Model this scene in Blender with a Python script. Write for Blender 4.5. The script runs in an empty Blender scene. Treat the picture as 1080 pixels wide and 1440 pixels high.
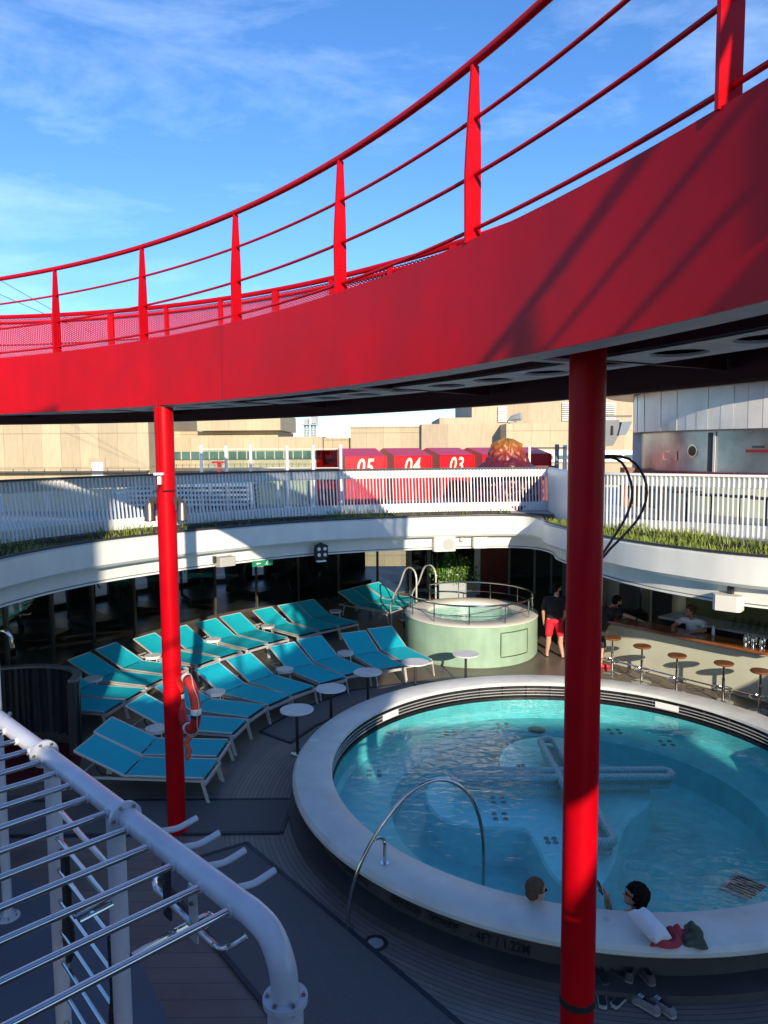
import bpy, bmesh, math, random
from math import sin, cos, pi, radians, sqrt, atan2, hypot, floor
from mathutils import Vector, Matrix, noise
random.seed(7)
S = bpy.context.scene
COL = S.collection

# ---------------------------------------------------------------- camera
FPX, PITCH, ROLL, EYE = 1035.0, 4.95, -0.39, 5.0
cam = bpy.data.cameras.new('camera')
camo = bpy.data.objects.new('camera', cam)
COL.objects.link(camo)
RM = Matrix.Rotation(radians(90 - PITCH), 4, 'X') @ Matrix.Rotation(radians(ROLL), 4, 'Z')
camo.matrix_world = Matrix.Translation((0, 0, EYE)) @ RM
cam.sensor_fit = 'VERTICAL'
cam.sensor_height = 36.0
cam.lens = 36.0 * FPX / 1440.0
cam.clip_start = 0.05
cam.clip_end = 5000
S.camera = camo

# ---------------------------------------------------------------- sun and sky
SUN_EL = radians(17.3)
SUN_XY = Vector((0.21, -0.978)).normalized()
sunv = Vector((SUN_XY.x * cos(SUN_EL), SUN_XY.y * cos(SUN_EL), sin(SUN_EL)))
sl = bpy.data.lights.new('sun', 'SUN')
sl.energy = 4.0
sl.angle = radians(0.5)
sl.color = (1.0, 0.87, 0.68)
so = bpy.data.objects.new('sun', sl)
COL.objects.link(so)
so.rotation_euler = sunv.to_track_quat('Z', 'Y').to_euler()
so.location = (5, -20, 20)
W = bpy.data.worlds.new('World')
S.world = W
W.use_nodes = True
wn, wl = W.node_tree.nodes, W.node_tree.links
bg = wn['Background']
sky = wn.new('ShaderNodeTexSky')
sky.sky_type = 'NISHITA'
sky.sun_disc = False
sky.sun_elevation = SUN_EL
sky.sun_rotation = atan2(SUN_XY.x, SUN_XY.y)
sky.air_density = 1.0
sky.dust_density = 0.1
sky.ozone_density = 2.2
tc = wn.new('ShaderNodeTexCoord')
mp = wn.new('ShaderNodeMapping')
mp.inputs['Scale'].default_value = (1.3, 3.0, 5.5)
mp.inputs['Rotation'].default_value = (0.3, 0.5, 0.2)
nz = wn.new('ShaderNodeTexNoise')
nz.inputs['Scale'].default_value = 1.5
nz.inputs['Detail'].default_value = 9
nz.inputs['Roughness'].default_value = 0.62
nz.inputs['Distortion'].default_value = 0.35
rp = wn.new('ShaderNodeValToRGB')
rp.color_ramp.elements[0].position = 0.48
rp.color_ramp.elements[0].color = (0, 0, 0, 1)
rp.color_ramp.elements[1].position = 0.86
rp.color_ramp.elements[1].color = (0.30, 0.30, 0.30, 1)
mx = wn.new('ShaderNodeMixRGB')
mx.inputs['Color2'].default_value = (8.0, 9.3, 10.6, 1)
hs = wn.new('ShaderNodeHueSaturation')
hs.inputs['Saturation'].default_value = 1.16
wl.new(tc.outputs['Generated'], mp.inputs['Vector'])
wl.new(mp.outputs['Vector'], nz.inputs['Vector'])
wl.new(nz.outputs['Fac'], rp.inputs['Fac'])
wl.new(sky.outputs['Color'], hs.inputs['Color'])
wl.new(rp.outputs['Color'], mx.inputs['Fac'])
# clear blue air right down to the skyline
sx = wn.new('ShaderNodeSeparateXYZ')
wl.new(tc.outputs['Generated'], sx.inputs[0])
hr_ = wn.new('ShaderNodeMapRange')
hr_.inputs['From Min'].default_value = 0.0
hr_.inputs['From Max'].default_value = 0.28
hr_.inputs['To Min'].default_value = 1.0
hr_.inputs['To Max'].default_value = 0.7
wl.new(sx.outputs['Z'], hr_.inputs['Value'])
tn = wn.new('ShaderNodeMixRGB')
tn.blend_type = 'MULTIPLY'
tn.inputs['Color2'].default_value = (0.44, 0.65, 0.97, 1)
wl.new(hr_.outputs['Result'], tn.inputs['Fac'])
wl.new(hs.outputs['Color'], tn.inputs['Color1'])
wl.new(tn.outputs['Color'], mx.inputs['Color1'])
wl.new(mx.outputs['Color'], bg.inputs['Color'])
bg.inputs['Strength'].default_value = 0.15
S.view_settings.view_transform = 'Standard'
S.view_settings.look = 'None'
S.view_settings.exposure = 0.68
S.view_settings.gamma = 1.0
S.render.engine = 'CYCLES'
S.cycles.max_bounces = 10
S.cycles.transparent_max_bounces = 24


# ---------------------------------------------------------------- helpers
def at(u, v, z):
    """ground-plan point seen at photo pixel (u, v) on the level z"""
    d = RM.to_3x3() @ Vector(((u - 540) / FPX, -(v - 720) / FPX, -1))
    t = (z - EYE) / d.z
    return Vector((d.x * t, d.y * t, z))


def on_wall(u, v, P, Q):
    """point seen at pixel (u, v) on the vertical plane through P and Q"""
    d = RM.to_3x3() @ Vector(((u - 540) / FPX, -(v - 720) / FPX, -1))
    n = Vector((-(Q[1] - P[1]), Q[0] - P[0]))
    t = (P[0] * n.x + P[1] * n.y) / (d.x * n.x + d.y * n.y)
    return Vector((d.x * t, d.y * t, EYE + d.z * t))


def V3(x, y=None, z=None):
    return Vector(x) if y is None else Vector((x, y, z))


class MB:
    def __init__(s):
        s.v, s.f, s.m, s.uv = [], [], [], None

    def add(s, vs, fs, mi=0):
        o = len(s.v)
        s.v += [tuple(p) for p in vs]
        s.f += [tuple(i + o for i in f) for f in fs]
        s.m += [mi] * len(fs)

    def obox(s, c, size, rz=0.0, mi=0, M=None):
        hx, hy, hz = size[0] / 2, size[1] / 2, size[2] / 2
        R = Matrix.Rotation(rz, 3, 'Z') if M is None else M
        vs = [V3(c) + R @ Vector((x * hx, y * hy, z * hz)) for x in (-1, 1) for y in (-1, 1) for z in (-1, 1)]
        s.add(vs, [(0, 1, 3, 2), (4, 6, 7, 5), (0, 4, 5, 1), (2, 3, 7, 6), (0, 2, 6, 4), (1, 5, 7, 3)], mi)
        return s

    def box(s, a, b, mi=0):
        return s.obox([(a[i] + b[i]) / 2 for i in range(3)], [abs(b[i] - a[i]) for i in range(3)], 0, mi)

    def beam(s, p, q, w, h, mi=0, up=(0, 0, 1)):
        p, q = V3(p), V3(q)
        d = (q - p).normalized()
        sd = d.cross(Vector(up))
        if sd.length < 1e-4:
            sd = Vector((1, 0, 0))
        sd.normalize()
        u = sd.cross(d)
        M = Matrix((sd, d, u)).transposed()
        return s.obox((p + q) / 2, (w, (q - p).length, h), 0, mi, M)

    def tube(s, pts, r, n=8, mi=0, closed=False, cap=True):
        pts = [V3(p) for p in pts]
        N = len(pts)
        rs = r if isinstance(r, (list, tuple)) else [r] * N
        T = []
        for i in range(N):
            a = pts[(i - 1) % N] if (closed or i > 0) else pts[i]
            b = pts[(i + 1) % N] if (closed or i < N - 1) else pts[i]
            T.append((b - a).normalized())
        u = T[0].orthogonal().normalized()
        vs = []
        for i in range(N):
            u = (u - T[i] * u.dot(T[i]))
            if u.length < 1e-6:
                u = T[i].orthogonal()
            u.normalize()
            w = T[i].cross(u)
            for k in range(n):
                a = 2 * pi * k / n
                vs.append(pts[i] + (u * cos(a) + w * sin(a)) * rs[i])
        fs = []
        for i in range(N if closed else N - 1):
            j = (i + 1) % N
            for k in range(n):
                l = (k + 1) % n
                fs.append((i * n + k, i * n + l, j * n + l, j * n + k))
        if cap and not closed:
            fs += [tuple(range(n - 1, -1, -1)), tuple((N - 1) * n + k for k in range(n))]
        s.add(vs, fs, mi)
        return s

    def lathe(s, prof, c=(0, 0, 0), n=32, mi=0, closed=False, a0=0.0, a1=2 * pi):
        full = abs(a1 - a0 - 2 * pi) < 1e-6
        m = n if full else n + 1
        K = len(prof)
        vs = []
        for i in range(m):
            a = a0 + (a1 - a0) * i / n
            for r, z in prof:
                vs.append((c[0] + r * cos(a), c[1] + r * sin(a), c[2] + z))
        fs = []
        for i in range(n):
            j = (i + 1) % m
            for k in range(K if closed else K - 1):
                l = (k + 1) % K
                fs.append((i * K + k, j * K + k, j * K + l, i * K + l))
        flat = max(p[1] for p in prof) - min(p[1] for p in prof) < 1e-4
        if not closed and full and not flat:
            if prof[0][0] > 1e-5:
                fs.append(tuple(i * K for i in range(m)))
            if prof[-1][0] > 1e-5:
                fs.append(tuple(i * K + K - 1 for i in range(m)))
        if not full and closed:
            fs.append(tuple(range(K)))
            fs.append(tuple((m - 1) * K + k for k in range(K)))
        s.add(vs, fs, mi)
        return s

    def disc(s, c, r, h, n=24, mi=0):
        return s.lathe([(r, 0), (r, h)], c, n, mi)

    def prism(s, poly, z0, z1, mi=0):
        n = len(poly)
        vs = [(p[0], p[1], z0) for p in poly] + [(p[0], p[1], z1) for p in poly]
        fs = [tuple(range(n - 1, -1, -1)), tuple(range(n, 2 * n))]
        fs += [(i, (i + 1) % n, n + (i + 1) % n, n + i) for i in range(n)]
        s.add(vs, fs, mi)
        return s

    def sweep(s, plan, sec, mi=0, closed=False):
        """closed section [(offset to the left of travel, z)] carried along a plan polyline"""
        N, K = len(plan), len(sec)
        nn = normals(plan, closed)
        vs = []
        for p, n in zip(plan, nn):
            for o, z in sec:
                vs.append((p[0] + n[0] * o, p[1] + n[1] * o, z))
        fs = []
        for i in range(N if closed else N - 1):
            j = (i + 1) % N
            for k in range(K):
                l = (k + 1) % K
                fs.append((i * K + k, j * K + k, j * K + l, i * K + l))
        if not closed:
            fs += [tuple(range(K)), tuple((N - 1) * K + k for k in range(K))]
        s.add(vs, fs, mi)
        return s

    def ell(s, c, r, mi=0, n=12, R=None):
        vs, fs = [], []
        m = n * 2
        for i in range(n + 1):
            t = pi * i / n
            for k in range(m):
                a = 2 * pi * k / m
                p = Vector((r[0] * sin(t) * cos(a), r[1] * sin(t) * sin(a), r[2] * cos(t)))
                if R is not None:
                    p = R @ p
                vs.append(V3(c) + p)
        for i in range(n):
            for k in range(m):
                l = (k + 1) % m
                fs.append((i * m + k, (i + 1) * m + k, (i + 1) * m + l, i * m + l))
        s.add(vs, fs, mi)
        return s

    def mesh(s, name, mats, off=(0, 0, 0), recalc=True, sharp=35, merge=False):
        me = bpy.data.meshes.new(name)
        me.from_pydata([(p[0] - off[0], p[1] - off[1], p[2] - off[2]) for p in s.v], [], s.f)
        for m in mats:
            me.materials.append(m)
        me.polygons.foreach_set('material_index', s.m)
        if recalc or merge:
            bm = bmesh.new()
            bm.from_mesh(me)
            if merge:
                bmesh.ops.remove_doubles(bm, verts=bm.verts, dist=1e-5)
            bmesh.ops.recalc_face_normals(bm, faces=bm.faces)
            bm.to_mesh(me)
            bm.free()
        me.polygons.foreach_set('use_smooth', [True] * len(me.polygons))
        if sharp < 180:
            me.set_sharp_from_angle(angle=radians(sharp))
        me.update()
        return me


def normals(plan, closed=False):
    N = len(plan)
    out = []
    for i in range(N):
        a = plan[(i - 1) % N] if (closed or i > 0) else plan[i]
        b = plan[(i + 1) % N] if (closed or i < N - 1) else plan[i]
        dx, dy = b[0] - a[0], b[1] - a[1]
        l = hypot(dx, dy) or 1
        out.append((-dy / l, dx / l))
    return out


def offset(plan, o, closed=False):
    return [(p[0] + n[0] * o, p[1] + n[1] * o) for p, n in zip(plan, normals(plan, closed))]


def crom(P, step=0.25, closed=False):
    P = [tuple(p) for p in P]
    n = len(P)
    out = []
    for i in range(n if closed else n - 1):
        if closed:
            a, b, c, d = P[(i - 1) % n], P[i], P[(i + 1) % n], P[(i + 2) % n]
        else:
            a, b, c, d = P[max(i - 1, 0)], P[i], P[i + 1], P[min(i + 2, n - 1)]
        m = max(2, int(sqrt(sum((c[k] - b[k]) ** 2 for k in range(len(b)))) / step))
        for j in range(m):
            t = j / m
            out.append(tuple(0.5 * (2 * b[k] + (c[k] - a[k]) * t + (2 * a[k] - 5 * b[k] + 4 * c[k] - d[k]) * t * t
                                    + (3 * b[k] - a[k] - 3 * c[k] + d[k]) * t ** 3) for k in range(len(b))))
    if not closed:
        out.append(P[-1])
    return out


def resample(P, step):
    out = [P[0]]
    acc = 0
    for a, b in zip(P[:-1], P[1:]):
        L = hypot(b[0] - a[0], b[1] - a[1])
        while acc + L >= step:
            t = (step - acc) / L
            a = (a[0] + (b[0] - a[0]) * t, a[1] + (b[1] - a[1]) * t)
            out.append(a)
            L = hypot(b[0] - a[0], b[1] - a[1])
            acc = 0
        acc += L
    return out


def tag(o, label=None, cat=None, group=None, kind=None):
    if label:
        o['label'] = label
    if cat:
        o['category'] = cat
    if group:
        o['group'] = group
    if kind:
        o['kind'] = kind
    return o


def thing(name, label, cat, loc=(0, 0, 0), rz=0.0, group=None):
    o = bpy.data.objects.new(name, None)
    o.empty_display_size = 0.2
    COL.objects.link(o)
    o.location = loc
    o.rotation_euler = (0, 0, rz)
    return tag(o, label, cat, group)


def part(name, mb, mats, parent=None, local=False, **kw):
    """one mesh; world coordinates unless local"""
    if not isinstance(mats, (list, tuple)):
        mats = [mats]
    off = (0, 0, 0)
    if parent is not None and not local:
        off = parent.location.copy()
        q = parent.parent
        while q is not None:
            off = off + q.location
            q = q.parent
    me = mb.mesh(name, mats, off, **kw)
    o = bpy.data.objects.new(name, me)
    COL.objects.link(o)
    if parent is not None:
        o.parent = parent
    return o


def solo(name, mb, mats, label, cat, group=None, **kw):
    """a thing that is one mesh, its origin at its base"""
    xs = [p[0] for p in mb.v]
    ys = [p[1] for p in mb.v]
    zs = [p[2] for p in mb.v]
    c = ((min(xs) + max(xs)) / 2, (min(ys) + max(ys)) / 2, min(zs))
    if not isinstance(mats, (list, tuple)):
        mats = [mats]
    o = bpy.data.objects.new(name, mb.mesh(name, mats, c, **kw))
    o.location = c
    COL.objects.link(o)
    return tag(o, label, cat, group)


def struct(name, mb, mats, **kw):
    o = part(name, mb, mats, **kw)
    o['kind'] = 'structure'
    return o


def copy_tree(o, parent=None):
    c = o.copy()
    COL.objects.link(c)
    c.parent = parent
    for ch in KIDS(o):
        copy_tree(ch, c)
    return c


def KIDS(o):
    return [x for x in list(bpy.data.objects) if x.parent == o]


def dup(root, loc, rz, label):
    c = copy_tree(root)
    c.location = loc
    c.rotation_euler = (0, 0, rz)
    c['label'] = label
    return c


ORD = ['first', 'second', 'third', 'fourth', 'fifth', 'sixth', 'seventh', 'eighth', 'ninth', 'tenth', 'eleventh', 'twelfth']


# ---------------------------------------------------------------- materials
def mat(name, col, rough=0.5, metal=0.0, var=0.1, scale=2.0, bump=0.0, bscale=60.0, spec=0.5, coat=0.0, seam=None):
    m = bpy.data.materials.new(name)
    m.use_nodes = True
    N, L = m.node_tree.nodes, m.node_tree.links
    b = N['Principled BSDF']
    b.inputs['Roughness'].default_value = rough
    b.inputs['Metallic'].default_value = metal
    b.inputs['Specular IOR Level'].default_value = spec
    b.inputs['Coat Weight'].default_value = coat
    g = N.new('ShaderNodeNewGeometry')
    n = N.new('ShaderNodeTexNoise')
    n.inputs['Scale'].default_value = scale
    n.inputs['Detail'].default_value = 6
    n.inputs['Roughness'].default_value = 0.6
    L.new(g.outputs['Position'], n.inputs['Vector'])
    r = N.new('ShaderNodeMapRange')
    r.inputs['From Min'].default_value = 0.3
    r.inputs['From Max'].default_value = 0.7
    r.inputs['To Min'].default_value = 1 - var
    r.inputs['To Max'].default_value = 1 + var
    L.new(n.outputs['Fac'], r.inputs['Value'])
    mu = N.new('ShaderNodeVectorMath')
    mu.operation = 'SCALE'
    mu.inputs[0].default_value = col[:3]
    L.new(r.outputs['Result'], mu.inputs['Scale'])
    L.new(mu.outputs['Vector'], b.inputs['Base Color'])
    rr = N.new('ShaderNodeMapRange')
    rr.inputs['From Min'].default_value = 0.3
    rr.inputs['From Max'].default_value = 0.7
    rr.inputs['To Min'].default_value = max(0.02, rough * 0.85)
    rr.inputs['To Max'].default_value = min(1, rough * 1.15)
    L.new(n.outputs['Fac'], rr.inputs['Value'])
    L.new(rr.outputs['Result'], b.inputs['Roughness'])
    if bump:
        n2 = N.new('ShaderNodeTexNoise')
        n2.inputs['Scale'].default_value = bscale
        n2.inputs['Detail'].default_value = 4
        L.new(g.outputs['Position'], n2.inputs['Vector'])
        bp = N.new('ShaderNodeBump')
        bp.inputs['Strength'].default_value = bump
        bp.inputs['Distance'].default_value = 0.01
        L.new(n2.outputs['Fac'], bp.inputs['Height'])
        L.new(bp.outputs['Normal'], b.inputs['Normal'])
    return m


def math_node(N, L, op, a, b=None, c=None):
    n = N.new('ShaderNodeMath')
    n.operation = op
    for i, x in enumerate((a, b, c)):
        if x is None:
            continue
        if isinstance(x, (int, float)):
            n.inputs[i].default_value = x
        else:
            L.new(x, n.inputs[i])
    return n.outputs[0]


def add_lines(m, fn, dark=0.35, width=0.06):
    """multiply the base colour by dark seams where fract(fn) < width"""
    N, L = m.node_tree.nodes, m.node_tree.links
    b = N['Principled BSDF']
    src = b.inputs['Base Color'].links[0].from_socket
    g = N.new('ShaderNodeNewGeometry')
    sp = N.new('ShaderNodeSeparateXYZ')
    L.new(g.outputs['Position'], sp.inputs[0])
    outs = fn(N, L, sp.outputs[0], sp.outputs[1], sp.outputs[2])
    if not isinstance(outs, (list, tuple)):
        outs = [outs]
    tot = None
    for o in outs:
        fr = math_node(N, L, 'FRACT', o)
        s_ = math_node(N, L, 'LESS_THAN', fr, width)
        tot = s_ if tot is None else math_node(N, L, 'MAXIMUM', tot, s_)
    fac = math_node(N, L, 'MULTIPLY_ADD', tot, dark - 1, 1.0)
    v = N.new('ShaderNodeVectorMath')
    v.operation = 'SCALE'
    L.new(src, v.inputs[0])
    L.new(fac, v.inputs['Scale'])
    L.new(v.outputs['Vector'], b.inputs['Base Color'])
    # each board a slightly different tone
    fl = math_node(N, L, 'FLOOR', outs[0])
    wn_ = N.new('ShaderNodeTexWhiteNoise')
    wn_.noise_dimensions = '1D'
    L.new(fl, wn_.inputs['W'])
    k = math_node(N, L, 'MULTIPLY_ADD', wn_.outputs['Value'], 0.22, 0.89)
    v2 = N.new('ShaderNodeVectorMath')
    v2.operation = 'SCALE'
    L.new(v.outputs['Vector'], v2.inputs[0])
    L.new(k, v2.inputs['Scale'])
    L.new(v2.outputs['Vector'], b.inputs['Base Color'])
    return m


M = {}
M['red'] = mat('red_paint', (0.50, 0.0008, 0.007), 0.38, var=0.14, scale=1.3, spec=0.14, bump=0.06, bscale=2.2)
M['red_rail'] = mat('red_rail_paint', (0.50, 0.001, 0.006), 0.38, var=0.1, spec=0.2)
M['white'] = mat('white_paint', (0.78, 0.79, 0.76), 0.4, var=0.05, scale=1.5)
M['fascia'] = mat('fascia_paint', (0.76, 0.77, 0.72), 0.38, var=0.07, scale=0.9, bump=0.05, bscale=2)
M['soffit'] = mat('soffit_paint', (0.62, 0.6, 0.56), 0.6, var=0.15)
M['under'] = mat('underside_paint', (0.78, 0.74, 0.70), 0.6, var=0.25, scale=3)
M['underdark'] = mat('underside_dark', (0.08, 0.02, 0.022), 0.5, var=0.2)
M['chrome'] = mat('polished_steel', (0.62, 0.61, 0.6), 0.13, 1.0, var=0.06)
M['steel'] = mat('brushed_steel', (0.42, 0.41, 0.37), 0.3, 1.0, var=0.3, scale=1.2, bump=0.15, bscale=3)
M['alu'] = mat('satin_aluminium', (0.62, 0.61, 0.58), 0.4, 0.3, var=0.08)
M['teal'] = mat('teal_sling_fabric', (0.008, 0.46, 0.56), 0.7, var=0.06, scale=6, bump=0.25, bscale=400, spec=0.25)
M['table'] = mat('white_table_top', (0.74, 0.73, 0.70), 0.35, var=0.05, scale=5)
M['dark'] = mat('dark_metal', (0.035, 0.035, 0.04), 0.45, 0.2, var=0.2)
M['black'] = mat('black_plastic', (0.012, 0.012, 0.013), 0.4, var=0.2)
M['rim'] = mat('stone_pool_rim', (0.66, 0.655, 0.61), 0.38, var=0.13, scale=2.2, bump=0.06, bscale=14)
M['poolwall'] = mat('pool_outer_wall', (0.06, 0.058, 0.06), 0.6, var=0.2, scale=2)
M['tile'] = mat('mosaic_pool_tile', (0.15, 0.56, 0.56), 0.4, var=0.14, scale=3)
M['tile_shallow'] = mat('mosaic_tile_shallow_light', (0.27, 0.70, 0.69), 0.4, var=0.12, scale=3)  # same tile lightened by hand: shallow water swallows less light
M['mosaic'] = mat('speckled_mosaic', (0.28, 0.46, 0.45), 0.45, var=0.6, scale=70, bump=0.3, bscale=90)
M['tub'] = mat('green_tub_cladding', (0.30, 0.44, 0.32), 0.45, var=0.08, scale=3, bump=0.1, bscale=6)
M['tubrim'] = mat('cream_tub_shell', (0.72, 0.68, 0.58), 0.3, var=0.05)
M['deck'] = add_lines(mat('deck_boards', (0.15, 0.125, 0.115), 0.5, var=0.25, scale=1.3, bump=0.1, bscale=30),
                      lambda N, L, x, y, z: math_node(N, L, 'MULTIPLY', y, 1 / 0.21), 0.45, 0.045)


def streaks(m, amt=0.16):
    # weathering: faint vertical run marks and blotches
    N, L = m.node_tree.nodes, m.node_tree.links
    b = N['Principled BSDF']
    src = b.inputs['Base Color'].links[0].from_socket
    g = N.new('ShaderNodeNewGeometry')
    mpn = N.new('ShaderNodeMapping')
    mpn.inputs['Scale'].default_value = (4, 4, 0.6)
    L.new(g.outputs['Position'], mpn.inputs['Vector'])
    n = N.new('ShaderNodeTexNoise')
    n.inputs['Scale'].default_value = 1.0
    n.inputs['Detail'].default_value = 7
    L.new(mpn.outputs['Vector'], n.inputs['Vector'])
    r = N.new('ShaderNodeMapRange')
    r.inputs['From Min'].default_value = 0.35
    r.inputs['From Max'].default_value = 0.7
    r.inputs['To Min'].default_value = 1.0 + amt * .4
    r.inputs['To Max'].default_value = 1.0 - amt
    L.new(n.outputs['Fac'], r.inputs['Value'])
    v = N.new('ShaderNodeVectorMath')
    v.operation = 'SCALE'
    L.new(src, v.inputs[0])
    L.new(r.outputs['Result'], v.inputs['Scale'])
    L.new(v.outputs['Vector'], b.inputs['Base Color'])


PC = (2.73, 10.3)


def ringfn(N, L, x, y, z):
    dx = math_node(N, L, 'SUBTRACT', x, PC[0])
    dy = math_node(N, L, 'SUBTRACT', y, PC[1])
    r2 = math_node(N, L, 'ADD', math_node(N, L, 'MULTIPLY', dx, dx), math_node(N, L, 'MULTIPLY', dy, dy))
    return math_node(N, L, 'MULTIPLY', math_node(N, L, 'SQRT', r2), 1 / 0.062)


M['ringdeck'] = add_lines(mat('pool_surround_boards', (0.19, 0.165, 0.155), 0.5, var=0.2, scale=1.5, bump=0.1, bscale=30), ringfn, 0.3, 0.13)
M['terrace'] = mat('terrace_deck', (0.17, 0.135, 0.11), 0.4, var=0.25, scale=0.8, bump=0.12, bscale=18)
M['band'] = mat('deck_margin', (0.13, 0.125, 0.13), 0.45, var=0.15)
M['rubber'] = mat('blue_rubber_floor', (0.085, 0.115, 0.15), 0.6, var=0.12)
M['mat'] = mat('grey_mesh_mat', (0.115, 0.112, 0.115), 0.75, var=0.3, scale=90, bump=0.6, bscale=110)
M['navy'] = mat('navy_mat_edge', (0.012, 0.016, 0.035), 0.55, var=0.15)
M['redfloor'] = mat('red_floor', (0.11, 0.004, 0.008), 0.5, var=0.2)
M['wood'] = mat('varnished_wood', (0.26, 0.085, 0.025), 0.22, var=0.3, scale=5, coat=0.4)
M['seatwood'] = mat('stool_seat_wood', (0.20, 0.075, 0.03), 0.35, var=0.3, scale=12)
M['barfront'] = mat('cream_bar_front', (0.54, 0.55, 0.44), 0.55, var=0.06, scale=2, bump=0.08, bscale=20)
M['concrete'] = mat('pale_plaster', (0.5, 0.47, 0.37), 0.7, var=0.15, scale=3)
M['olive'] = mat('olive_back_wall', (0.2, 0.18, 0.06), 0.6, var=0.2)
M['bluewall'] = mat('grey_blue_wall', (0.16, 0.2, 0.25), 0.6, var=0.1)
M['maroon'] = mat('maroon_wall', (0.16, 0.006, 0.01), 0.5, var=0.15)
M['grass'] = mat('planter_grass', (0.20, 0.25, 0.035), 0.6, var=0.45, scale=4)
M['soil'] = mat('planter_soil', (0.045, 0.035, 0.025), 0.9, var=0.3, scale=12)
M['leaf'] = mat('shrub_leaf', (0.09, 0.19, 0.035), 0.45, var=0.6, scale=9)
M['bloom'] = mat('white_bloom', (0.6, 0.62, 0.55), 0.6)
M['bark'] = mat('bark', (0.12, 0.08, 0.05), 0.9)
M['pot'] = mat('grey_planter_box', (0.36, 0.40, 0.41), 0.6, var=0.06)
M['tan'] = mat('tan_cladding', (0.47, 0.375, 0.235), 0.7, var=0.08, scale=0.12)
M['tanD'] = mat('tan_render', (0.45, 0.35, 0.235), 0.8, var=0.08, scale=0.1)
M['greenglass'] = mat('green_window_band', (0.06, 0.12, 0.10), 0.15, var=0.4, scale=0.35)
M['deckup'] = mat('upper_deck_paint', (0.23, 0.245, 0.27), 0.5, var=0.15, scale=1.2)
M['canvas'] = mat('cream_canvas', (0.55, 0.5, 0.36), 0.8, var=0.08)
M['redcab'] = mat('cabana_panel', (0.56, 0.004, 0.012), 0.35, var=0.08)
M['cabdark'] = mat('cabana_interior', (0.05, 0.005, 0.008), 0.6)
M['numeral'] = mat('cream_numeral', (0.75, 0.66, 0.5), 0.5, var=0.03)
M['pod'] = mat('silver_panel', (0.66, 0.64, 0.60), 0.36, 0.3, var=0.12, scale=1.2)
M['podwall'] = mat('pale_green_panel', (0.46, 0.5, 0.38), 0.5, var=0.06)
M['rubberband'] = mat('black_strap', (0.01, 0.01, 0.01), 0.7)
M['pipe'] = mat('grey_white_pipe_paint', (0.60, 0.62, 0.66), 0.32, var=0.06, scale=4, coat=0.2)
M['screen'] = mat('dark_ribbed_screen', (0.035, 0.036, 0.042), 0.35, 0.3, var=0.2)
M['screencap'] = mat('screen_capping', (0.17, 0.17, 0.165), 0.4, 0.3, var=0.1)
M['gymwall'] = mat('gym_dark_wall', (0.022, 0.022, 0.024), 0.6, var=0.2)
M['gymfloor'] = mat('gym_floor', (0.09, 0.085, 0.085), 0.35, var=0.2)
M['mullion'] = mat('bronze_mullion', (0.13, 0.12, 0.105), 0.35, 0.5, var=0.15)
M['doorframe'] = mat('pale_door_frame', (0.42, 0.4, 0.34), 0.45, var=0.06)
M['hose'] = mat('brown_black_hose', (0.04, 0.027, 0.024), 0.45)
M['orange'] = mat('life_ring_orange', (0.50, 0.028, 0.02), 0.55, var=0.15, scale=8)
M['rope'] = mat('pale_rope', (0.6, 0.45, 0.40), 0.8)
M['ropebag'] = mat('orange_rope_bag', (0.6, 0.13, 0.07), 0.8, var=0.2, scale=20)
M['reflect'] = mat('white_reflective_tape', (0.8, 0.82, 0.82), 0.3)
M['skin'] = mat('skin', (0.55, 0.30, 0.21), 0.5, var=0.08, scale=12)
M['skin2'] = mat('tanned_skin', (0.46, 0.235, 0.155), 0.5, var=0.08, scale=12)
M['hair'] = mat('dark_brown_hair', (0.010, 0.007, 0.005), 0.85, var=0.5, scale=60, bump=0.8, bscale=120, spec=0.15)
M['hairL'] = mat('light_brown_hair', (0.10, 0.052, 0.028), 0.6, var=0.5, scale=60, bump=0.8, bscale=160)
M['tee'] = mat('black_cotton', (0.018, 0.018, 0.02), 0.85, var=0.3, scale=10, bump=0.4, bscale=14)
M['shorts'] = mat('red_cotton', (0.72, 0.012, 0.035), 0.8, var=0.12, scale=10, bump=0.4, bscale=14)
M['whitecloth'] = mat('white_cotton', (0.75, 0.76, 0.82), 0.8, var=0.06, bump=0.3, bscale=25)
M['pinkcloth'] = mat('rose_red_cloth', (0.42, 0.045, 0.07), 0.85, var=0.2, scale=20, bump=0.5, bscale=40)
M['olivecloth'] = mat('olive_cloth', (0.075, 0.085, 0.06), 0.85, var=0.2, scale=20, bump=0.5, bscale=40)
M['greyshoe'] = mat('grey_canvas_shoe', (0.22, 0.2, 0.21), 0.8, var=0.15, scale=30)
M['soleL'] = mat('pale_sole', (0.42, 0.4, 0.38), 0.7)
M['brownshoe'] = mat('brown_sandal', (0.07, 0.06, 0.055), 0.7, var=0.2)
M['insole'] = mat('insole_dark', (0.03, 0.028, 0.03), 0.8)
M['shades'] = mat('dark_lens', (0.005, 0.005, 0.005), 0.08)
M['lamp'] = mat('lamp_lens', (0.8, 0.8, 0.78), 0.15)
M['speakerw'] = mat('white_speaker', (0.7, 0.68, 0.6), 0.5, var=0.04)
M['speakerg'] = mat('speaker_grille', (0.42, 0.41, 0.37), 0.7, var=0.1, scale=60)
M['greydark'] = mat('dark_grey_fixture', (0.13, 0.14, 0.15), 0.5)
M['greysign'] = mat('grey_fixture', (0.33, 0.34, 0.34), 0.5)
M['exit'] = mat('exit_green', (0.01, 0.22, 0.10), 0.4, var=0.02)
M['bronzefix'] = mat('bronze_fixture', (0.16, 0.14, 0.12), 0.35, 0.7)
M['quay'] = mat('quay_concrete', (0.3, 0.28, 0.25), 0.85, var=0.15, scale=0.1)
M['blackfix'] = M['black']


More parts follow.
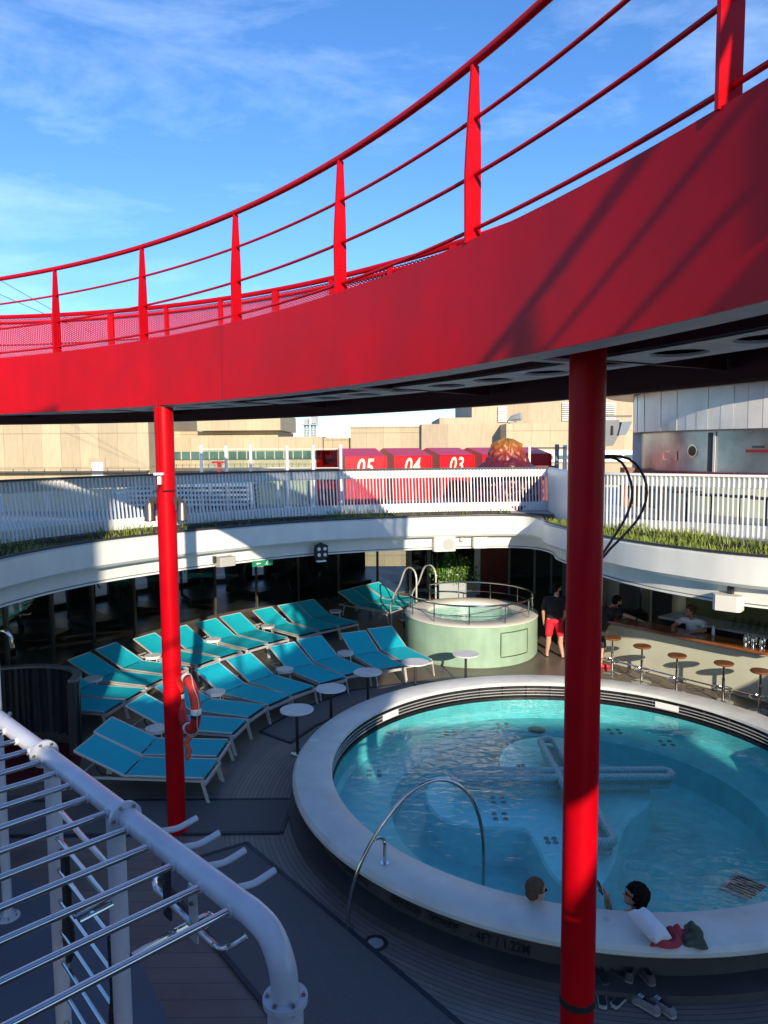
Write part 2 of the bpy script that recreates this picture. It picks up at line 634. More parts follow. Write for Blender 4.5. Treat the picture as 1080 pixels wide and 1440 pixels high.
def joints(m, sx, sz, w=0.012, dark=0.72):
    return add_lines(m, lambda N, L, x, y, z: [math_node(N, L, 'MULTIPLY', x, 1 / sx), math_node(N, L, 'MULTIPLY', z, 1 / sz)], dark, w)


joints(M['tan'], 1.85, 3.3, 0.022, 0.62)
joints(M['tanD'], 3.4, 30, 0.01, 0.75)


for k_, a_ in (('red', .07), ('white', .05), ('fascia', .06), ('tan', .1), ('tanD', .12), ('pipe', .12), ('poolwall', .2), ('tub', .1), ('pod', .08), ('barfront', .05)):
    if k_ in M:
        streaks(M[k_], a_)


def glass_like(name, tint, rough=0.03, ior=1.45, bump=0.0, bs=4.0, extra=0.0, stretch=(1, 1, 1)):
    m = bpy.data.materials.new(name)
    m.use_nodes = True
    N, L = m.node_tree.nodes, m.node_tree.links
    N.remove(N['Principled BSDF'])
    out = N['Material Output']
    tr = N.new('ShaderNodeBsdfTransparent')
    tr.inputs['Color'].default_value = (*tint, 1)
    gl = N.new('ShaderNodeBsdfGlossy')
    gl.inputs['Roughness'].default_value = rough
    gi = N.new('ShaderNodeNewGeometry')
    dt = N.new('ShaderNodeVectorMath')
    dt.operation = 'DOT_PRODUCT'
    L.new(gi.outputs['Incoming'], dt.inputs[0])
    L.new(gi.outputs['Normal'], dt.inputs[1])
    f0 = ((ior - 1) / (ior + 1)) ** 2
    cth = math_node(N, L, 'ABSOLUTE', dt.outputs['Value'])
    fr_ = math_node(N, L, 'MULTIPLY_ADD', math_node(N, L, 'POWER', math_node(N, L, 'SUBTRACT', 1.0, cth), 5.0), 1 - f0, f0)
    ms = N.new('ShaderNodeMixShader')
    fac = math_node(N, L, 'ADD', fr_, extra)
    L.new(fac, ms.inputs[0])
    L.new(tr.outputs[0], ms.inputs[1])
    L.new(gl.outputs[0], ms.inputs[2])
    L.new(ms.outputs[0], out.inputs['Surface'])
    if bump:
        g = N.new('ShaderNodeNewGeometry')
        mpn = N.new('ShaderNodeMapping')
        mpn.inputs['Scale'].default_value = stretch
        L.new(g.outputs['Position'], mpn.inputs['Vector'])
        n1 = N.new('ShaderNodeTexNoise')
        n1.inputs['Scale'].default_value = bs
        n1.inputs['Detail'].default_value = 2.5
        n1.inputs['Roughness'].default_value = 0.45
        n1.inputs['Distortion'].default_value = 0.6
        L.new(mpn.outputs['Vector'], n1.inputs['Vector'])
        bp = N.new('ShaderNodeBump')
        bp.inputs['Strength'].default_value = 1.0
        bp.inputs['Distance'].default_value = bump
        L.new(n1.outputs['Fac'], bp.inputs['Height'])
        L.new(bp.outputs['Normal'], gl.inputs['Normal'])
        L.new(bp.outputs['Normal'], dt.inputs[1])
    return m


M['water'] = glass_like('pool_water', (0.78, 0.97, 0.99), 0.0, 1.38, bump=0.012, bs=4.2, extra=0.006, stretch=(1, 1.5, 1))
M['tubwater'] = glass_like('tub_water', (0.6, 0.9, 0.9), 0.02, 1.33, bump=0.03, bs=9)
M['tinted'] = glass_like('tinted_glass', (0.70, 0.74, 0.73), 0.01, 1.5, extra=0.02)
M['clear'] = glass_like('clear_glass', (0.92, 0.95, 0.95), 0.01, 1.45)
M['greenpane'] = glass_like('pale_green_glass', (0.86, 0.93, 0.91), 0.02, 1.45)
M['redpane'] = glass_like('red_glass', (0.6, 0.06, 0.06), 0.05, 1.45)
M['wine'] = glass_like('white_wine', (0.85, 0.85, 0.6), 0.02, 1.33)

# expanded red mesh with real see-through diamonds
m = mat('red_expanded_mesh', (0.42, 0.001, 0.008), 0.6, spec=0.15)
N, L = m.node_tree.nodes, m.node_tree.links
uvn = N.new('ShaderNodeUVMap')
sp = N.new('ShaderNodeSeparateXYZ')
L.new(uvn.outputs[0], sp.inputs[0])
a = math_node(N, L, 'ABSOLUTE', math_node(N, L, 'SINE', math_node(N, L, 'MULTIPLY', math_node(N, L, 'ADD', sp.outputs[0], math_node(N, L, 'MULTIPLY', sp.outputs[1], 2.0)), pi / 0.075)))
b_ = math_node(N, L, 'ABSOLUTE', math_node(N, L, 'SINE', math_node(N, L, 'MULTIPLY', math_node(N, L, 'SUBTRACT', sp.outputs[0], math_node(N, L, 'MULTIPLY', sp.outputs[1], 2.0)), pi / 0.075)))
mnn = math_node(N, L, 'MINIMUM', a, b_)
hole = math_node(N, L, 'GREATER_THAN', mnn, 0.83)
tr = N.new('ShaderNodeBsdfTransparent')
ms = N.new('ShaderNodeMixShader')
L.new(hole, ms.inputs[0])
L.new(N['Principled BSDF'].outputs[0], ms.inputs[1])
L.new(tr.outputs[0], ms.inputs[2])
L.new(ms.outputs[0], N['Material Output'].inputs['Surface'])
M['mesh'] = m

# leaf and coral colour by height along the object
m = mat('coral_glaze', (0.5, 0.1, 0.02), 0.4, var=0.1, bump=0.6, bscale=12)
N, L = m.node_tree.nodes, m.node_tree.links
g = N.new('ShaderNodeNewGeometry')
sp = N.new('ShaderNodeSeparateXYZ')
L.new(g.outputs['Position'], sp.inputs[0])
nn_ = N.new('ShaderNodeTexNoise')
nn_.inputs['Scale'].default_value = 5
nn_.inputs['Detail'].default_value = 5
L.new(g.outputs['Position'], nn_.inputs['Vector'])
h = math_node(N, L, 'MULTIPLY_ADD', sp.outputs[2], 1.1, -4.85)
h2 = math_node(N, L, 'ADD', h, math_node(N, L, 'MULTIPLY_ADD', nn_.outputs['Fac'], 0.5, -0.25))
cr = N.new('ShaderNodeValToRGB')
e = cr.color_ramp.elements
e[0].position = 0.0
e[0].color = (0.07, 0.012, 0.035, 1)
e[1].position = 1.0
e[1].color = (0.22, 0.15, 0.03, 1)
for p_, c_ in ((0.22, (0.11, 0.010, 0.016, 1)), (0.5, (0.26, 0.035, 0.008, 1)), (0.75, (0.32, 0.11, 0.012, 1))):
    q_ = e.new(p_)
    q_.color = c_
L.new(h2, cr.inputs[0])
L.new(cr.outputs[0], N['Principled BSDF'].inputs['Base Color'])
M['coral'] = m


# ================================================================ SETTING
# quay and sea level far below the ship, out to the horizon
mb = MB()
mb.box((-1500, -1500, -13), (1500, 1500, -12.0))
struct('quay_ground', mb, M['quay'])

# pool deck with a round opening for the basin
def holed(mbx, cx, cy, R, x0, y0, x1, y1, z, n=96):
    inner, outer = [], []
    for i in range(n):
        a = 2 * pi * i / n + 1e-3
        inner.append((cx + R * cos(a), cy + R * sin(a), z))
        c_, s_ = cos(a), sin(a)
        t = min((x1 - cx) / c_ if c_ > 0 else (x0 - cx) / c_, (y1 - cy) / s_ if s_ > 0 else (y0 - cy) / s_)
        outer.append((cx + t * c_, cy + t * s_, z))
    corners = [(x1, y1), (x0, y1), (x0, y0), (x1, y0)]
    fs = [(i, (i + 1) % n, n + (i + 1) % n, n + i) for i in range(n)]
    o = len(inner) * 2
    vs = inner + outer
    for (x, y) in corners:
        a = atan2(y - cy, x - cx) % (2 * pi)
        k = int(((a - 1e-3) % (2 * pi)) / (2 * pi) * n) % n
        vs.append((x, y, z))
        fs.append((n + k, n + (k + 1) % n, len(vs) - 1))
    mbx.add(vs, fs)


mb = MB()
holed(mb, PC[0], PC[1], 3.85, -14.5, -14, 24, 31, 0.0)
mb.box((-14.5, -14, -0.9), (24, 31, -0.89))
struct('pool_deck', mb, M['deck'], recalc=False)
mb = MB()
mb.lathe([(3.86, 0.004), (4.98, 0.004)], (PC[0], PC[1], 0), 96)
struct('pool_surround', mb, M['ringdeck'], recalc=False)
mb = MB()
mb.lathe([(4.98, 0.006), (5.22, 0.006)], (PC[0], PC[1], 0), 96, a0=radians(70), a1=radians(200))
struct('deck_margin', mb, M['band'], recalc=False)
# terrace the loungers stand on, and the lit walkway to the bar
mb = MB()
ar = [(PC[0] + 5.22 * cos(a), PC[1] + 5.22 * sin(a)) for a in [radians(180 - i * 2) for i in range(0, 60)]]
mb.add([(x, y, 0.005) for x, y in ar] + [(-12, 10.3, 0.005), (-12, 30.8, 0.005), (14, 30.8, 0.005), (14, 14.4, 0.005)],
       [tuple(range(len(ar))) + (len(ar) + 3, len(ar) + 2, len(ar) + 1, len(ar))])
struct('terrace_floor', mb, M['terrace'], recalc=False)
mb = MB()
mb.add([at(-60, 1215, .005), at(20, 1228, .005), at(80, 1262, .005), at(160, 1300, .005), at(205, 1370, .005), at(255, 1470, .005), at(-400, 1600, .005)], [tuple(range(7))])
struct('rubber_floor', mb, M['rubber'], recalc=False)
mb = MB()
mb.add([at(-140, 1030, .007), at(118, 1046, .007), at(112, 1078, .007), at(64, 1096, .007), at(-30, 1125, .007), at(-200, 1150, .007)], [tuple(range(6))])
struct('red_floor', mb, M['redfloor'], recalc=False)


def matt(pts, label):
    t = thing('deck_mat', label, 'mat', (pts[0][0], pts[0][1], 0.008))
    b = MB()
    b.prism(pts, 0.008, 0.018)
    part('mat_surface', b, M['mat'], t)
    b = MB()
    n = len(pts)
    for i in range(n):
        p, q = pts[i], pts[(i + 1) % n]
        b.beam((p[0], p[1], 0.018), (q[0], q[1], 0.018), 0.05, 0.012)
    part('mat_edge', b, M['navy'], t)


matt([(-5.9, 10.1), (-1.32, 10.13), (-1.37, 9.21), (-5.9, 9.15)], 'grey mat with navy edge lying across the deck below the nearest teal loungers')
matt([(-1.78, 8.96), (-2.75, 8.35), (-1.09, 6.2), (0.0, 4.7), (1.75, 4.6)], 'large grey mat with navy edge running diagonally under the white pipe frame and hand rail')
matt([(-2.22, 12.66), (-1.62, 12.15), (-1.25, 12.95), (-0.2, 14.25), (0.8, 14.75), (2.3, 14.95), (2.3, 15.5), (0.6, 15.35), (-0.7, 14.85), (-1.7, 13.7)], 'curved dark mat under the white bistro tables beside the pool')
matt([(1.55, 5.75), (1.62, 5.15), (3.6, 5.0), (4.0, 5.75)], 'dark mat by the foot of the near red column with shoes lying on it')

# ---------------------------------------------------------------- opening between the decks
OPN = [(-6.2, 8.8), (-6.0, 11.4), (-5.44, 13.3), (-4.21, 14.95), (-2.3, 16.63), (-.68, 17.5), (1.04, 17.97), (2.6, 18.2), (3.45, 18.1),
       (3.72, 17.4), (3.62, 16.5), (3.76, 15.4), (4.05, 13.9), (4.46, 12.8), (4.92, 12.04), (5.35, 11.45), (5.85, 11.0), (7, 10.2), (8.5, 8.8),
       (9.3, 6.5), (9, 3), (8, 0), (6.5, -1.5), (4.5, -1.7), (2.7, -.25), (1.7, .3), (.6, .5), (-1.5, .55), (-3.6, 1.3), (-5.2, 3.2), (-6.0, 6)]
OP = crom(OPN, 0.22, True)


def holed_poly(mbx, loop, x0, y0, x1, y1, z0, z1):
    cx, cy = 1.5, 8.5
    n = len(loop)
    out = []
    for p in loop:
        dx, dy = p[0] - cx, p[1] - cy
        t = 1e9
        if dx > 0: t = min(t, (x1 - cx) / dx)
        if dx < 0: t = min(t, (x0 - cx) / dx)
        if dy > 0: t = min(t, (y1 - cy) / dy)
        if dy < 0: t = min(t, (y0 - cy) / dy)
        out.append((cx + dx * t, cy + dy * t))
    for (x, y) in ((x1, y1), (x0, y1), (x0, y0), (x1, y0)):
        k = min(range(n), key=lambda i: hypot(out[i][0] - x, out[i][1] - y))
        out[k] = (x, y)
    vs = [(p[0], p[1], z) for z in (z0, z1) for p in loop] + [(p[0], p[1], z) for z in (z0, z1) for p in out]
    fs = []
    for i in range(n):
        j = (i + 1) % n
        fs += [(i, j, 2 * n + j, 2 * n + i), (n + i, n + j, 3 * n + j, 3 * n + i), (i, j, n + j, n + i), (2 * n + i, 2 * n + j, 3 * n + j, 3 * n + i)]
    mbx.add(vs, fs)


inner = offset(OP, 0.42, True)
mb = MB()
holed_poly(mb, inner, -14.8, -14, 24, 31, 2.56, 3.16)
t_ud = struct('upper_deck_slab', mb, M['soffit'])
mb = MB()
holed_poly(mb, offset(OP, 1.0, True), -14.8, -14, 24, 31, 3.163, 3.30)
struct('upper_deck_floor', mb, M['deckup'])
# fascia round the opening: upper band with planter lip, recessed lower band, drip lip
fas = thing('deck_fascia', 'white curved fascia with stepped lower band running round the opening above the pool deck', 'fascia', (0, 18, 2.5))
mb = MB()
mb.sweep(OP, [(0, 2.86), (0, 3.27), (0.05, 3.30), (0.10, 3.27), (0.10, 3.12), (0.44, 3.12), (0.44, 2.80), (0.06, 2.80)], closed=True)
part('fascia_upper_band', mb, M['fascia'], fas)
mb = MB()
mb.sweep(OP, [(0.30, 2.52), (0.27, 2.80), (0.41, 2.80), (0.41, 2.52)], closed=True)
part('fascia_lower_band', mb, M['fascia'], fas)
mb = MB()
mb.sweep(OP, [(0.27, 2.47), (0.27, 2.50), (0.45, 2.50), (0.45, 2.47)], closed=True)
part('drip_rail', mb, M['white'], fas)
mb = MB()
mb.sweep(OP, [(0.10, 3.125), (0.10, 3.20), (0.80, 3.24), (0.99, 3.29), (0.99, 3.125)], closed=True)
part('planter_soil', mb, M['soil'], fas)
mb = MB()
pl_ = [(p[0], p[1], 3.33) for p in offset(OP, 0.03, True)]
mb.tube(pl_, 0.022, 6, closed=True)
part('planter_pipe', mb, M['dark'], fas)

# ---------------------------------------------------------------- planter grass
i0, i1 = 0, len(OP)
def blades(mbx, path, o0, o1, dens, h0, h1, seedv, kmin=.2):
    rnd = random.Random(seedv)
    nn = normals(path)
    L_ = 0
    for (a, b, n_) in zip(path[:-1], path[1:], nn):
        L_ += hypot(b[0] - a[0], b[1] - a[1])
        k = noise.noise(Vector((L_ * 0.9, seedv, 0.3))) * 0.5 + 0.5
        k = max(kmin, min(1, (k - 0.36) * 3.2))
        for _ in range(int(dens * k)):
            t = rnd.random()
            o = rnd.uniform(o0, o1)
            x = a[0] + (b[0] - a[0]) * t + n_[0] * o
            y = a[1] + (b[1] - a[1]) * t + n_[1] * o
            hh = rnd.uniform(h0, h1) * (0.55 + 0.6 * k)
            an = rnd.uniform(0, 2 * pi)
            ln = rnd.uniform(0.2, 0.75) * hh
            w = rnd.uniform(0.006, 0.012)
            px, py = -sin(an) * w, cos(an) * w
            dx, dy = cos(an) * ln, sin(an) * ln
            z = 3.2 if o < .9 else 3.3
            mbx.add([(x - px, y - py, z), (x + px, y + py, z), (x + dx * .45 + px * .8, y + dy * .45 + py * .8, z + hh * .65),
                     (x + dx * .45 - px * .8, y + dy * .45 - py * .8, z + hh * .65), (x + dx, y + dy, z + hh)], [(0, 1, 2, 3), (3, 2, 4)])


ks = [i for i, p in enumerate(OP)]
def seg(x0y0, x1y1):
    a = min(ks, key=lambda i: hypot(OP[i][0] - x0y0[0], OP[i][1] - x0y0[1]))
    b = min(ks, key=lambda i: hypot(OP[i][0] - x1y1[0], OP[i][1] - x1y1[1]))
    return OP[a:b + 1] if b >= a else OP[a:] + OP[:b + 1]


LEFTP = seg((-6.0, 6), (3.2, 18.15))
RIGHTP = seg((3.7, 17.3), (8.5, 8.8))
mb = MB()
mb.sweep(LEFTP, [(0.97, 3.302), (0.97, 3.325), (1.33, 3.325), (1.33, 3.302)])
part('planter_soil', mb, M['soil'], fas)
mb = MB()
blades(mb, LEFTP, 0.14, 1.1, 105, 0.08, 0.22, 3)
tag(part('planter_grass', mb, M['grass'], None, recalc=False, sharp=180), kind='stuff', label='tufts of green grass growing in the planter along the left fascia')
mb = MB()
mb.sweep(RIGHTP, [(0.97, 3.302), (0.97, 3.325), (1.9, 3.325), (1.9, 3.302)])
part('planter_soil', mb, M['soil'], fas)
mb = MB()
blades(mb, RIGHTP, 0.13, 1.35, 135, 0.09, 0.22, 8, .6)
tag(part('planter_grass', mb, M['grass'], None, recalc=False, sharp=180), kind='stuff', label='thick yellow green grass growing in the planter above the bar')


# ---------------------------------------------------------------- slatted railings
def railing(plan, lean, label, ztop=4.47, zb=3.30, sp=0.088):
    mid = plan[len(plan) // 2]
    t = thing('slatted_railing', label, 'railing', (mid[0], mid[1], zb))
    pl = resample(plan, sp)
    nn = normals(pl)
    b = MB()
    for i, (p, n) in enumerate(zip(pl, nn)):
        w = 0.04 if i % 9 == 4 else 0.026
        tx, ty = n[1], -n[0]
        q0 = Vector((p[0], p[1], zb + 0.02))
        q1 = Vector((p[0] + n[0] * lean, p[1] + n[1] * lean, ztop - 0.045))
        Z = (q1 - q0).normalized()
        T_ = Vector((tx, ty, 0))
        Y_ = Z.cross(T_).normalized()
        b.obox((q0 + q1) / 2, (w * .7, 0.05, (q1 - q0).length), 0, 0, Matrix((T_, Y_, Z)).transposed())
    part('slats', b, M['white'], t)
    b = MB()
    b.sweep(plan, [(lean * .85 + .028, ztop - .24), (lean + .028, ztop - .05), (lean + .045, ztop - .05), (lean * .85 + .045, ztop - .26)])
    part('top_band', b, M['white'], t)
    b = MB()
    b.sweep(plan, [(.03, zb + .002), (.03 + lean * .2, zb + .24), (.05 + lean * .2, zb + .24), (.05, zb + .002)])
    part('bottom_band', b, M['white'], t)
    b = MB()
    b.sweep(plan, [(lean - .04, ztop - .045), (lean - .04, ztop), (lean + .06, ztop), (lean + .06, ztop - .045)])
    part('handrail', b, M['dark' if lean > .1 else 'white'], t)
    return t


LR = [p for p in offset(LEFTP, 1.38)]
LR = crom(LR[::6] + [(4.45, 19.75)], 0.2)
railing(LR, 0.16, 'long white slatted railing curving round the opening, in front of the red cabanas')
RRp = crom([(4.36, 16.0), (4.62, 15.3), (5.15, 14.72), (5.75, 14.25), (6.95, 13.3), (8.2, 12.5), (9.8, 11.8), (11.5, 11.4)], .2)
railing(RRp, 0.0, 'white slatted railing on the right above the bar in front of the silver kitchen pod')
# solid curved end panel between the two railings
mb = MB()
ep = crom([(4.40, 19.75), (4.36, 18.9), (4.26, 18.0), (4.26, 17.0), (4.34, 16.02)], 0.15)
mb.sweep(ep, [(0, 3.2), (0, 4.42), (.04, 4.47), (.10, 4.42), (.10, 3.2)])
solo('end_panel', mb, M['white'], 'solid white curved panel closing the gap between the two slatted railings', 'panel')

# camera-side bulwark (solid, waist high) along the near edge of the opening
mb = MB()
bw = seg((.4, .5), (-5.2, 3.2))
bw = [p for p in bw]
mb.sweep(bw, [(.10, 3.2), (.10, 4.46), (.16, 4.5), (.24, 4.46), (.24, 3.2)])
solo('steel_bulwark', mb, M['white'], 'white solid steel bulwark along the near edge of the opening, under the viewer', 'bulwark')

# blocks added out of view behind the viewer to shade rail and pool
dh = thing('shade_block', 'added unseen deckhouse with a row of windows standing behind the viewer', 'shade_block', (-6.5, -9, 3.3))
b = MB(); b.box((-5.2, -10.5, 3.30), (-0.9, -7.0, 11.1)); part('walls', b, M['white'], dh)
b = MB(); b.box((-5.25, -10.55, 11.102), (-0.85, -6.95, 11.2)); part('roof', b, M['white'], dh)
for k in range(2):
    for zz in (4.6, 7.4):
        b = MB(); b.box((-4.8 + 2.0 * k, -6.995, zz), (-3.5 + 2.0 * k, -6.96, zz + 1.1)); w_ = part('window', b, M['dark'], dh)

for xa, xb, lab in ((4.22, 9.6, 'low white deck pavilion with a flat roof, added unseen behind the viewer on the right'), (-0.84, 3.62, 'low white deck pavilion with a flat roof, added unseen between the deckhouse and the right pavilion')):
    pv = thing('added_pavilion', lab, 'shade_pavilion', ((xa + xb) / 2, -8, 3.3))  # added out of view, height set by the shade wanted on the pool
    b = MB(); b.box((xa, -9.0, 3.30), (xb, -7.05, 6.2)); part('walls', b, M['white'], pv)
    b = MB(); b.box((xa - .02, -9.1, 6.202), (xb + .02, -6.98, 6.3)); part('roof', b, M['white'], pv)
    n_ = int((xb - xa) / 1.4)
    for k in range(n_):
        b = MB(); b.box((xa + .3 + 1.35 * k, -7.045, 4.2), (xa + 1.2 + 1.35 * k, -7.0, 5.5)); part('window', b, M['dark'], pv)

# ---------------------------------------------------------------- pool
pool = thing('round_pool', 'large round raised pool with pale stone rim and turquoise water', 'pool', (PC[0], PC[1], 0))
CX = (PC[0], PC[1], 0)
ZR, ZW = 0.50, 0.20
mb = MB()
mb.lathe([(3.50, .44), (3.505, .485), (3.53, .5), (3.95, .5), (4.01, .49), (4.05, .45), (4.05, .41), (4.01, .375), (3.92, .36), (3.66, .36), (3.62, .432), (3.51, .432)], CX, 128, closed=True)
part('stone_rim', mb, M['rim'], pool)
mb = MB()
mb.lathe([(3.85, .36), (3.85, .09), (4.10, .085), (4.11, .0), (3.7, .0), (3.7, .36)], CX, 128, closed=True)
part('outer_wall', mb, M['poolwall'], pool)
mb = MB()
mb.lathe([(3.64, .428), (3.64, .16), (3.50, .16), (3.50, .215), (3.60, .215), (3.60, .428)], CX, 128, closed=True)
part('overflow_channel', mb, M['black'], pool)
mb = MB()
for z in (.26, .315, .37):
    mb.lathe([(3.505, z - .004), (3.505, z + .004), (3.53, z + .004), (3.53, z - .004)], CX, 128, closed=True)
part('overflow_slats', mb, M['alu'], pool)
mb = MB()
for k in range(48):
    a = 2 * pi * k / 48
    mb.obox((CX[0] + 3.55 * cos(a), CX[1] + 3.55 * sin(a), .315), (.06, .014, .17), a)
part('overflow_brackets', mb, M['dark'], pool)
mb = MB()
mb.lathe([(0, -.66), (2.55, -.66), (2.62, -.62), (2.66, -.22), (2.72, -.18), (3.44, -.18), (3.50, -.1), (3.50, .16), (3.62, .16), (3.62, -.88), (0, -.88)], CX, 96)
part('basin', mb, M['tile'], pool)
mb = MB()
mb.lathe([(0, ZW), (3.50, ZW)], CX, 96)
part('water', mb, M['water'], pool, recalc=False)


def platform(name, pts, z0, z1, n=0.1):
    c = crom([(p.x, p.y) for p in pts], n, True)
    b = MB()
    ins = offset(c, -0.03, True)
    area = sum(c[i][0] * c[(i + 1) % len(c)][1] - c[(i + 1) % len(c)][0] * c[i][1] for i in range(len(c)))
    ins = offset(c, 0.03 if area > 0 else -0.03, True)
    k = len(c)
    vs = [(p[0], p[1], z0) for p in c] + [(p[0], p[1], z1 - .03) for p in c] + [(p[0], p[1], z1) for p in ins]
    fs = [(i, (i + 1) % k, k + (i + 1) % k, k + i) for i in range(k)] + [(k + i, k + (i + 1) % k, 2 * k + (i + 1) % k, 2 * k + i) for i in range(k)]
    fs.append(tuple(range(2 * k, 3 * k)))
    b.add(vs, fs)
    part(name, b, M['tile_shallow'], pool)


zt = -.12
platform('seat_platform', [at(598, 1118, zt), at(608, 1098, zt), at(650, 1086, zt), at(730, 1082, zt), at(850, 1084, zt), at(905, 1095, zt), at(915, 1125, zt), at(880, 1160, zt),
                           at(862, 1215, zt), at(835, 1252, zt), at(800, 1250, zt), at(770, 1222, zt), at(752, 1185, zt), at(738, 1166, zt), at(690, 1164, zt), at(640, 1158, zt), at(610, 1142, zt)], -.66, zt)
zt = -.14
platform('seat_platform', [at(705, 1075, zt), at(708, 1052, zt), at(730, 1040, zt), at(762, 1036, zt), at(800, 1040, zt), at(808, 1070, zt), at(790, 1082, zt), at(740, 1083, zt)], -.66, zt)
# two crossing racetrack loops of mosaic tube, just awash
def loop(c, d, hl, hw, r, name):
    d = Vector((d[0], d[1])).normalized()
    n = Vector((-d.y, d.x))
    pts = []
    for sgn in (1, -1):
        for k in range(9):
            a = -pi / 2 + pi * k / 8
            p = Vector(c) + d * sgn * (hl - hw) + (d * cos(a) * sgn + n * sin(a) * sgn) * hw
            pts.append((p.x, p.y))
    b = MB()
    nn = len(pts)
    ring = []
    for i in range(nn):
        a, bq = pts[i], pts[(i + 1) % nn]
        m = max(1, int(hypot(a[0] - bq[0], a[1] - bq[1]) / .1))
        ring += [(a[0] + (bq[0] - a[0]) * j / m, a[1] + (bq[1] - a[1]) * j / m, .155) for j in range(m)]
    b.tube(ring, r, 10, closed=True)
    b.prism([(p[0], p[1]) for p in pts], -.02, .05)
    return part(name, b, M['mosaic'], pool)


loop((2.62, 10.55), (1, 0.0), 1.62, .12, .062, 'bench_loop')
pA, pB = at(768, 1040, .15), at(852, 1186, .15)
loop(((pA.x + pB.x) / 2, (pA.y + pB.y) / 2), (pB.x - pA.x, pB.y - pA.y), (pB - pA).length / 2, .12, .06, 'bench_loop')
# drain grates and jets
for (u, v) in ((630, 1071), (1052, 1250)):
    c = at(u, v, -.65)
    g_ = MB()
    g_.obox(c, (.52, .52, .02), radians(42))
    go = part('floor_grate', g_, M['greysign'], pool)
    g_ = MB()
    R_ = Matrix.Rotation(radians(42), 3, 'Z')
    for k in range(7):
        g_.obox(c + R_ @ Vector((-.18 + .06 * k, 0, .012)), (.025, .42, .008), radians(42))
    part('grate_slots', g_, M['black'], go)
mb = MB()
def jets(b, u, v, z, s=.07):
    c = at(u, v, z)
    for dx in (-s, s):
        for dy in (-s, s):
            b.lathe([(.012, .004), (.02, .010), (.034, .010), (.038, 0), (.03, -.002)], (c.x + dx, c.y + dy, z), 12)
for (u, v) in ((703, 1148), (700, 1125)):
    jets(mb, u, v, -.117)
jets(mb, 733, 1078, -.137, .04)
jets(mb, 775, 1182, -.117, .05)
for a in (100, 120, 62, 45, 160):
    r_ = 3.1
    c = (PC[0] + r_ * cos(radians(a)), PC[1] + r_ * sin(radians(a)))
    for dx in (-.08, .08):
        for dy in (-.08, .08):
            mb.lathe([(.015, .004), (.022, .010), (.04, .010), (.044, 0)], (c[0] + dx, c[1] + dy, -.179), 12)
part('jets', mb, M['greydark'], pool)
mb = MB()
c = at(755, 1026, -.177)
mb.lathe([(0, .02), (.1, .02), (.15, .01), (.17, 0)], c, 20)
part('intake_cover', mb, M['dark'], pool)

# steps plaque on the grille and a plaque on the rim
for (u, v, nm) in ((545, 1003, 0), (935, 995, 1)):
    c = at(u, v, .34)
    a = atan2(c.y - PC[1], c.x - PC[0])
    b = MB()
    b.obox((PC[0] + 3.492 * cos(a), PC[1] + 3.492 * sin(a), .33), (.006, .42, .11), a)
    pq = part('depth_plate', b, M['white'], pool)
c = at(441, 1041, .503)
mb = MB()
mb.obox((c.x, c.y, .503), (.14, .09, .006), .2)
part('rim_plaque', mb, M['white'], pool)


# ---------------------------------------------------------------- lettering
def text_mesh(txt, size, shear=0.0, extr=0.0, res=3, space=1.0, bold=0.0):
    cu = bpy.data.curves.new('lettering', 'FONT')
    cu.body = txt
    cu.size = size
    cu.shear = shear
    cu.extrude = extr
    cu.offset = bold
    cu.resolution_u = res
    cu.space_character = space
    o = bpy.data.objects.new('lettering', cu)
    COL.objects.link(o)
    dg = bpy.context.evaluated_depsgraph_get()
    me = bpy.data.meshes.new_from_object(o.evaluated_get(dg))
    bpy.data.objects.remove(o)
    bpy.data.curves.remove(cu)
    return me


def text_on(name, txt, size, M4, mt, parent=None, shear=0, space=1.0, bold=0.0, extr=0.0):
    me = text_mesh(txt, size, shear, extr, 4, space, bold)
    off = Vector((0, 0, 0))
    q = parent
    while q is not None:
        off += q.location
        q = q.parent
    for v in me.vertices:
        v.co = M4 @ v.co - off
    me.materials.clear()
    me.materials.append(mt)
    o = bpy.data.objects.new(name, me)
    COL.objects.link(o)
    if parent:
        o.parent = parent
    return o


def text_round(name, txt, size, a_start, a_end, z, mt, parent, shear=0, space=1.0, bold=0.0):
    me = text_mesh(txt, size, shear, 0, 4, space, bold)
    xm = max(v.co.x for v in me.vertices)
    r = xm / (a_end - a_start)
    off = parent.location
    w = 0
    for v in me.vertices:
        a = a_start + v.co.x / r
        rr = r + .004 - (v.co.y) * -0.0
        w = max(w, v.co.x)
        zz = z + v.co.y
        rw = 3.854
        v.co = Vector((PC[0] + rw * cos(a), PC[1] + rw * sin(a), zz)) - off
    me.materials.clear()
    me.materials.append(mt)
    o = bpy.data.objects.new(name, me)
    COL.objects.link(o)
    o.parent = parent
    return w / r


def ang_at(u, v, z=.25):
    c = at(u, v, z)
    return atan2(c.y - PC[1], c.x - PC[0])


text_round('lettering', 'OR JUMPING', .13, ang_at(455, 1195), ang_at(505, 1240), .13, M['black'], pool, 0, 1.0, .002)
text_round('lettering', 'only racey Throwing', .16, ang_at(533, 1262), ang_at(640, 1305), .15, M['black'], pool, .45, .9, .002)
text_round('lettering', '- 4FT / 1.22M', .14, ang_at(652, 1314), ang_at(742, 1338), .13, M['black'], pool, 0, 1.05, .003)

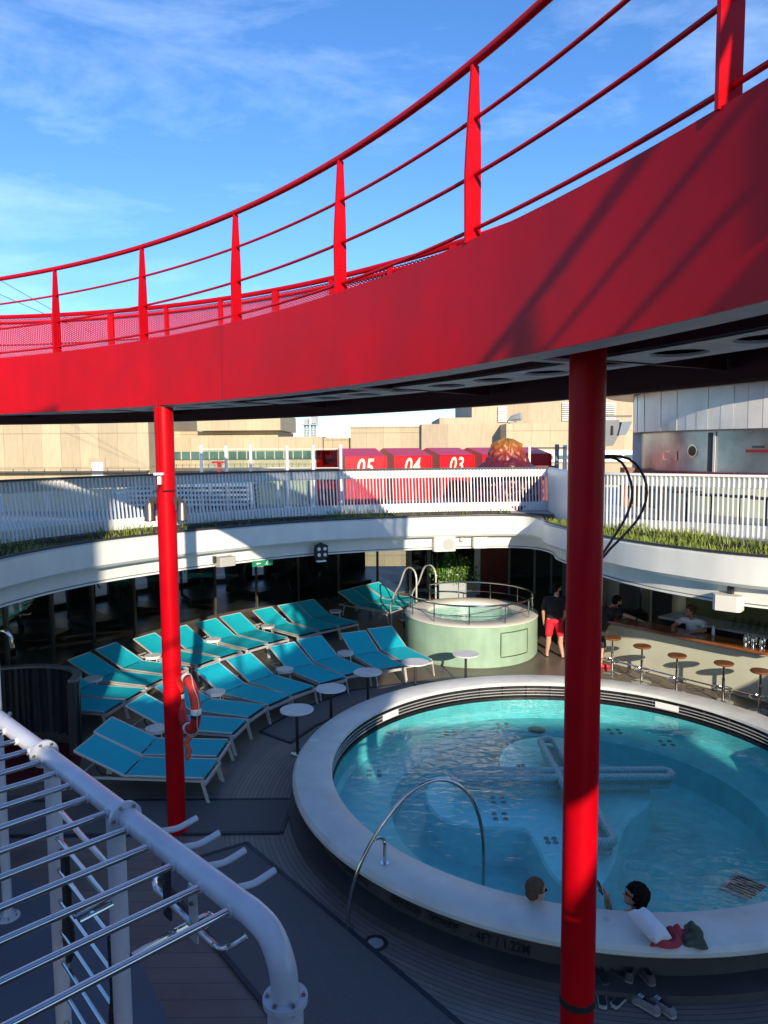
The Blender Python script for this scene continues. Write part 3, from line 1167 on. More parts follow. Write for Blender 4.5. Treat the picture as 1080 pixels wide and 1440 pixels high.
# hand rail arching from the deck over the rim into the water
P0, P1 = (-0.41, 7.30), (1.02, 7.85)
px_ = [(489, 1306), (492, 1268), (502, 1228), (518, 1192), (540, 1156), (568, 1122), (598, 1101), (628, 1097), (655, 1112), (670, 1138), (678, 1170), (680, 1205), (678, 1240)]
arc = [on_wall(u, v, P0, P1) for u, v in px_]
arc[0].z = 0.0
arc[-1].z = -.1
arc = crom([tuple(p) for p in arc], .06)
hr = thing('pool_handrail', 'tall arched chrome hand rail from the deck over the pool rim into the water', 'handrail', (P0[0], P0[1], 0))
mb = MB()
mb.tube(arc, .021, 12)
part('arched_tube', mb, M['chrome'], hr)
c = at(541, 1214, .5)
tgt = on_wall(527, 1180, P0, P1)
mb = MB()
mb.tube(crom([(c.x, c.y, .5), (c.x, c.y, .62), (c.x, c.y, .74), (c.x - .03, c.y - .01, .79), tuple(tgt)], .03), .019, 10)
part('support_tube', mb, M['chrome'], hr)
mb = MB()
mb.disc((c.x, c.y, .5), .05, .008)
mb.disc((P0[0], P0[1], .004), .06, .012)
part('foot_flange', mb, M['chrome'], hr)
# round deck light
c = at(528, 1327, 0)
dl = thing('deck_light', 'small round recessed light in the deck boards near the arched hand rail', 'deck light', (c.x, c.y, .004))
mb = MB(); mb.lathe([(.0, .009), (.08, .009), (.085, .004)], (c.x, c.y, 0), 24); part('lens', mb, M['greysign'], dl)
mb = MB(); mb.lathe([(.085, .005), (.088, .012), (.125, .010), (.13, .005)], (c.x, c.y, 0), 24); part('ring', mb, M['dark'], dl)
c = at(372, 1035, 0)

# ---------------------------------------------------------------- hot tub
TC = (2.13, 17.93)
tub = thing('hot_tub', 'round raised hot tub with pale green cladding and steel guard rail', 'hot tub', (TC[0], TC[1], 0))
TT = (TC[0], TC[1], 0)
mb = MB()
mb.lathe([(1.58, .0), (1.58, .04), (1.62, .05), (1.62, .93), (1.60, .95), (1.5, .95), (1.5, 0)], TT, 96, closed=True)
part('cladding', mb, M['tub'], tub)
mb = MB()
mb.lathe([(1.64, .95), (1.64, .965), (1.60, .985), (1.48, .99), (1.15, 1.0), (1.08, .96), (1.02, .6), (.5, .45), (0, .45), (0, .4), (1.1, .5), (1.45, .94), (1.6, .95)], TT, 96, closed=True)
part('shell', mb, M['tubrim'], tub)
mb = MB()
mb.lathe([(0, .9), (1.075, .9)], TT, 64)
part('water', mb, M['tubwater'], tub, recalc=False)
# access hatch: outline sweep on the drum
def drum(a, z, r=1.622):
    return (TC[0] + r * cos(a), TC[1] + r * sin(a), z)
a0, a1 = radians(-72), radians(-43)
mb = MB()
out_ = [drum(a0 + (a1 - a0) * i / 12, .24) for i in range(13)] + [drum(a1, .24 + .56 * i / 6) for i in range(1, 7)] + [drum(a1 - (a1 - a0) * i / 12, .80) for i in range(1, 13)] + [drum(a0, .80 - .56 * i / 6) for i in range(1, 6)]
mb.tube(out_, .012, 6, closed=True)
part('hatch_frame', mb, M['steel'], tub)
mb = MB()
mb.lathe([(1.63, .26), (1.63, .78)], TT, 12, a0=a0 + .015, a1=a1 - .015)
part('hatch', mb, M['tub'], tub, recalc=False)
# guard rail with gap at the left rear for the steps
g0, g1 = radians(-195), radians(128)
mb = MB()
rl = [drum(g0 + (g1 - g0) * i / 60, 1.42, 1.52) for i in range(61)]
mb.tube(rl, .022, 8)
part('top_rail', mb, M['chrome'], tub)
mb = MB()
rl = [drum(g0 + (g1 - g0) * i / 60, 1.18, 1.52) for i in range(61)]
mb.tube(rl, .008, 6)
part('mid_rail', mb, M['chrome'], tub)
for k in range(11):
    a = g0 + (g1 - g0) * k / 10
    b = MB()
    b.tube([drum(a, .98, 1.52), drum(a, 1.40, 1.52)], .014 if k % 10 else .022, 8)
    part('rail_post', b, M['chrome'], tub)

# steps and their two looped hand rails at the left of the tub
stp = thing('tub_steps', 'timber steps with looped steel hand rails climbing to the hot tub', 'steps', (.6, 20.0, 0))
RB, RE = Vector((.20, 20.45, 0)), Vector((.86, 19.60, 0))
sd = (RE - RB).normalized()
sn = Vector((-sd.y, sd.x, 0))
for k in range(4):
    b = MB()
    c = RE + sn * .34 + sd * .05 - sd * .26 * k
    b.obox(c + Vector((0, 0, .84 - .22 * k)), (.27, .62, .04), atan2(sd.y, sd.x))
    b.obox(c + sd * .12 + Vector((0, 0, .73 - .22 * k)), (.02, .60, .18), atan2(sd.y, sd.x))
    part('tread', b, M['wood'], stp)
for du in (0, .70):
    b = MB()
    O_ = RB + sn * du
    pr = [(0, 0), (-.02, .30), (-.03, .55), (.09, .88), (.33, 1.22), (.50, 1.58), (.62, 1.72), (.78, 1.76), (.93, 1.68), (1, 1.50), (1, 1.2), (1, .86)]
    b.tube(crom([tuple(O_ + (RE - RB) * t_ + Vector((0, 0, z_))) for t_, z_ in pr], .05), .024, 12)
    part('looped_handrail', b, M['alu'], stp)


# ================================================================ RED WALKWAY
WC = (-10.2, -1.0)


def Rin(t):
    x = max(t, -.1) - .8
    x = min(x, .95)
    return .363 * x ** 3 + .601 * x ** 2 + .676 * x + 12.506


def Rout(t):
    if t < .45:
        k = min(1, (.45 - t) / .38)
        return 14.84 - 1.0 * k * k * (3 - 2 * k)
    x = min(t - .8, .62)
    return -1.999 * x ** 3 - .719 * x ** 2 + 1.398 * x + 15.33


def wp(t, s=0.0, z=None):
    R_ = Rin(t) + (Rout(t) - Rin(t)) * s
    x, y = WC[0] + cos(t) * R_, WC[1] + sin(t) * R_
    return (x, y) if z is None else Vector((x, y, z))


TH = [-.62 + i * .02 for i in range(int((1.75 + .62) / .02) + 1)]
PI_ = [wp(t) for t in TH]          # travels anticlockwise: left of travel = towards the ring centre
PO_ = [wp(t, 1) for t in TH]
ZB, ZT = 5.55, 6.372
walk = thing('elevated_walkway', 'glossy red curved elevated walkway sweeping overhead with railings', 'walkway', (wp(.5, .5)[0], wp(.5, .5)[1], ZB))
mb = MB()
mb.sweep(PI_, [(0, ZB), (0, ZT), (-.03, ZT + .012), (-.06, ZT), (-.06, ZB + .2), (-.02, ZB + .012), (-.012, ZB)])
part('inner_fascia', mb, M['red'], walk, sharp=50)
mb = MB()
mb.sweep(PI_, [(-.013, ZB - .002), (-.013, ZB + .012), (-.22, ZB + .012), (-.22, ZB - .002)])
part('inner_flange', mb, M['under'], walk)
mb = MB()
mb.sweep(PO_, [(0, 5.50), (0, ZT), (.02, ZT), (.02, 5.50)])
part('outer_fascia', mb, M['red'], walk)
mb = MB()
mb.sweep(PO_, [(.022, 5.495), (.022, ZT - .01), (.05, ZT - .01), (.05, 5.53), (.12, 5.53), (.12, 5.495)])
part('flange_shade_liner', mb, M['underdark'], walk)  # flange with a dark liner; the bay's shade is put into its colour
mb = MB()
n = len(TH)
a_ = [wp(t, .022, 6.25) for t in TH]
b_ = [wp(t, .98, 6.25) for t in TH]
mb.add(a_ + b_ + [p - Vector((0, 0, .04)) for p in a_ + b_],
       [(i, i + 1, n + i + 1, n + i) for i in range(n - 1)] + [(2 * n + i, 2 * n + i + 1, 3 * n + i + 1, 3 * n + i) for i in range(n - 1)])
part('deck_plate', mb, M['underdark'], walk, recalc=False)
# seam lines on the inner fascia and underside girder with lightening holes
for t in (.835, .30):
    mb = MB()
    p = wp(t)
    d = Vector((cos(t), sin(t), 0))
    mb.obox((p[0] - d.x * .001, p[1] - d.y * .001, (ZB + ZT) / 2), (.006, .008, ZT - ZB - .01), t)
    part('plate_seam', mb, M['maroon'], walk)
mb = MB()
dth = .052
hN = 16
k = -10
t = -.5
while t < 1.7:
    tc_, sc_ = t + dth / 2, .52
    out, inn = [], []
    s0, s1 = .40, .64
    W_ = (Rout(tc_) - Rin(tc_))
    for i in range(hN):
        a = 2 * pi * i / hN + pi / 4
        c_, q_ = cos(a), sin(a)
        m_ = 1 / max(abs(c_), abs(q_))
        out.append(wp(tc_ + c_ * m_ * dth / 2, sc_ + q_ * m_ * (s1 - s0) / 2, ZB + .10))
        inn.append(wp(tc_ + c_ * .19 / Rin(tc_), sc_ + q_ * .19 / W_, ZB + .10))
    low = [p - Vector((0, 0, .02)) for p in inn]
    o2 = [p - Vector((0, 0, .02)) for p in out]
    fs = []
    for i in range(hN):
        j = (i + 1) % hN
        fs += [(i, j, hN + j, hN + i), (2 * hN + i, 2 * hN + j, 3 * hN + j, 3 * hN + i), (hN + i, hN + j, 3 * hN + j, 3 * hN + i)]
    mb.add(out + inn + o2 + low, fs)
    t += dth
part('holed_girder_plate', mb, M['under'], walk, recalc=False)
mb = MB()
for s_ in (.40, .64):
    P_ = [wp(t, s_) for t in TH]
    mb.sweep(P_, [(.01, ZB + .105), (.01, 6.2), (-.01, 6.2), (-.01, ZB + .105)])
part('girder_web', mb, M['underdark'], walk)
t = -.55
while t < 1.7:
    for s0_, s1_ in ((.06, .395),):
        mb = MB()
        mb.beam(wp(t, s0_, ZB + .055), wp(t, s1_, ZB + .055), .10, .02)
        part('cross_flange', mb, M['under'], walk)
    mb = MB()
    mb.beam(wp(t, .06, ZB + .38), wp(t, .97, ZB + .38), .02, .62)
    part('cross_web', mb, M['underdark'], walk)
    t += .21

# inner guard rail: tapered flat posts and four tubes
POST_T = [1.63, 1.45, 1.28, 1.12, .97, .816, .664, .513, .3425, .17, 0.0, -.17, -.34]
for t in POST_T:
    b = MB()
    d = Vector((cos(t), sin(t), 0))
    T_ = Vector((-sin(t), cos(t), 0))
    B = wp(t, .012, ZT - .01)
    prof = [(.082, 0), (.082, .62), (.062, 1.15), (.007, 1.15), (-.033, .62), (-.043, .45), (-.041, 0)]
    K = len(prof)
    vs = [B + d * a + Vector((0, 0, z)) + T_ * s_ for s_ in (-.011, .011) for a, z in prof]
    b.add(vs, [tuple(range(K)), tuple(range(K, 2 * K))] + [(i, (i + 1) % K, K + (i + 1) % K, K + i) for i in range(K)])
    part('guard_post', b, M['red_rail'], walk)
TT_ = [TH[0] + (TH[-1] - TH[0]) * i / 150 for i in range(151)]
for z, r_, nm in ((1.165, .03, 'top_rail'), (.80, .014, 'guard_bar'), (.44, .014, 'guard_bar'), (.09, .014, 'guard_bar')):
    b = MB()
    b.tube([wp(t, .012, ZT + z) + Vector((cos(t), sin(t), 0)) * .032 for t in TT_], r_, 16 if r_ > .02 else 12)
    part(nm, b, M['red_rail'], walk)
# outer fence
b = MB()
fv, ff, uvs = [], [], []
dist = 0
prev = None
for i, t in enumerate(TT_):
    p = wp(t, .985)
    if prev:
        dist += hypot(p[0] - prev[0], p[1] - prev[1])
    prev = p
    fv += [(p[0], p[1], ZT - .05), (p[0], p[1], ZT + 1.10)]
    uvs += [(dist, 0), (dist, 1.15)]
    if i:
        ff.append((2 * i - 2, 2 * i, 2 * i + 1, 2 * i - 1))
b.add(fv, ff)
fo = part('mesh_panel', b, M['mesh'], walk, recalc=False)
ul = fo.data.uv_layers.new(name='UVMap')
for li, lp in enumerate(fo.data.loops):
    ul.data[li].uv = uvs[lp.vertex_index]
for z, r_, nm in ((1.14, .042, 'fence_rail'), (1.03, .022, 'fence_rail'), (.62, .012, 'fence_rail'), (.25, .012, 'fence_rail')):
    b = MB()
    b.tube([wp(t, .975, ZT + z) for t in TT_], r_, 8)
    part(nm, b, M['red_rail'], walk)
t = 1.7
k = 0
while t > -.5:
    b = MB()
    q = wp(t, .97)
    b.obox((q[0], q[1], ZT + .52), (.05, .07 if k % 3 else .11, 1.2), t)
    part('fence_post', b, M['red_rail'], walk)
    t -= .079
    k += 1

# ---------------------------------------------------------------- columns
CL = (-2.76, 9.32)
CR = (1.335, 4.86)
def column(x, y, label, extra=None):
    t = thing('support_column', label, 'column', (x, y, 0))
    b = MB()
    b.lathe([(.118, 0), (.118, ZB - .02 if x < 0 else ZB + .3)], (x, y, 0), 40)
    part('shaft', b, M['red'], t)
    b = MB()
    b.lathe([(.118, 0.0), (.17, 0.0), (.17, .02), (.118, .035)], (x, y, .004), 32)
    part('base_flange', b, M['red'], t)
    return t


cl = column(*CL, 'slender red round column at left carrying the walkway, with life ring and floodlights')
cr = column(*CR, 'thick looking near red column at right with a black strap near its foot')
mb = MB()
mb.lathe([(.1185, 1.11), (.123, 1.115), (.123, 1.16), (.1185, 1.165)], (CR[0], CR[1], 0), 40, closed=True)
part('strap', mb, M['rubberband'], cr)
# conduit, junction box and two floodlights on the left column
def onL(ang, r=.13):
    return (CL[0] + r * cos(ang), CL[1] + r * sin(ang))
q = onL(radians(-108))
mb = MB()
mb.tube([(q[0], q[1], 5.6), (q[0], q[1], 4.72)], .009, 6)
q2 = onL(radians(-94))
mb.tube([(q2[0], q2[1], 5.6), (q2[0], q2[1], 4.78)], .006, 6)
part('conduit', mb, M['red_rail'], cl)
mb = MB()
mb.obox((q[0], q[1] - .02, 4.70), (.12, .05, .03))
mb.obox((q[0] + .01, q[1] - .03, 4.62), (.045, .045, .1))
part('junction_box', mb, M['white'], cl)
mb = MB()
mb.tube([(q[0] + .01, q[1] - .03, 4.57), (q[0] - .02, q[1] - .05, 4.5), (CL[0] - .14, CL[1] - .08, 4.47)], .006, 6)
mb.tube([(q[0] + .01, q[1] - .03, 4.57), (q[0] + .05, q[1] - .05, 4.49), (CL[0] + .15, CL[1] - .08, 4.49)], .006, 6)
part('cable', mb, M['black'], cl)
for sx, lab in ((-1, 'grey can floodlight clamped to the left side of the left red column'), (1, 'grey can floodlight clamped to the right side of the left red column')):
    x = CL[0] + sx * .205
    fl = thing('floodlight', lab, 'floodlight', (x, CL[1] - .03, 4.18))
    b = MB()
    b.lathe([(0, 4.34), (.05, 4.335), (.062, 4.30), (.07, 4.12), (.074, 4.11), (.065, 4.10), (0, 4.12)], (x, CL[1] - .03, 0), 20)
    part('housing', b, M['bronzefix'], fl)
    b = MB()
    b.beam((CL[0] + sx * .11, CL[1] - .03, 4.36), (x + sx * .0, CL[1] - .03, 4.36), .04, .08)
    b.beam((x - sx * .06, CL[1] - .09, 4.30), (x - sx * .06, CL[1] + .05, 4.30), .025, .12)
    part('bracket', b, M['dark'], fl)

# hoses looping beside the near column
for k, (pts, lab) in enumerate((
        ([(838, 642), (862, 641), (884, 645), (900, 660), (909, 682), (908, 705), (897, 730), (878, 752), (858, 772), (842, 790)], 'longer dark hose looping out to the right of the near red column'),
        ([(838, 644), (858, 643), (874, 650), (884, 668), (889, 690), (886, 712), (876, 735), (862, 757), (848, 778), (840, 788)], 'shorter dark hose looping inside the longer one beside the near red column'))):
    b = MB()
    W3 = [on_wall(u, v, (CR[0] - 1, CR[1] + .1 + .03 * k), (CR[0] + 1, CR[1] + .1 + .03 * k)) for u, v in pts]
    b.tube(crom([(CR[0], CR[1] + .1, W3[0].z)] + [tuple(p) for p in W3] + [(CR[0], CR[1] + .1, W3[-1].z - .1)], .05), .0092, 8)
    solo('hose', b, M['hose'], lab, 'hose')

# life ring on the left column
lr = thing('life_ring', 'orange life ring with reflective bands hanging on the right of the left red column', 'life ring', (CL[0] + .2, CL[1] - .1, 1.4))
LC = Vector((CL[0] + .255, CL[1] - .24, 1.80))
an = radians(-57)
E1, E2, E3 = Vector((cos(an), sin(an), 0)), Vector((0, 0, 1)), Vector((-sin(an), cos(an), 0))
mb = MB()
ring = [LC + (E1 * cos(a) + E2 * sin(a)) * .325 for a in [2 * pi * i / 40 for i in range(40)]]
mb.tube(ring, .062, 14, closed=True)
part('ring', mb, M['orange'], lr)
for a in (0, 90, 180, 270):
    b = MB()
    pts = [LC + (E1 * cos(radians(a + d)) + E2 * sin(radians(a + d))) * .325 for d in (-7, -3, 1, 5)]
    b.tube(pts, .0645, 14)
    part('reflective_band', b, M['reflect'], lr)
    b = MB()
    pts = [LC + (E1 * cos(radians(a + d)) + E2 * sin(radians(a + d))) * .325 for d in (-14, -11, -7.3)]
    b.tube(pts, .0642, 14)
    part('dark_band', b, M['dark'], lr)
mb = MB()
rp_ = []
for i in range(80):
    a = 2 * pi * i / 80
    rr = .395 + .03 * abs(sin(2 * a))
    rp_.append(LC + (E1 * cos(a) + E2 * sin(a)) * rr + E3 * .015 * sin(6 * a))
mb.tube(rp_, .006, 6, closed=True)
lp2 = [LC + (E1 * cos(a) + E2 * sin(a)) * (.325 + .075 * cos(b__)) + E3 * (.07 * sin(b__)) for a, b__ in [(radians(-70 + 12 * sin(k * .5)), k * .42) for k in range(16)]]
mb.tube(lp2, .006, 6)
part('grab_rope', mb, M['rope'], lr)
mb = MB()
mb.tube([LC + E2 * -.40 + Vector((.03, 0, 0)), LC + E2 * -.45, LC + E2 * -.52 + Vector((-.03, 0, 0)), LC + E2 * -.62, LC + E2 * -.70 + Vector((-.02, 0, 0)), LC + E2 * -.75 + Vector((-.03, 0, 0))],
        [.03, .045, .035, .045, .04, .015], 10)
mb.tube([LC + E2 * -.33, LC + E2 * -.42 + Vector((.02, 0, 0))], .008, 6)
part('rope_coil', mb, M['ropebag'], lr)

# ================================================================ GLASS WALL AND GYM
GW = crom([(-9.2, 9.5), (-8.6, 12), (-7.95, 15.1), (-7.47, 17.14), (-6.95, 18.73), (-5.98, 20.41), (-4.6, 22.22), (-2.34, 23.75), (-.5, 24.75), (.9, 25.25)], .2)
gw = thing('glass_wall', 'long dark tinted glass wall of the gym behind the teal loungers', 'glass wall', (-5.9, 20.4, 0))
mb = MB()
mb.sweep(GW, [(.0, .06), (.0, 2.60), (.012, 2.60), (.012, .06)])
part('panes', mb, M['tinted'], gw)
gp = resample(GW, 1.45)
for (p, n_) in zip(gp, normals(gp)):
    b = MB()
    b.obox((p[0], p[1], 1.3), (.05, .09, 2.5), atan2(n_[1], n_[0]) + pi / 2)
    part('mullion', b, M['mullion'], gw)
mb = MB()
mb.sweep(GW, [(-.04, 0), (-.04, .07), (.05, .07), (.05, 0)])
part('sill', mb, M['mullion'], gw)
# doors beside the glass
D0, D1 = Vector((.9, 25.25, 0)), Vector((3.15, 25.1, 0))
dd = (D1 - D0).normalized()
for k, (s0, s1, lab) in enumerate(((.0, .62, 'narrow glass door leaf with pale frame, left of the pair behind the tub steps'), (.66, 1.28, 'glass door leaf with pale frame, right of the pair behind the tub steps'))):
    t = thing('glass_door', lab, 'door', tuple(D0 + dd * s0))
    b = MB()
    A_, B_ = D0 + dd * s0, D0 + dd * s1
    for X in (A_, B_):
        b.obox((X.x, X.y, 1.24), (.09, .07, 2.48))
    b.beam(A_ + Vector((.05, 0, 2.42)), B_ + Vector((-.05, 0, 2.42)), .06, .1)
    b.beam(A_ + Vector((.05, 0, .08)), B_ + Vector((-.05, 0, .08)), .06, .12)
    part('frame', b, M['doorframe'], t)
    b = MB()
    b.beam(A_ + Vector((.05, 0, 1.25)), B_ + Vector((-.05, 0, 1.25)), .012, 2.2)
    part('pane', b, M['tinted'], t)
    b = MB()
    X = (B_ if k == 0 else A_) + Vector((-.1 if k == 0 else .1, -.07, 1.1))
    b.tube([X - Vector((0, 0, .25)), X + Vector((0, 0, .25))], .015, 6)
    part('handle', b, M['chrome'], t)
b = MB()
A_, B_ = D0 + dd * 1.33, Vector((3.05, 25.1, 0))
b.beam(A_ + Vector((0, 0, 1.3)), B_ + Vector((0, 0, 1.3)), .02, 2.5)
solo('window_pane', b, M['tinted'], 'tinted glass panel behind the flowering shrub', 'window')
b = MB()
b.obox((3.17, 24.9, 1.28), (.2, .14, 2.56))
wc_ = thing('white_pillar', 'slim white pillar between the shrub and the maroon wall', 'pillar', (3.17, 24.9, 0))
part('shaft', b, M['white'], wc_)
b = MB()
b.obox((3.19, 24.82, 1.95), (.11, .02, .14)); b.obox((3.19, 24.82, 1.75), (.11, .02, .14))
part('call_plate', b, M['dark'], wc_)
b = MB(); b.obox((3.75, 25.0, 1.28), (.95, .12, 2.56))
solo('maroon_wall', b, M['maroon'], 'dark maroon wall panel right of the slim white pillar', 'wall')
b = MB()
b.box((4.2, 28.2, 0), (12, 28.3, 2.56)); b.box((4.15, 25.1, 0), (4.25, 28.2, 2.56))
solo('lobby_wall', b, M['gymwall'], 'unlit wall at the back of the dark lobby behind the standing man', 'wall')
for k, (x, lab) in enumerate(((4.28, 'thin grey post at the left of the dark lobby opening'), (5.15, 'thin grey post in the middle of the dark lobby opening'), (5.72, 'thin grey post at the right of the dark lobby opening'))):
    b = MB(); b.obox((x, 25.0, 1.28), (.07, .07, 2.56))
    solo('lobby_post', b, M['greysign'], lab, 'post')
b = MB(); b.obox((6.6, 24.2, 1.28), (1.35, .15, 2.56), radians(-8)); 
solo('blue_grey_wall', b, M['bluewall'], 'blue grey wall panel at the back right of the pool deck', 'wall')
b = MB()
b.box((4.3, 25.3, 1.1), (5.1, 25.34, 1.14)); b.box((4.3, 25.3, .3), (4.34, 25.34, 1.1)); b.box((5.06, 25.3, .3), (5.1, 25.34, 1.1))
b.box((4.3, 25.3, .62), (5.1, 25.5, .66)); b.box((4.3, 25.3, 0), (4.34, 25.34, .3)); b.box((5.06, 25.3, 0), (5.1, 25.34, .3))
solo('lobby_shelf', b, M['dark'], 'dark open shelf in the shadowy lobby', 'shelf')

# gym behind the glass
struct_g = MB()
gb = offset(GW, 5.0)
vs = [(p[0], p[1], .012) for p in offset(GW, .06)] + [(p[0], p[1], .012) for p in gb]
k = len(GW)
struct_g.add(vs, [(i, i + 1, k + i + 1, k + i) for i in range(k - 1)])
struct('gym_floor', struct_g, M['gymfloor'], recalc=False)
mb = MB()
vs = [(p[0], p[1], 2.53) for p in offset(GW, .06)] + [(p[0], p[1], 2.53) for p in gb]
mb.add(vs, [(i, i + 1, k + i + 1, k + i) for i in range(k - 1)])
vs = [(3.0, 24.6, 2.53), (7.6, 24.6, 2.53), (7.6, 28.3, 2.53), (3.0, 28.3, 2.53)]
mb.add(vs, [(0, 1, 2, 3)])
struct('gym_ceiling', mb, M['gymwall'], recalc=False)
mb = MB()
gbl = resample(gb, .25)
nn = normals(gbl)
mb2 = MB()
kk = 0
rnd = random.Random(5)
i = 0
mb.sweep(gbl, [(0, .0), (0, .15), (.15, .15), (.15, .0)])
mb.sweep(gbl, [(0, 1.95), (0, 2.6), (.15, 2.6), (.15, 1.95)])
while i < len(gbl) - 1:
    w = 2 + (i * 7) % 3 if gbl[i][0] < -5.5 else 400
    j = min(i + w, len(gbl) - 1)
    mb.sweep(gbl[i:j + 1], [(0.01, .15), (0.01, 1.95), (.14, 1.95), (.14, .15)])
    i = j + (2 if (i // 3) % 2 else 3)
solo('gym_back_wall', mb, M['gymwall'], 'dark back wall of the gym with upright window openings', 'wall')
mb = MB()
mb.box((.9, 28.9, 0), (4.2, 29.0, 2.56)); mb.box((.85, 25.35, 0), (.9, 29.0, 2.56))
solo('corridor_wall', mb, M['gymwall'], 'dark corridor wall behind the glass doors', 'wall')


def machine(kind):
    t = thing('exercise_machine', '', 'gym machine')
    b = MB(); b.obox((0, 0, .12), (.75, 1.7, .16)); part('base', b, M['black'], t, True)
    b = MB()
    for s_ in (-1, 1):
        b.beam((s_ * .36, .7, .15), (s_ * .34, .95, 1.35), .07, .12)
        b.tube([(s_ * .34, .92, 1.2), (s_ * .34, .45, 1.12), (s_ * .34, .2, .95)], .022, 6)
    part('upright', b, M['dark'], t, True)
    b = MB(); b.obox((0, .93, 1.42), (.72, .12, .32)); part('console', b, M['black'], t, True)
    return t


mg = machine(0)
gm = resample(offset(GW, 2.4), 1.9)
nn = normals(gm)
for i, (p, n_) in enumerate(zip(gm, nn)):
    lab = 'black treadmill like gym machine behind the tinted glass, %s from the left' % (ORD[i] if i < 12 else 'last')
    o = mg if i == 0 else dup(mg, (0, 0, 0), 0, lab)
    o['label'] = lab
    o['group'] = 'machines in the gym'
    o.location = (p[0], p[1], .015)
    o.rotation_euler = (0, 0, atan2(n_[1], n_[0]) - pi / 2 + .3 * sin(i * 3))

# ---------------------------------------------------------------- fascia fittings
def facing(x, y, rz):
    return Matrix.Translation((x, y, 0)) @ Matrix.Rotation(rz, 4, 'Z')


def rbox(b, c, size, rz, bev=.015, mi=0):
    """box with chamfered upright edges"""
    hx, hy, hz = size[0] / 2, size[1] / 2, size[2] / 2
    e = bev
    poly = [(-hx + e, -hy), (hx - e, -hy), (hx, -hy + e), (hx, hy), (-hx, hy), (-hx, -hy + e)]
    R_ = Matrix.Rotation(rz, 2)
    n_ = len(poly)
    pts = [R_ @ Vector(p) for p in poly]
    b.prism([(c[0] + p.x, c[1] + p.y) for p in pts], c[2] - hz, c[2] + hz, mi)


def fascia_pt(u, v, z):
    q = at(u, v, z)
    k = min(range(len(OP)), key=lambda i: abs(540 + (OP[i][0]) / (OP[i][1] + .35) * FPX - u) + (1000 if (OP[i][1] < 9 or OP[i][0] > 9) else 0))
    return k


def fitting(u, off, z):
    k = fascia_pt(u, 0, z)
    p = offset(OP, off, True)[k]
    n_ = normals(OP, True)[k]
    return p, atan2(n_[1], n_[0]) - pi / 2, n_


p, rz, n_ = fitting(626, .14, 2.7)
sp_ = thing('speaker', 'white square speaker with round grille on the fascia above the flowering shrub', 'speaker', (p[0], p[1], 2.42), rz)
b = MB(); rbox(b, (0, .02, .2), (.56, .26, .36), 0, .05); part('cabinet', b, M['speakerw'], sp_, True)
b = MB(); b.tube([(.08, -.11, .2), (.08, -.125, .2)], .145, 28); part('grille', b, M['speakerg'], sp_, True)
p, rz, n_ = fitting(678, .18, 2.7)
sp_ = thing('fixture_box', 'plain cream box on the fascia just right of the round grille speaker', 'box', (p[0], p[1], 2.48), rz)
b = MB(); rbox(b, (0, 0, .15), (.36, .22, .28), 0, .03); part('cabinet', b, M['speakerw'], sp_, True)
b = MB(); b.box((-.05, .1, .1), (.05, .14, .2)); part('bracket', b, M['greysign'], sp_, True)
p, rz, n_ = fitting(653, .26, 2.7)
sp_ = thing('dome_camera', 'small white dome camera between the speaker and the cream box', 'camera', (p[0], p[1], 2.6), rz)
b = MB(); b.ell((0, -.03, .1), (.07, .07, .06)); part('dome', b, M['speakerw'], sp_, True)
b = MB(); b.box((-.07, .0, .09), (.07, .05, .17)); part('mount', b, M['greysign'], sp_, True)
p, rz, n_ = fitting(323, .12, 2.6)
sp_ = thing('fixture_box', 'grey box fixed to the left fascia above the gym glass', 'box', (p[0], p[1], 2.42), rz)
b = MB(); rbox(b, (0, 0, .16), (.38, .24, .2), 0, .02); part('cabinet', b, M['speakerg'], sp_, True)
b = MB(); b.box((-.25, .05, .14), (-.19, .12, .28)); part('bracket', b, M['dark'], sp_, True)
p, rz, n_ = fitting(447, .02, 2.6)
sp_ = thing('stage_light', 'black rounded fixture with four round white lamps on the left fascia', 'light fixture', (p[0], p[1], 2.35), rz)
b = MB(); b.tube([(-.13, 0, .26), (-.13, 0, .36), (0, 0, .41), (.13, 0, .36), (.13, 0, .12), (0, 0, .07), (-.13, 0, .12), (-.13, 0, .26)], .05, 8); b.obox((0, 0, .24), (.26, .12, .30)); part('housing', b, M['black'], sp_, True)
for dx in (-.075, .075):
    for dz in (.17, .31):
        b = MB(); b.tube([(dx, -.055, dz), (dx, -.07, dz)], .042, 16); part('lamp_lens', b, M['lamp'], sp_, True)
b = MB(); b.box((-.11, -.05, -.0), (.11, .06, .035)); part('foot_bracket', b, M['white'], sp_, True)
p, rz, n_ = fitting(371, .2, 2.5)
ex = thing('exit_sign', 'small green exit sign with white arrow and running figure under the left fascia', 'sign', (p[0], p[1], 2.36), rz)
b = MB(); b.box((-.26, -.01, .0), (.26, .012, .13)); part('panel', b, M['exit'], ex, True)
b = MB()
b.add([(-.17, -.013, .065), (-.12, -.013, .10), (-.12, -.013, .03)], [(0, 1, 2)])
b.add([(-.12, -.013, .055), (-.05, -.013, .055), (-.05, -.013, .075), (-.12, -.013, .075)], [(0, 1, 2, 3)])
part('arrow', b, M['reflect'], ex, True, recalc=False)
b = MB()
b.tube([(.12, -.012, .105), (.12, -.015, .105)], .012, 10)
for a_, c_ in (((.115, .095), (.10, .06)), ((.10, .06), (.125, .04)), ((.125, .04), (.12, .015)), ((.10, .06), (.085, .035)), ((.085, .035), (.06, .03)), ((.11, .09), (.085, .075)), ((.11, .09), (.14, .075))):
    b.beam((a_[0], -.014, a_[1]), (c_[0], -.014, c_[1]), .003, .009, up=(0, 0, 1) if abs(a_[0] - c_[0]) > abs(a_[1] - c_[1]) else (1, 0, 0))
part('running_figure', b, M['reflect'], ex, True)
p, rz, n_ = fitting(1012, .18, 2.6)
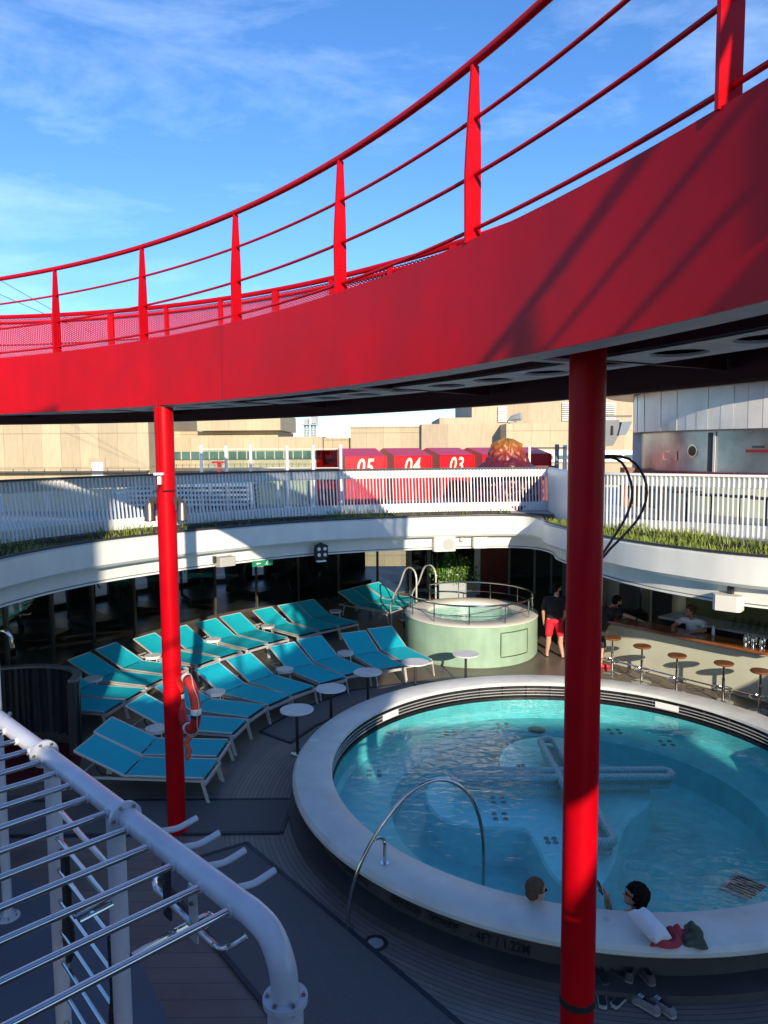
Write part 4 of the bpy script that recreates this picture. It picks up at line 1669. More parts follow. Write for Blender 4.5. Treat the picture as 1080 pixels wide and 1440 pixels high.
sp_ = thing('speaker', 'white angled speaker box under the right fascia above the bar', 'speaker', (p[0], p[1], 2.35), rz)
b = MB(); rbox(b, (0, -.02, .17), (.42, .26, .25), radians(10), .05); part('cabinet', b, M['speakerw'], sp_, True)
b = MB(); b.box((-.04, .02, .29), (.04, .1, .42)); part('bracket', b, M['dark'], sp_, True)

# flowering shrub in its grey planter
pb = thing('planter_box', 'grey rectangular planter box behind the hot tub', 'planter', (2.16, 21.75, 0))
b = MB(); b.box((1.62, 21.5, 0), (2.70, 22.0, 1.06)); part('box', b, M['pot'], pb)
b = MB(); b.box((1.66, 21.54, 1.062), (2.66, 21.96, 1.075)); part('soil', b, M['soil'], pb)


def leafy(name, c, r, nleaf, size, mt, parent, seedv, bloom=None, nb=0):
    rnd = random.Random(seedv)
    b, bb = MB(), MB()
    cl_ = [(rnd.gauss(0, .42), rnd.gauss(0, .42), rnd.gauss(0, .42)) for _ in range(16)]
    for i in range(nleaf + nb):
        k_ = cl_[rnd.randrange(16)]
        p = Vector((c[0] + (k_[0] + rnd.gauss(0, .24)) * r[0], c[1] + (k_[1] + rnd.gauss(0, .24)) * r[1], c[2] + (k_[2] + rnd.gauss(0, .24)) * r[2]))
        R_ = Matrix.Rotation(rnd.uniform(0, 2 * pi), 3, 'Z') @ Matrix.Rotation(rnd.uniform(.2, 1.6), 3, 'X')
        s_ = size * rnd.uniform(.6, 1.3)
        if i < nleaf:
            q = [R_ @ Vector(w) * s_ for w in ((-.25, -.1, 0), (0, -.5, .05), (.25, -.1, 0), (.18, .3, .04), (0, .55, 0), (-.18, .3, .04))]
            b.add([p + w for w in q], [(0, 1, 2, 3, 4, 5)])
        else:
            q = [R_ @ Vector(w) * s_ * .8 for w in ((-.3, -.3, 0), (.3, -.3, .1), (.3, .3, 0), (-.3, .3, .1), (0, 0, .3))]
            bb.add([p + w for w in q], [(0, 1, 4), (1, 2, 4), (2, 3, 4), (3, 0, 4)])
    o = part(name, b, mt, parent, recalc=False, sharp=180)
    if bloom:
        part('blooms', bb, bloom, parent, recalc=False, sharp=180)
    return o


sh = thing('flowering_shrub', 'bushy green shrub with small white flowers in the grey planter behind the hot tub', 'shrub', (2.0, 21.75, 1.06))
b = MB()
rnd = random.Random(2)
for i in range(9):
    x0_ = 1.8 + rnd.random() * .6
    b.tube([(x0_, 21.75, 1.06), (x0_ + rnd.uniform(-.12, .12), 21.72, 1.25), (x0_ + rnd.uniform(-.3, .3), 21.7 + rnd.uniform(-.15, .15), 1.5)], [.022, .015, .006], 6)
part('stems', b, M['bark'], sh)
leafy('foliage', (1.98, 21.68, 1.36), (.62, .4, .42), 2400, .095, M['leaf'], sh, 4, M['bloom'], 120)
b = MB(); b.tube([(2.56, 21.47, .75), (2.57, 21.46, 1.0), (2.56, 21.47, 1.1)], [.05, .035, .02], 8)
solo('yellow_cloth', b, mat('yellow_cloth', (.55, .36, .03), .8), 'small yellow cloth hanging at the right end of the grey planter', 'cloth')


# ================================================================ LOUNGERS
def make_lounger():
    t = thing('sun_lounger', '', 'sun lounger')
    HZ, W2 = .36, .32
    bx, bz = -1.17, HZ          # hinge
    hx, hz = -1.90, .70         # head
    b = MB()
    for s_ in (-1, 1):
        b.beam((.03, s_ * W2, HZ - .045), (-1.86, s_ * W2, HZ - .045), .022, .035)
    b.beam((-1.15, -W2 + .012, HZ - .045), (-1.15, W2 - .012, HZ - .045), .03, .025)
    b.beam((-1.84, -W2 + .012, HZ - .045), (-1.84, W2 - .012, HZ - .045), .03, .025)
    part('frame', b, M['alu'], t, True)
    b = MB()
    b.beam((.03, -W2 - .014, HZ - .07), (.03, W2 + .014, HZ - .07), .028, .05)
    part('foot_crossbar', b, M['alu'], t, True)
    for x, dx in ((-.02, .09), (-1.62, -.09)):
        for s_ in (-1, 1):
            b = MB()
            b.beam((x, s_ * (W2 + .02), HZ - .04), (x + dx, s_ * (W2 + .02), .0), .018, .045, up=(1, 0, 0))
            part('leg', b, M['alu'], t, True)
    def sling(p, q, name, sag, x_in=.008):
        bb = MB()
        p, q = Vector(p), Vector(q)
        n = (q - p).cross(Vector((0, 1, 0))).normalized()
        if n.z < 0: n = -n
        NX, NY = 8, 6
        vs = []
        for i in range(NX + 1):
            for j in range(NY + 1):
                y = -W2 + x_in + (2 * W2 - 2 * x_in) * j / NY
                sg = sag * (1 - (2 * j / NY - 1) ** 2) * (sin(pi * i / NX) ** .5 if 0 < i < NX else 0)
                vs.append(p + (q - p) * i / NX + Vector((0, y, 0)) - n * sg)
        k = NY + 1
        lo = [v - n * .006 for v in vs]
        o = len(vs)
        fs = []
        for i in range(NX):
            for j in range(NY):
                a = i * k + j
                fs.append((a, a + 1, a + k + 1, a + k))
                fs.append((o + a, o + a + k, o + a + k + 1, o + a + 1))
        for i in range(NX):
            fs.append((i * k, (i + 1) * k, o + (i + 1) * k, o + i * k))
            fs.append((i * k + NY, o + i * k + NY, o + (i + 1) * k + NY, (i + 1) * k + NY))
        for j in range(NY):
            fs.append((j, o + j, o + j + 1, j + 1))
            fs.append((NX * k + j, NX * k + j + 1, o + NX * k + j + 1, o + NX * k + j))
        bb.add(vs + lo, fs)
        part(name, bb, M['teal'], t, True)
    sling((.0, 0, HZ), (bx + .012, 0, HZ), 'seat', .018)
    sling((bx - .012, 0, bz + .006), (hx, 0, hz), 'backrest', .02)
    b = MB()
    for s_ in (-1, 1):
        b.beam((bx, s_ * W2, bz - .004), (hx, s_ * W2, hz - .004), .02, .026)
        b.beam((.0, s_ * W2, bz - .004), (bx, s_ * W2, bz - .004), .02, .022)
    b.beam((hx, -W2 + .01, hz - .004), (hx, W2 - .01, hz - .004), .02, .024)
    part('back_frame', b, M['alu'], t, True)
    b = MB()
    for s_ in (-1, 1):
        b.tube(crom([(-1.55, s_ * .22, .49), (-1.62, s_ * .22, .42), (-1.55, s_ * .22, .33), (-1.40, s_ * .22, .31)], .05), .013, 6)
    b.beam((-1.55, -.22, .49), (-1.55, .22, .49), .04, .012)
    part('back_support', b, M['dark'], t, True)
    return t


FR = [(-2.55, 10.35, -5), (-2.53, 11.14, -4), (-2.44, 12.0, -11), (-2.29, 12.72, -20), (-1.98, 13.32, -32), (-1.61, 13.81, -41),
      (-1.04, 14.49, -49), (-.59, 14.96, -55), (.11, 15.30, -62), (.72, 15.72, -64)]
BK = [(-4.95, 13.02, -10), (-4.77, 13.72, -14), (-4.6, 14.46, -19), (-4.38, 15.2, -22), (-3.93, 15.85, -29), (-3.54, 16.42, -35),
      (-3.02, 17.1, -39), (-2.6, 17.6, -41), (-1.93, 18.29, -45), (-1.45, 18.74, -47), (-.99, 19.2, -48)]
CG = [(.27, 20.95, -38), (.69, 21.49, -38), (1.11, 22.03, -38)]
proto = make_lounger()
allL = []
for i, (x, y, a) in enumerate(FR):
    lab = 'teal sun lounger, %s of the front row counting from the life ring end' % ORD[i]
    if i == 0: lab = 'teal sun lounger nearest the deck mat, behind the life ring, first of the front row'
    if i == 9: lab = 'sunlit teal sun lounger at the far end of the front row, touching the hot tub'
    allL.append((x, y, a, lab, 'front row of teal loungers'))
for i, (x, y, a) in enumerate(BK):
    lab = 'teal sun lounger, %s of the back row counting from the dark ribbed screen' % ORD[i]
    if i == 0: lab = 'teal sun lounger in the back row right beside the dark ribbed screen'
    if i == 10: lab = 'teal sun lounger at the far end of the back row, nearest the trio'
    allL.append((x, y, a, lab, 'back row of teal loungers'))
for i, (x, y, a) in enumerate(CG):
    allL.append((x, y, a, 'bright turquoise lounger in the trio by the tub steps, %s' % ('nearest the viewer', 'middle one', 'farthest from the viewer')[i], 'trio of loungers by the tub steps'))
for i, (x, y, a, lab, g) in enumerate(allL):
    o = proto if i == 0 else dup(proto, (0, 0, 0), 0, lab)
    o['label'] = lab
    o['group'] = g
    o.location = (x + .02 * sin(i * 5.1), y + .02 * cos(i * 3.7), .006)
    o.rotation_euler = (0, 0, radians(a + 1.2 * sin(i * 2.9)))

# low side tables
def side_table():
    t = thing('side_table', '', 'side table')
    b = MB(); b.lathe([(0, .40), (.18, .40), (.185, .41), (.185, .425), (.18, .43), (0, .43)], (0, 0, 0), 28); part('top', b, M['table'], t, True)
    for k in range(4):
        a = pi / 4 + k * pi / 2
        b = MB(); b.tube([(.165 * cos(a), .165 * sin(a), 0), (.165 * cos(a), .165 * sin(a), .40)], .011, 6); part('leg', b, M['white'], t, True)
    b = MB(); b.lathe([(.15, .37), (.15, .40), (.172, .40), (.172, .37)], (0, 0, 0), 24, closed=True); part('apron', b, M['white'], t, True)
    return t


st = side_table()
SIDE = [(-5.88, 14.49, 'small white side table right beside the dark ribbed screen'), (-5.18, 16.1, 'small white side table just left of the left red column in the back row'),
        (-3.78, 11.8, 'small white side table partly hidden by the left red column, front row'), (-4.15, 17.49, 'small white sunlit side table in the back row, first one right of the red column'),
        (-3.04, 18.82, 'small white side table in the back row between the eighth and ninth teal loungers'), (-3.22, 13.61, 'small white side table between the fourth and fifth loungers of the front row'),
        (-2.09, 15.02, 'small white side table between the sixth and seventh loungers of the front row'), (-1.39, 20.53, 'small white side table at the far end of the back row'),
        (-.89, 16.23, 'small white side table between the eighth and ninth loungers of the front row')]
for i, (x, y, lab) in enumerate(SIDE):
    o = st if i == 0 else dup(st, (0, 0, 0), 0, lab)
    o['label'] = lab
    o['group'] = 'small white side tables among the loungers'
    o.location = (x, y, .006)


def bistro():
    t = thing('bistro_table', '', 'table')
    b = MB(); b.lathe([(0, .715), (.262, .715), (.275, .722), (.275, .735), (.268, .742), (0, .742)], (0, 0, 0), 40); part('top', b, M['table'], t, True)
    b = MB(); b.lathe([(.026, .02), (.026, .715)], (0, 0, 0), 16); part('stem', b, M['dark'], t, True)
    b = MB(); b.lathe([(0, .02), (.06, .02), (.11, .01), (.115, 0)], (0, 0, 0), 28); part('foot', b, M['chrome'], t, True)
    return t


bt = bistro()
for i, (x, y, lab) in enumerate([(-1.45, 11.72, 'round white bistro table nearest the viewer, beside the pool rim plaque'), (-.97, 12.78, 'round white bistro table, second from the left in the arc beside the pool'),
                                 (-.33, 13.72, 'round white bistro table, middle one in the arc beside the pool'), (.60, 14.35, 'round white bistro table in front of the sunlit lounger end'),
                                 (1.67, 14.9, 'round white bistro table right in front of the green hot tub')]):
    o = bt if i == 0 else dup(bt, (0, 0, 0), 0, lab)
    o['label'] = lab
    o['group'] = 'white bistro tables beside the pool'
    o.location = (x, y, .018)

# ================================================================ BAR
BF = crom([(4.72, 16.75), (5.09, 16.2), (5.53, 15.67), (6.13, 14.91), (6.70, 14.22), (7.24, 13.62), (8.2, 12.75), (9.4, 12.0)], .15)
bar = thing('pool_bar', 'curved cream fronted bar with a varnished wooden counter', 'bar', (6.4, 15.0, 0))
i_c = min(range(len(BF)), key=lambda i: abs(BF[i][0] - 7.24))
mb = MB()
mb.sweep(BF[:i_c + 1], [(0, 1.045), (-.005, 1.07), (.01, 1.095), (.60, 1.095), (.60, 1.045)])
part('counter', mb, M['wood'], bar)
mb = MB()
mb.sweep(BF[:i_c + 1], [(.20, .96), (.20, 1.043), (.58, 1.043), (.58, .96)])
part('counter_support', mb, M['greysign'], bar)
mb = MB()
mb.sweep(BF, [(.42, .0), (.42, .955), (.55, .955), (.55, .0)])
part('front', mb, M['barfront'], bar)
mb = MB()
mb.tube([(p[0], p[1], .19) for p in offset(BF, .08)], .018, 8)
for p in resample(offset(BF, .08), 1.1):
    mb.tube([(p[0], p[1], 0), (p[0], p[1], .19)], .012, 6)
part('foot_rail', mb, M['chrome'], bar)
mb = MB()
mb.sweep(BF, [(.62, .78), (.62, .86), (1.1, .86), (1.1, .78)])
mb.sweep(BF, [(.66, 0), (.66, .78), (1.05, .78), (1.05, 0)])
part('work_shelf', mb, M['dark'], bar)
BB = offset(BF, 2.7)
bb_ = thing('back_bar', 'back bar with pale shelf full of glasses under an olive wall', 'bar shelf', (8.0, 17.0, 0))
s_i = min(range(len(BB)), key=lambda i: abs(BB[i][0] - 7.4))
mb = MB(); mb.sweep(BB[3:], [(-.75, .88), (-.75, .93), (.0, .93), (.0, .88)]); part('shelf', mb, M['white'], bb_)
mb = MB(); mb.sweep(BB[3:], [(-.68, .0), (-.68, .875), (-.6, .875), (-.6, .0)]); part('cabinet', mb, M['dark'], bb_)
mb = MB(); mb.sweep(BB[s_i:], [(.01, 0), (.01, 2.56), (.1, 2.56), (.1, 0)]); part('back_wall', mb, M['olive'], bb_)
mb = MB(); mb.sweep(BB[2:s_i + 1], [(.0, 0), (.0, 2.56), (.1, 2.56), (.1, 0)]); part('steel_panel', mb, M['steel'], bb_)
mb = MB(); mb.sweep(offset(BF, 3.4)[:5] and [(5.55, 18.9), (5.95, 19.35), (6.5, 18.75), (6.75, 18.45)], [(.0, 0), (.0, 2.56), (.1, 2.56), (.1, 0)])
solo('plaster_wall', mb, M['concrete'], 'pale sunlit plaster wall at the left end of the bar behind the near red column', 'wall')
mb = MB(); mb.obox((9.3, 10.9, 1.28), (2.0, .2, 2.56), radians(35))
solo('bar_end_wall', mb, M['olive'], 'olive wall closing the right end of the bar', 'wall')
# coffee machine
cm = thing('coffee_machine', 'black coffee machine on the back of the bar behind the leaning man', 'coffee machine', (6.15, 18.2, .9))
b = MB(); b.obox((6.15, 18.2, 1.28), (.42, .34, .62), radians(-40)); part('body', b, M['black'], cm)
b = MB(); b.tube([(6.12, 18.1, 1.6), (6.12, 18.1, 1.78)], .06, 12); part('hopper', b, M['dark'], cm)
b = MB(); b.tube([(6.36, 18.0, 1.0), (6.36, 18.0, 1.62)], .03, 8); b.tube([(6.36, 18.0, 1.62), (6.2, 18.05, 1.62)], .03, 8); part('steam_arm', b, M['chrome'], cm)
b = MB(); b.box((5.85, 17.9, 0), (6.5, 18.5, .9)); solo('bar_cabinet', b, M['dark'], 'dark cabinet under the coffee machine', 'cabinet')


def glassware():
    t = thing('drinking_glass', 'clear drinking glass standing in a row behind the bar', 'glass', group='glasses behind the bar')
    b = MB(); b.lathe([(.026, 0), (.036, .15), (.034, .15), (.024, .006), (0, .006)], (0, 0, 0), 10); part('bowl', b, M['clear'], t, True)
    return t


g0_ = glassware()
rnd = random.Random(3)
spots = []
P_ = offset(BF, .80)
for p in resample(P_[4:40], .16):
    for k in range(2):
        spots.append((p[0] + rnd.uniform(-.02, .02) + .06 * k, p[1] + .07 * k, .862))
P_ = resample(offset(BF, 2.2)[14:], .17)
for p in P_[:34]:
    for k in range(3):
        spots.append((p[0] + .07 * k + rnd.uniform(-.015, .015), p[1] + .09 * k, .932))
for i, s_ in enumerate(spots):
    o = g0_ if i == 0 else dup(g0_, (0, 0, 0), 0, g0_['label'])
    o.location = s_
    o.scale = (1, 1, 1.0 if i % 3 else 1.25)
# upper glass shelf and stacked glasses, bottles
b = MB(); b.sweep(BB[22:46], [(-.5, 1.28), (-.5, 1.30), (-.05, 1.30), (-.05, 1.28)])
solo('glass_shelf', b, M['clear'], 'clear upper shelf for glasses behind the barmaid', 'shelf')
for i, p in enumerate(resample(offset(BF, 2.42)[22:46], .13)[:22]):
    o = dup(g0_, (p[0], p[1], 1.302), 0, 'clear drinking glass on the upper shelf behind the barmaid')
    o['group'] = 'glasses on the upper shelf'


def bottle(c, h, r, mt, cap, label, grp='bottles on the back bar'):
    t = thing('bottle', label, 'bottle', c, group=grp)
    b = MB(); b.lathe([(0, 0), (r, 0), (r, h * .58), (r * .9, h * .66), (r * .35, h * .78), (r * .33, h)], (0, 0, 0), 12); part('glass_body', b, mt, t, True)
    b = MB(); b.lathe([(r * .38, h * .94), (r * .38, h * 1.02), (0, h * 1.02)], (0, 0, 0), 10); part('cap', b, cap, t, True)
    b = MB(); b.lathe([(r * 1.02, h * .18), (r * 1.02, h * .45)], (0, 0, 0), 12); part('paper_label', b, M['whitecloth'], t, True, recalc=False)
    return t


cols = [('amber', (.2, .07, .01)), ('dark green', (.02, .06, .02)), ('clear', (.4, .42, .42)), ('dark red', (.18, .02, .02)), ('brown', (.07, .03, .015))]
P_ = resample(offset(BF, 2.15)[34:], .14)
cnt = {}
for i, p in enumerate(P_[:16]):
    nm, c_ = cols[i % 5]
    cnt[nm] = cnt.get(nm, 0) + 1
    if nm + ' bottle' not in M: M[nm + ' bottle'] = mat(nm + '_bottle', c_, .12, var=.05)
    bottle((p[0], p[1], .932), .28 + .05 * (i % 3), .036, M[nm + ' bottle'], M['black'], '%s glass bottle on the back bar, %s %s one from the left' % (nm, ORD[cnt[nm] - 1], nm))
q = at(1003, 893, 1.095)
bottle((q.x, q.y, 1.098), .2, .032, M['whitecloth'], M['white'], 'small white pump bottle standing on the wooden counter', 'bottle on the counter')
# cluster of chrome shakers at the right end of the counter
for i in range(6):
    k = i_c - 1 - (i % 3)
    p = offset(BF, .2 + .14 * (i // 3))[k]
    t = thing('cocktail_shaker', 'tall steel shaker at the right end of the counter, %s of six' % ORD[i], 'shaker', (p[0], p[1], 1.097), group='shakers on the counter')
    b = MB(); b.lathe([(0, 0), (.032, 0), (.04, .17), (.03, .2), (.02, .21)], (0, 0, 0), 14); part('cup', b, M['chrome'], t, True)
    b = MB(); b.lathe([(.021, .21), (.021, .24), (0, .245)], (0, 0, 0), 12); part('lid', b, M['chrome'], t, True)


def stool():
    t = thing('bar_stool', '', 'bar stool')
    b = MB(); b.lathe([(0, .755), (.17, .755), (.185, .77), (.185, .785), (.175, .797), (0, .80)], (0, 0, 0), 32); part('seat', b, M['seatwood'], t, True)
    b = MB(); b.lathe([(.028, .02), (.028, .5), (.022, .5), (.022, .755)], (0, 0, 0), 16); part('stem', b, M['chrome'], t, True)
    b = MB()
    b.tube([(.175 * cos(a), .175 * sin(a), .27) for a in [2 * pi * k / 28 for k in range(28)]], .011, 8, closed=True)
    b.tube([(-.17, 0, .27), (.17, 0, .27)], .008, 6); b.tube([(0, -.17, .25), (0, .17, .25)], .008, 6)
    part('foot_ring', b, M['chrome'], t, True)
    b = MB(); b.lathe([(0, .022), (.05, .03), (.06, .02), (.20, .008), (.205, 0)], (0, 0, 0), 32); part('base', b, M['chrome'], t, True)
    return t


sto = stool()
for i, (x, y) in enumerate([(5.04, 15.98), (5.45, 15.28), (5.91, 14.57), (6.6, 14.02), (7.05, 13.5)]):
    lab = 'chrome bar stool with round wooden seat, %s from the left along the bar' % ORD[i]
    o = sto if i == 0 else dup(sto, (0, 0, 0), 0, lab)
    o['label'] = lab
    o['group'] = 'stools along the bar'
    o.location = (x, y, .006)

# ================================================================ PEOPLE
def cap(b, p, q, r0, r1, n=14):
    p, q = V3(p), V3(q)
    d = q - p
    L_ = d.length
    pts, rs = [], []
    dn = d.normalized()
    for k in range(5):
        a = pi / 2 * k / 4
        pts.append(p - dn * r0 * cos(a)); rs.append(max(.002, r0 * sin(a)))
    for k in range(1, 4):
        pts.append(p + d * k / 4); rs.append(r0 + (r1 - r0) * k / 4)
    for k in range(5):
        a = pi / 2 * k / 4
        pts.append(q + dn * r1 * sin(a)); rs.append(max(.002, r1 * cos(a)))
    b.tube(pts, rs, n)


def fuse(name, mbx, mt, parent, vox=.012, smooth=3):
    me = mbx.mesh(name, [mt], parent.location, sharp=180)
    o = bpy.data.objects.new(name + '_tmp', me)
    COL.objects.link(o)
    md = o.modifiers.new('r', 'REMESH'); md.mode = 'VOXEL'; md.voxel_size = vox; md.use_smooth_shade = True
    sm = o.modifiers.new('s', 'SMOOTH'); sm.iterations = smooth; sm.factor = .5
    dg = bpy.context.evaluated_depsgraph_get()
    res = bpy.data.meshes.new_from_object(o.evaluated_get(dg))
    bpy.data.objects.remove(o)
    res.name = name
    res.polygons.foreach_set('use_smooth', [True] * len(res.polygons))
    res.materials.clear(); res.materials.append(mt)
    w = bpy.data.objects.new(name, res)
    COL.objects.link(w)
    w.parent = parent
    return w


def head(b, c, f, up=(0, 0, 1), s=1.0):
    """head of total height .23 centred on c, facing f"""
    f = V3(f).normalized(); u = V3(up); u = (u - f * u.dot(f)).normalized(); r = f.cross(u)
    R_ = Matrix((f, r, u)).transposed()
    P = lambda a, b_, c_: V3(c) + (f * a + r * b_ + u * c_) * s
    b.ell(P(-.012, 0, .028), (.098 * s, .077 * s, .092 * s), 0, 12, R_)
    b.ell(P(.018, 0, -.035), (.072 * s, .062 * s, .08 * s), 0, 12, R_)
    b.ell(P(.05, 0, -.088), (.034 * s, .034 * s, .026 * s), 0, 8, R_)       # chin
    cap(b, P(.088, 0, .012), P(.108, 0, -.028), .009 * s, .015 * s, 8)      # nose
    b.ell(P(.080, 0, -.058), (.014 * s, .024 * s, .010 * s), 0, 8, R_)      # lips
    b.ell(P(.078, 0, .03), (.02 * s, .05 * s, .012 * s), 0, 8, R_)          # brow
    for sg in (-1, 1):
        b.ell(P(.055, sg * .045, -.02), (.03 * s, .022 * s, .025 * s), 0, 8, R_)
        b.ell(P(-.012, sg * .078, -.008), (.018 * s, .010 * s, .032 * s), 0, 8, R_)
    return P, R_


def hair_cap(c, f, up, s, parent, mt, length=0.0, curly=0.0, beard=False):
    f = V3(f).normalized(); u = V3(up); u = (u - f * u.dot(f)).normalized(); r = f.cross(u)
    R_ = Matrix((f, r, u)).transposed()
    P = lambda a, b_, c_: V3(c) + (f * a + r * b_ + u * c_) * s
    b = MB()
    e_ = .012 + curly * .3
    b.ell(P(-.026, 0, .042), ((.098 + e_) * s, (.077 + e_) * s, (.09 + e_) * s), 0, 14, R_)
    b.ell(P(-.055, 0, -.015), ((.062 + e_) * s, (.068 + e_) * s, (.075 + e_ + length) * s), 0, 12, R_)
    if curly:
        rr = random.Random(9)
        for _ in range(60):
            a, e2 = rr.uniform(0, 2 * pi), rr.uniform(-.3, 1.5)
            q_ = P(-.03 + .1 * cos(a) * cos(e2), .092 * sin(a) * cos(e2), .045 + .1 * sin(e2))
            if cos(a) * cos(e2) < .75:
                b.ell(q_, (.022 * s, .022 * s, .02 * s), 0, 6)
    # cut the face side away
    me_o = fuse('hair', b, mt, parent, .009, 2)
    me = me_o.data
    bm = bmesh.new(); bm.from_mesh(me)
    kill = []
    for v in bm.verts:
        d = v.co + parent.location - V3(c)
        a, z = d.dot(f) / s, d.dot(u) / s
        if (a > .035 and z < .055) or (a > .0 and z < -.02) or (a > -.03 and z < -.06):
            kill.append(v)
    bmesh.ops.delete(bm, geom=kill, context='VERTS')
    amp = .004 + curly * .18
    for v in bm.verts:
        q_ = v.co * (38 if curly else 70)
        v.co += v.normal * (noise.noise(q_) * amp + noise.noise(q_ * 2.3) * amp * .5)
    bm.to_mesh(me); bm.free()
    if beard:
        b = MB()
        b.ell(P(.03, 0, -.08), (.066 * s, .06 * s, .045 * s), 0, 10, R_)
        o2 = fuse('beard', b, mt, parent, .009, 1)
        bm = bmesh.new(); bm.from_mesh(o2.data)
        bmesh.ops.delete(bm, geom=[v for v in bm.verts if (v.co + parent.location - V3(c)).dot(u) / s > -.05 or (v.co + parent.location - V3(c)).dot(f) / s < -.01], context='VERTS')
        bm.to_mesh(o2.data); bm.free()


def eyes(P, R_, s, parent, shades=False):
    b = MB()
    if shades:
        for sg in (-1, 1):
            b.ell(P(.088, sg * .033, .008), (.010 * s, .027 * s, .019 * s), 0, 8, R_)
            b.tube([P(.085, sg * .058, .016), P(.03, sg * .083, .014), P(-.02, sg * .085, .004)], .0035, 6)
        b.tube([P(.098, -.012, .012), P(.098, .012, .012)], .003, 6)
        part('sunglasses', b, M['shades'], parent)
    else:
        for sg in (-1, 1):
            b.ell(P(.083, sg * .032, .008), (.008 * s, .012 * s, .007 * s), 0, 8, R_)
        part('eyes', b, M['shades'], parent)


def hand(b, w, d, n_, curl=.35, s=1.0, side=1, spread=.0, skip=()):
    """wrist w, direction d, palm normal n_ (palm faces n_)"""
    d = V3(d).normalized(); n_ = V3(n_); n_ = (n_ - d * n_.dot(d)).normalized(); r = d.cross(n_)
    P = lambda a, b_, c_: V3(w) + (d * a + r * b_ + n_ * c_) * s
    for k in range(4):
        y = (-.030 + .02 * k)
        cap(b, P(.02, y * .7, 0), P(.085, y, 0), .014 * s, .012 * s, 8)
        L_ = (.062, .075, .080, .068)[k]
        a0_, a1_, a2_ = curl * .6, curl * 1.5, curl * 2.2
        p0 = P(.085, y, 0)
        p1 = p0 + (d * cos(a0_) + n_ * sin(a0_)) * L_ * .45 * s
        p2 = p1 + (d * cos(a1_) + n_ * sin(a1_)) * L_ * .32 * s
        p3 = p2 + (d * cos(a2_) + n_ * sin(a2_)) * L_ * .23 * s
        cap(b, p0, p1, .0095 * s, .009 * s, 8); cap(b, p1, p2, .009 * s, .008 * s, 8); cap(b, p2, p3, .008 * s, .007 * s, 8)
    t0 = P(.025, .03 * side, .004); t1 = P(.055, .055 * side, .018); t2 = P(.085, .06 * side, .03)
    cap(b, t0, t1, .014 * s, .011 * s, 8); cap(b, t1, t2, .011 * s, .009 * s, 8)


# --- man standing behind the near column, back to us, red shorts
p1t = thing('person', 'person in black t-shirt and red shorts standing with back turned, beside the hot tub', 'person', (4.03, 17.2, 0))
X0, Y0 = 4.03, 17.2
b = MB()
Hc = (X0 + .07, Y0 + .02, 1.68)
fdir = (.85, .35, -.12)
P, R_ = head(b, Hc, fdir)
cap(b, (X0 + .03, Y0, 1.40), (X0 + .05, Y0, 1.58), .062, .055)
cap(b, (X0 - .17, Y0, 1.40), (X0 + .19, Y0, 1.40), .075, .075)
b.ell((X0, Y0, 1.22), (.185, .12, .24)); b.ell((X0, Y0, 1.0), (.165, .12, .18))
for sg, fx, fy in ((-1, -.02, .05), (1, .06, -.08)):
    hp = (X0 + sg * .095, Y0, .92); kn = (X0 + sg * .12 + fx * .4, Y0 + fy * .4 - .02, .50); an_ = (X0 + sg * .13 + fx, Y0 + fy + .02, .09)
    cap(b, hp, kn, .092, .062); cap(b, kn, (kn[0], kn[1] + .03, .36), .058, .062); cap(b, (kn[0], kn[1] + .03, .36), an_, .060, .038)
    cap(b, (an_[0], an_[1] - .03, .05), (an_[0] + sg * .03, an_[1] + .15, .035), .038, .03)
    sh_ = (X0 + sg * .20, Y0, 1.39); el = (X0 + sg * .26, Y0 + .02, 1.10); wr = (X0 + sg * .23, Y0 + .12, .87)
    cap(b, sh_, el, .052, .042); cap(b, el, wr, .042, .028)
    hand(b, wr, (0, .25, -1), (-sg, 0, 0), .4, 1.0, -sg)
fuse('body', b, M['skin'], p1t, .011)
hair_cap(Hc, fdir, (0, 0, 1), 1.0, p1t, M['hair'], .02, 0, True)
eyes(P, R_, 1, p1t)
b = MB()
cap(b, (X0 - .165, Y0, 1.405), (X0 + .185, Y0, 1.405), .088, .088)
b.ell((X0, Y0, 1.24), (.205, .14, .24)); b.ell((X0, Y0, 1.04), (.19, .14, .16))
for sg in (-1, 1):
    cap(b, (X0 + sg * .20, Y0, 1.39), (X0 + sg * .245, Y0 + .01, 1.20), .072, .068)
fuse('t_shirt', b, M['tee'], p1t, .012, 2)
b = MB()
b.ell((X0, Y0, .90), (.185, .145, .11))
for sg, fx, fy in ((-1, -.02, .05), (1, .06, -.08)):
    cap(b, (X0 + sg * .095, Y0, .88), (X0 + sg * .12 + fx * .3, Y0 + fy * .3 - .01, .57), .108, .088)
fuse('shorts', b, M['shorts'], p1t, .012, 2)
b = MB()
for sg, fx, fy in ((-1, -.02, .05), (1, .06, -.08)):
    ax, ay = X0 + sg * .13 + fx, Y0 + fy + .02
    b.ell((ax + sg * .015, ay + .05, .022), (.05, .135, .018), 0, 8)
    b.tube([(ax - .05 + sg * .02, ay + .09, .03), (ax + sg * .02, ay + .09, .085), (ax + .05 + sg * .02, ay + .09, .03)], .010, 6)
part('sandals', b, M['insole'], p1t)

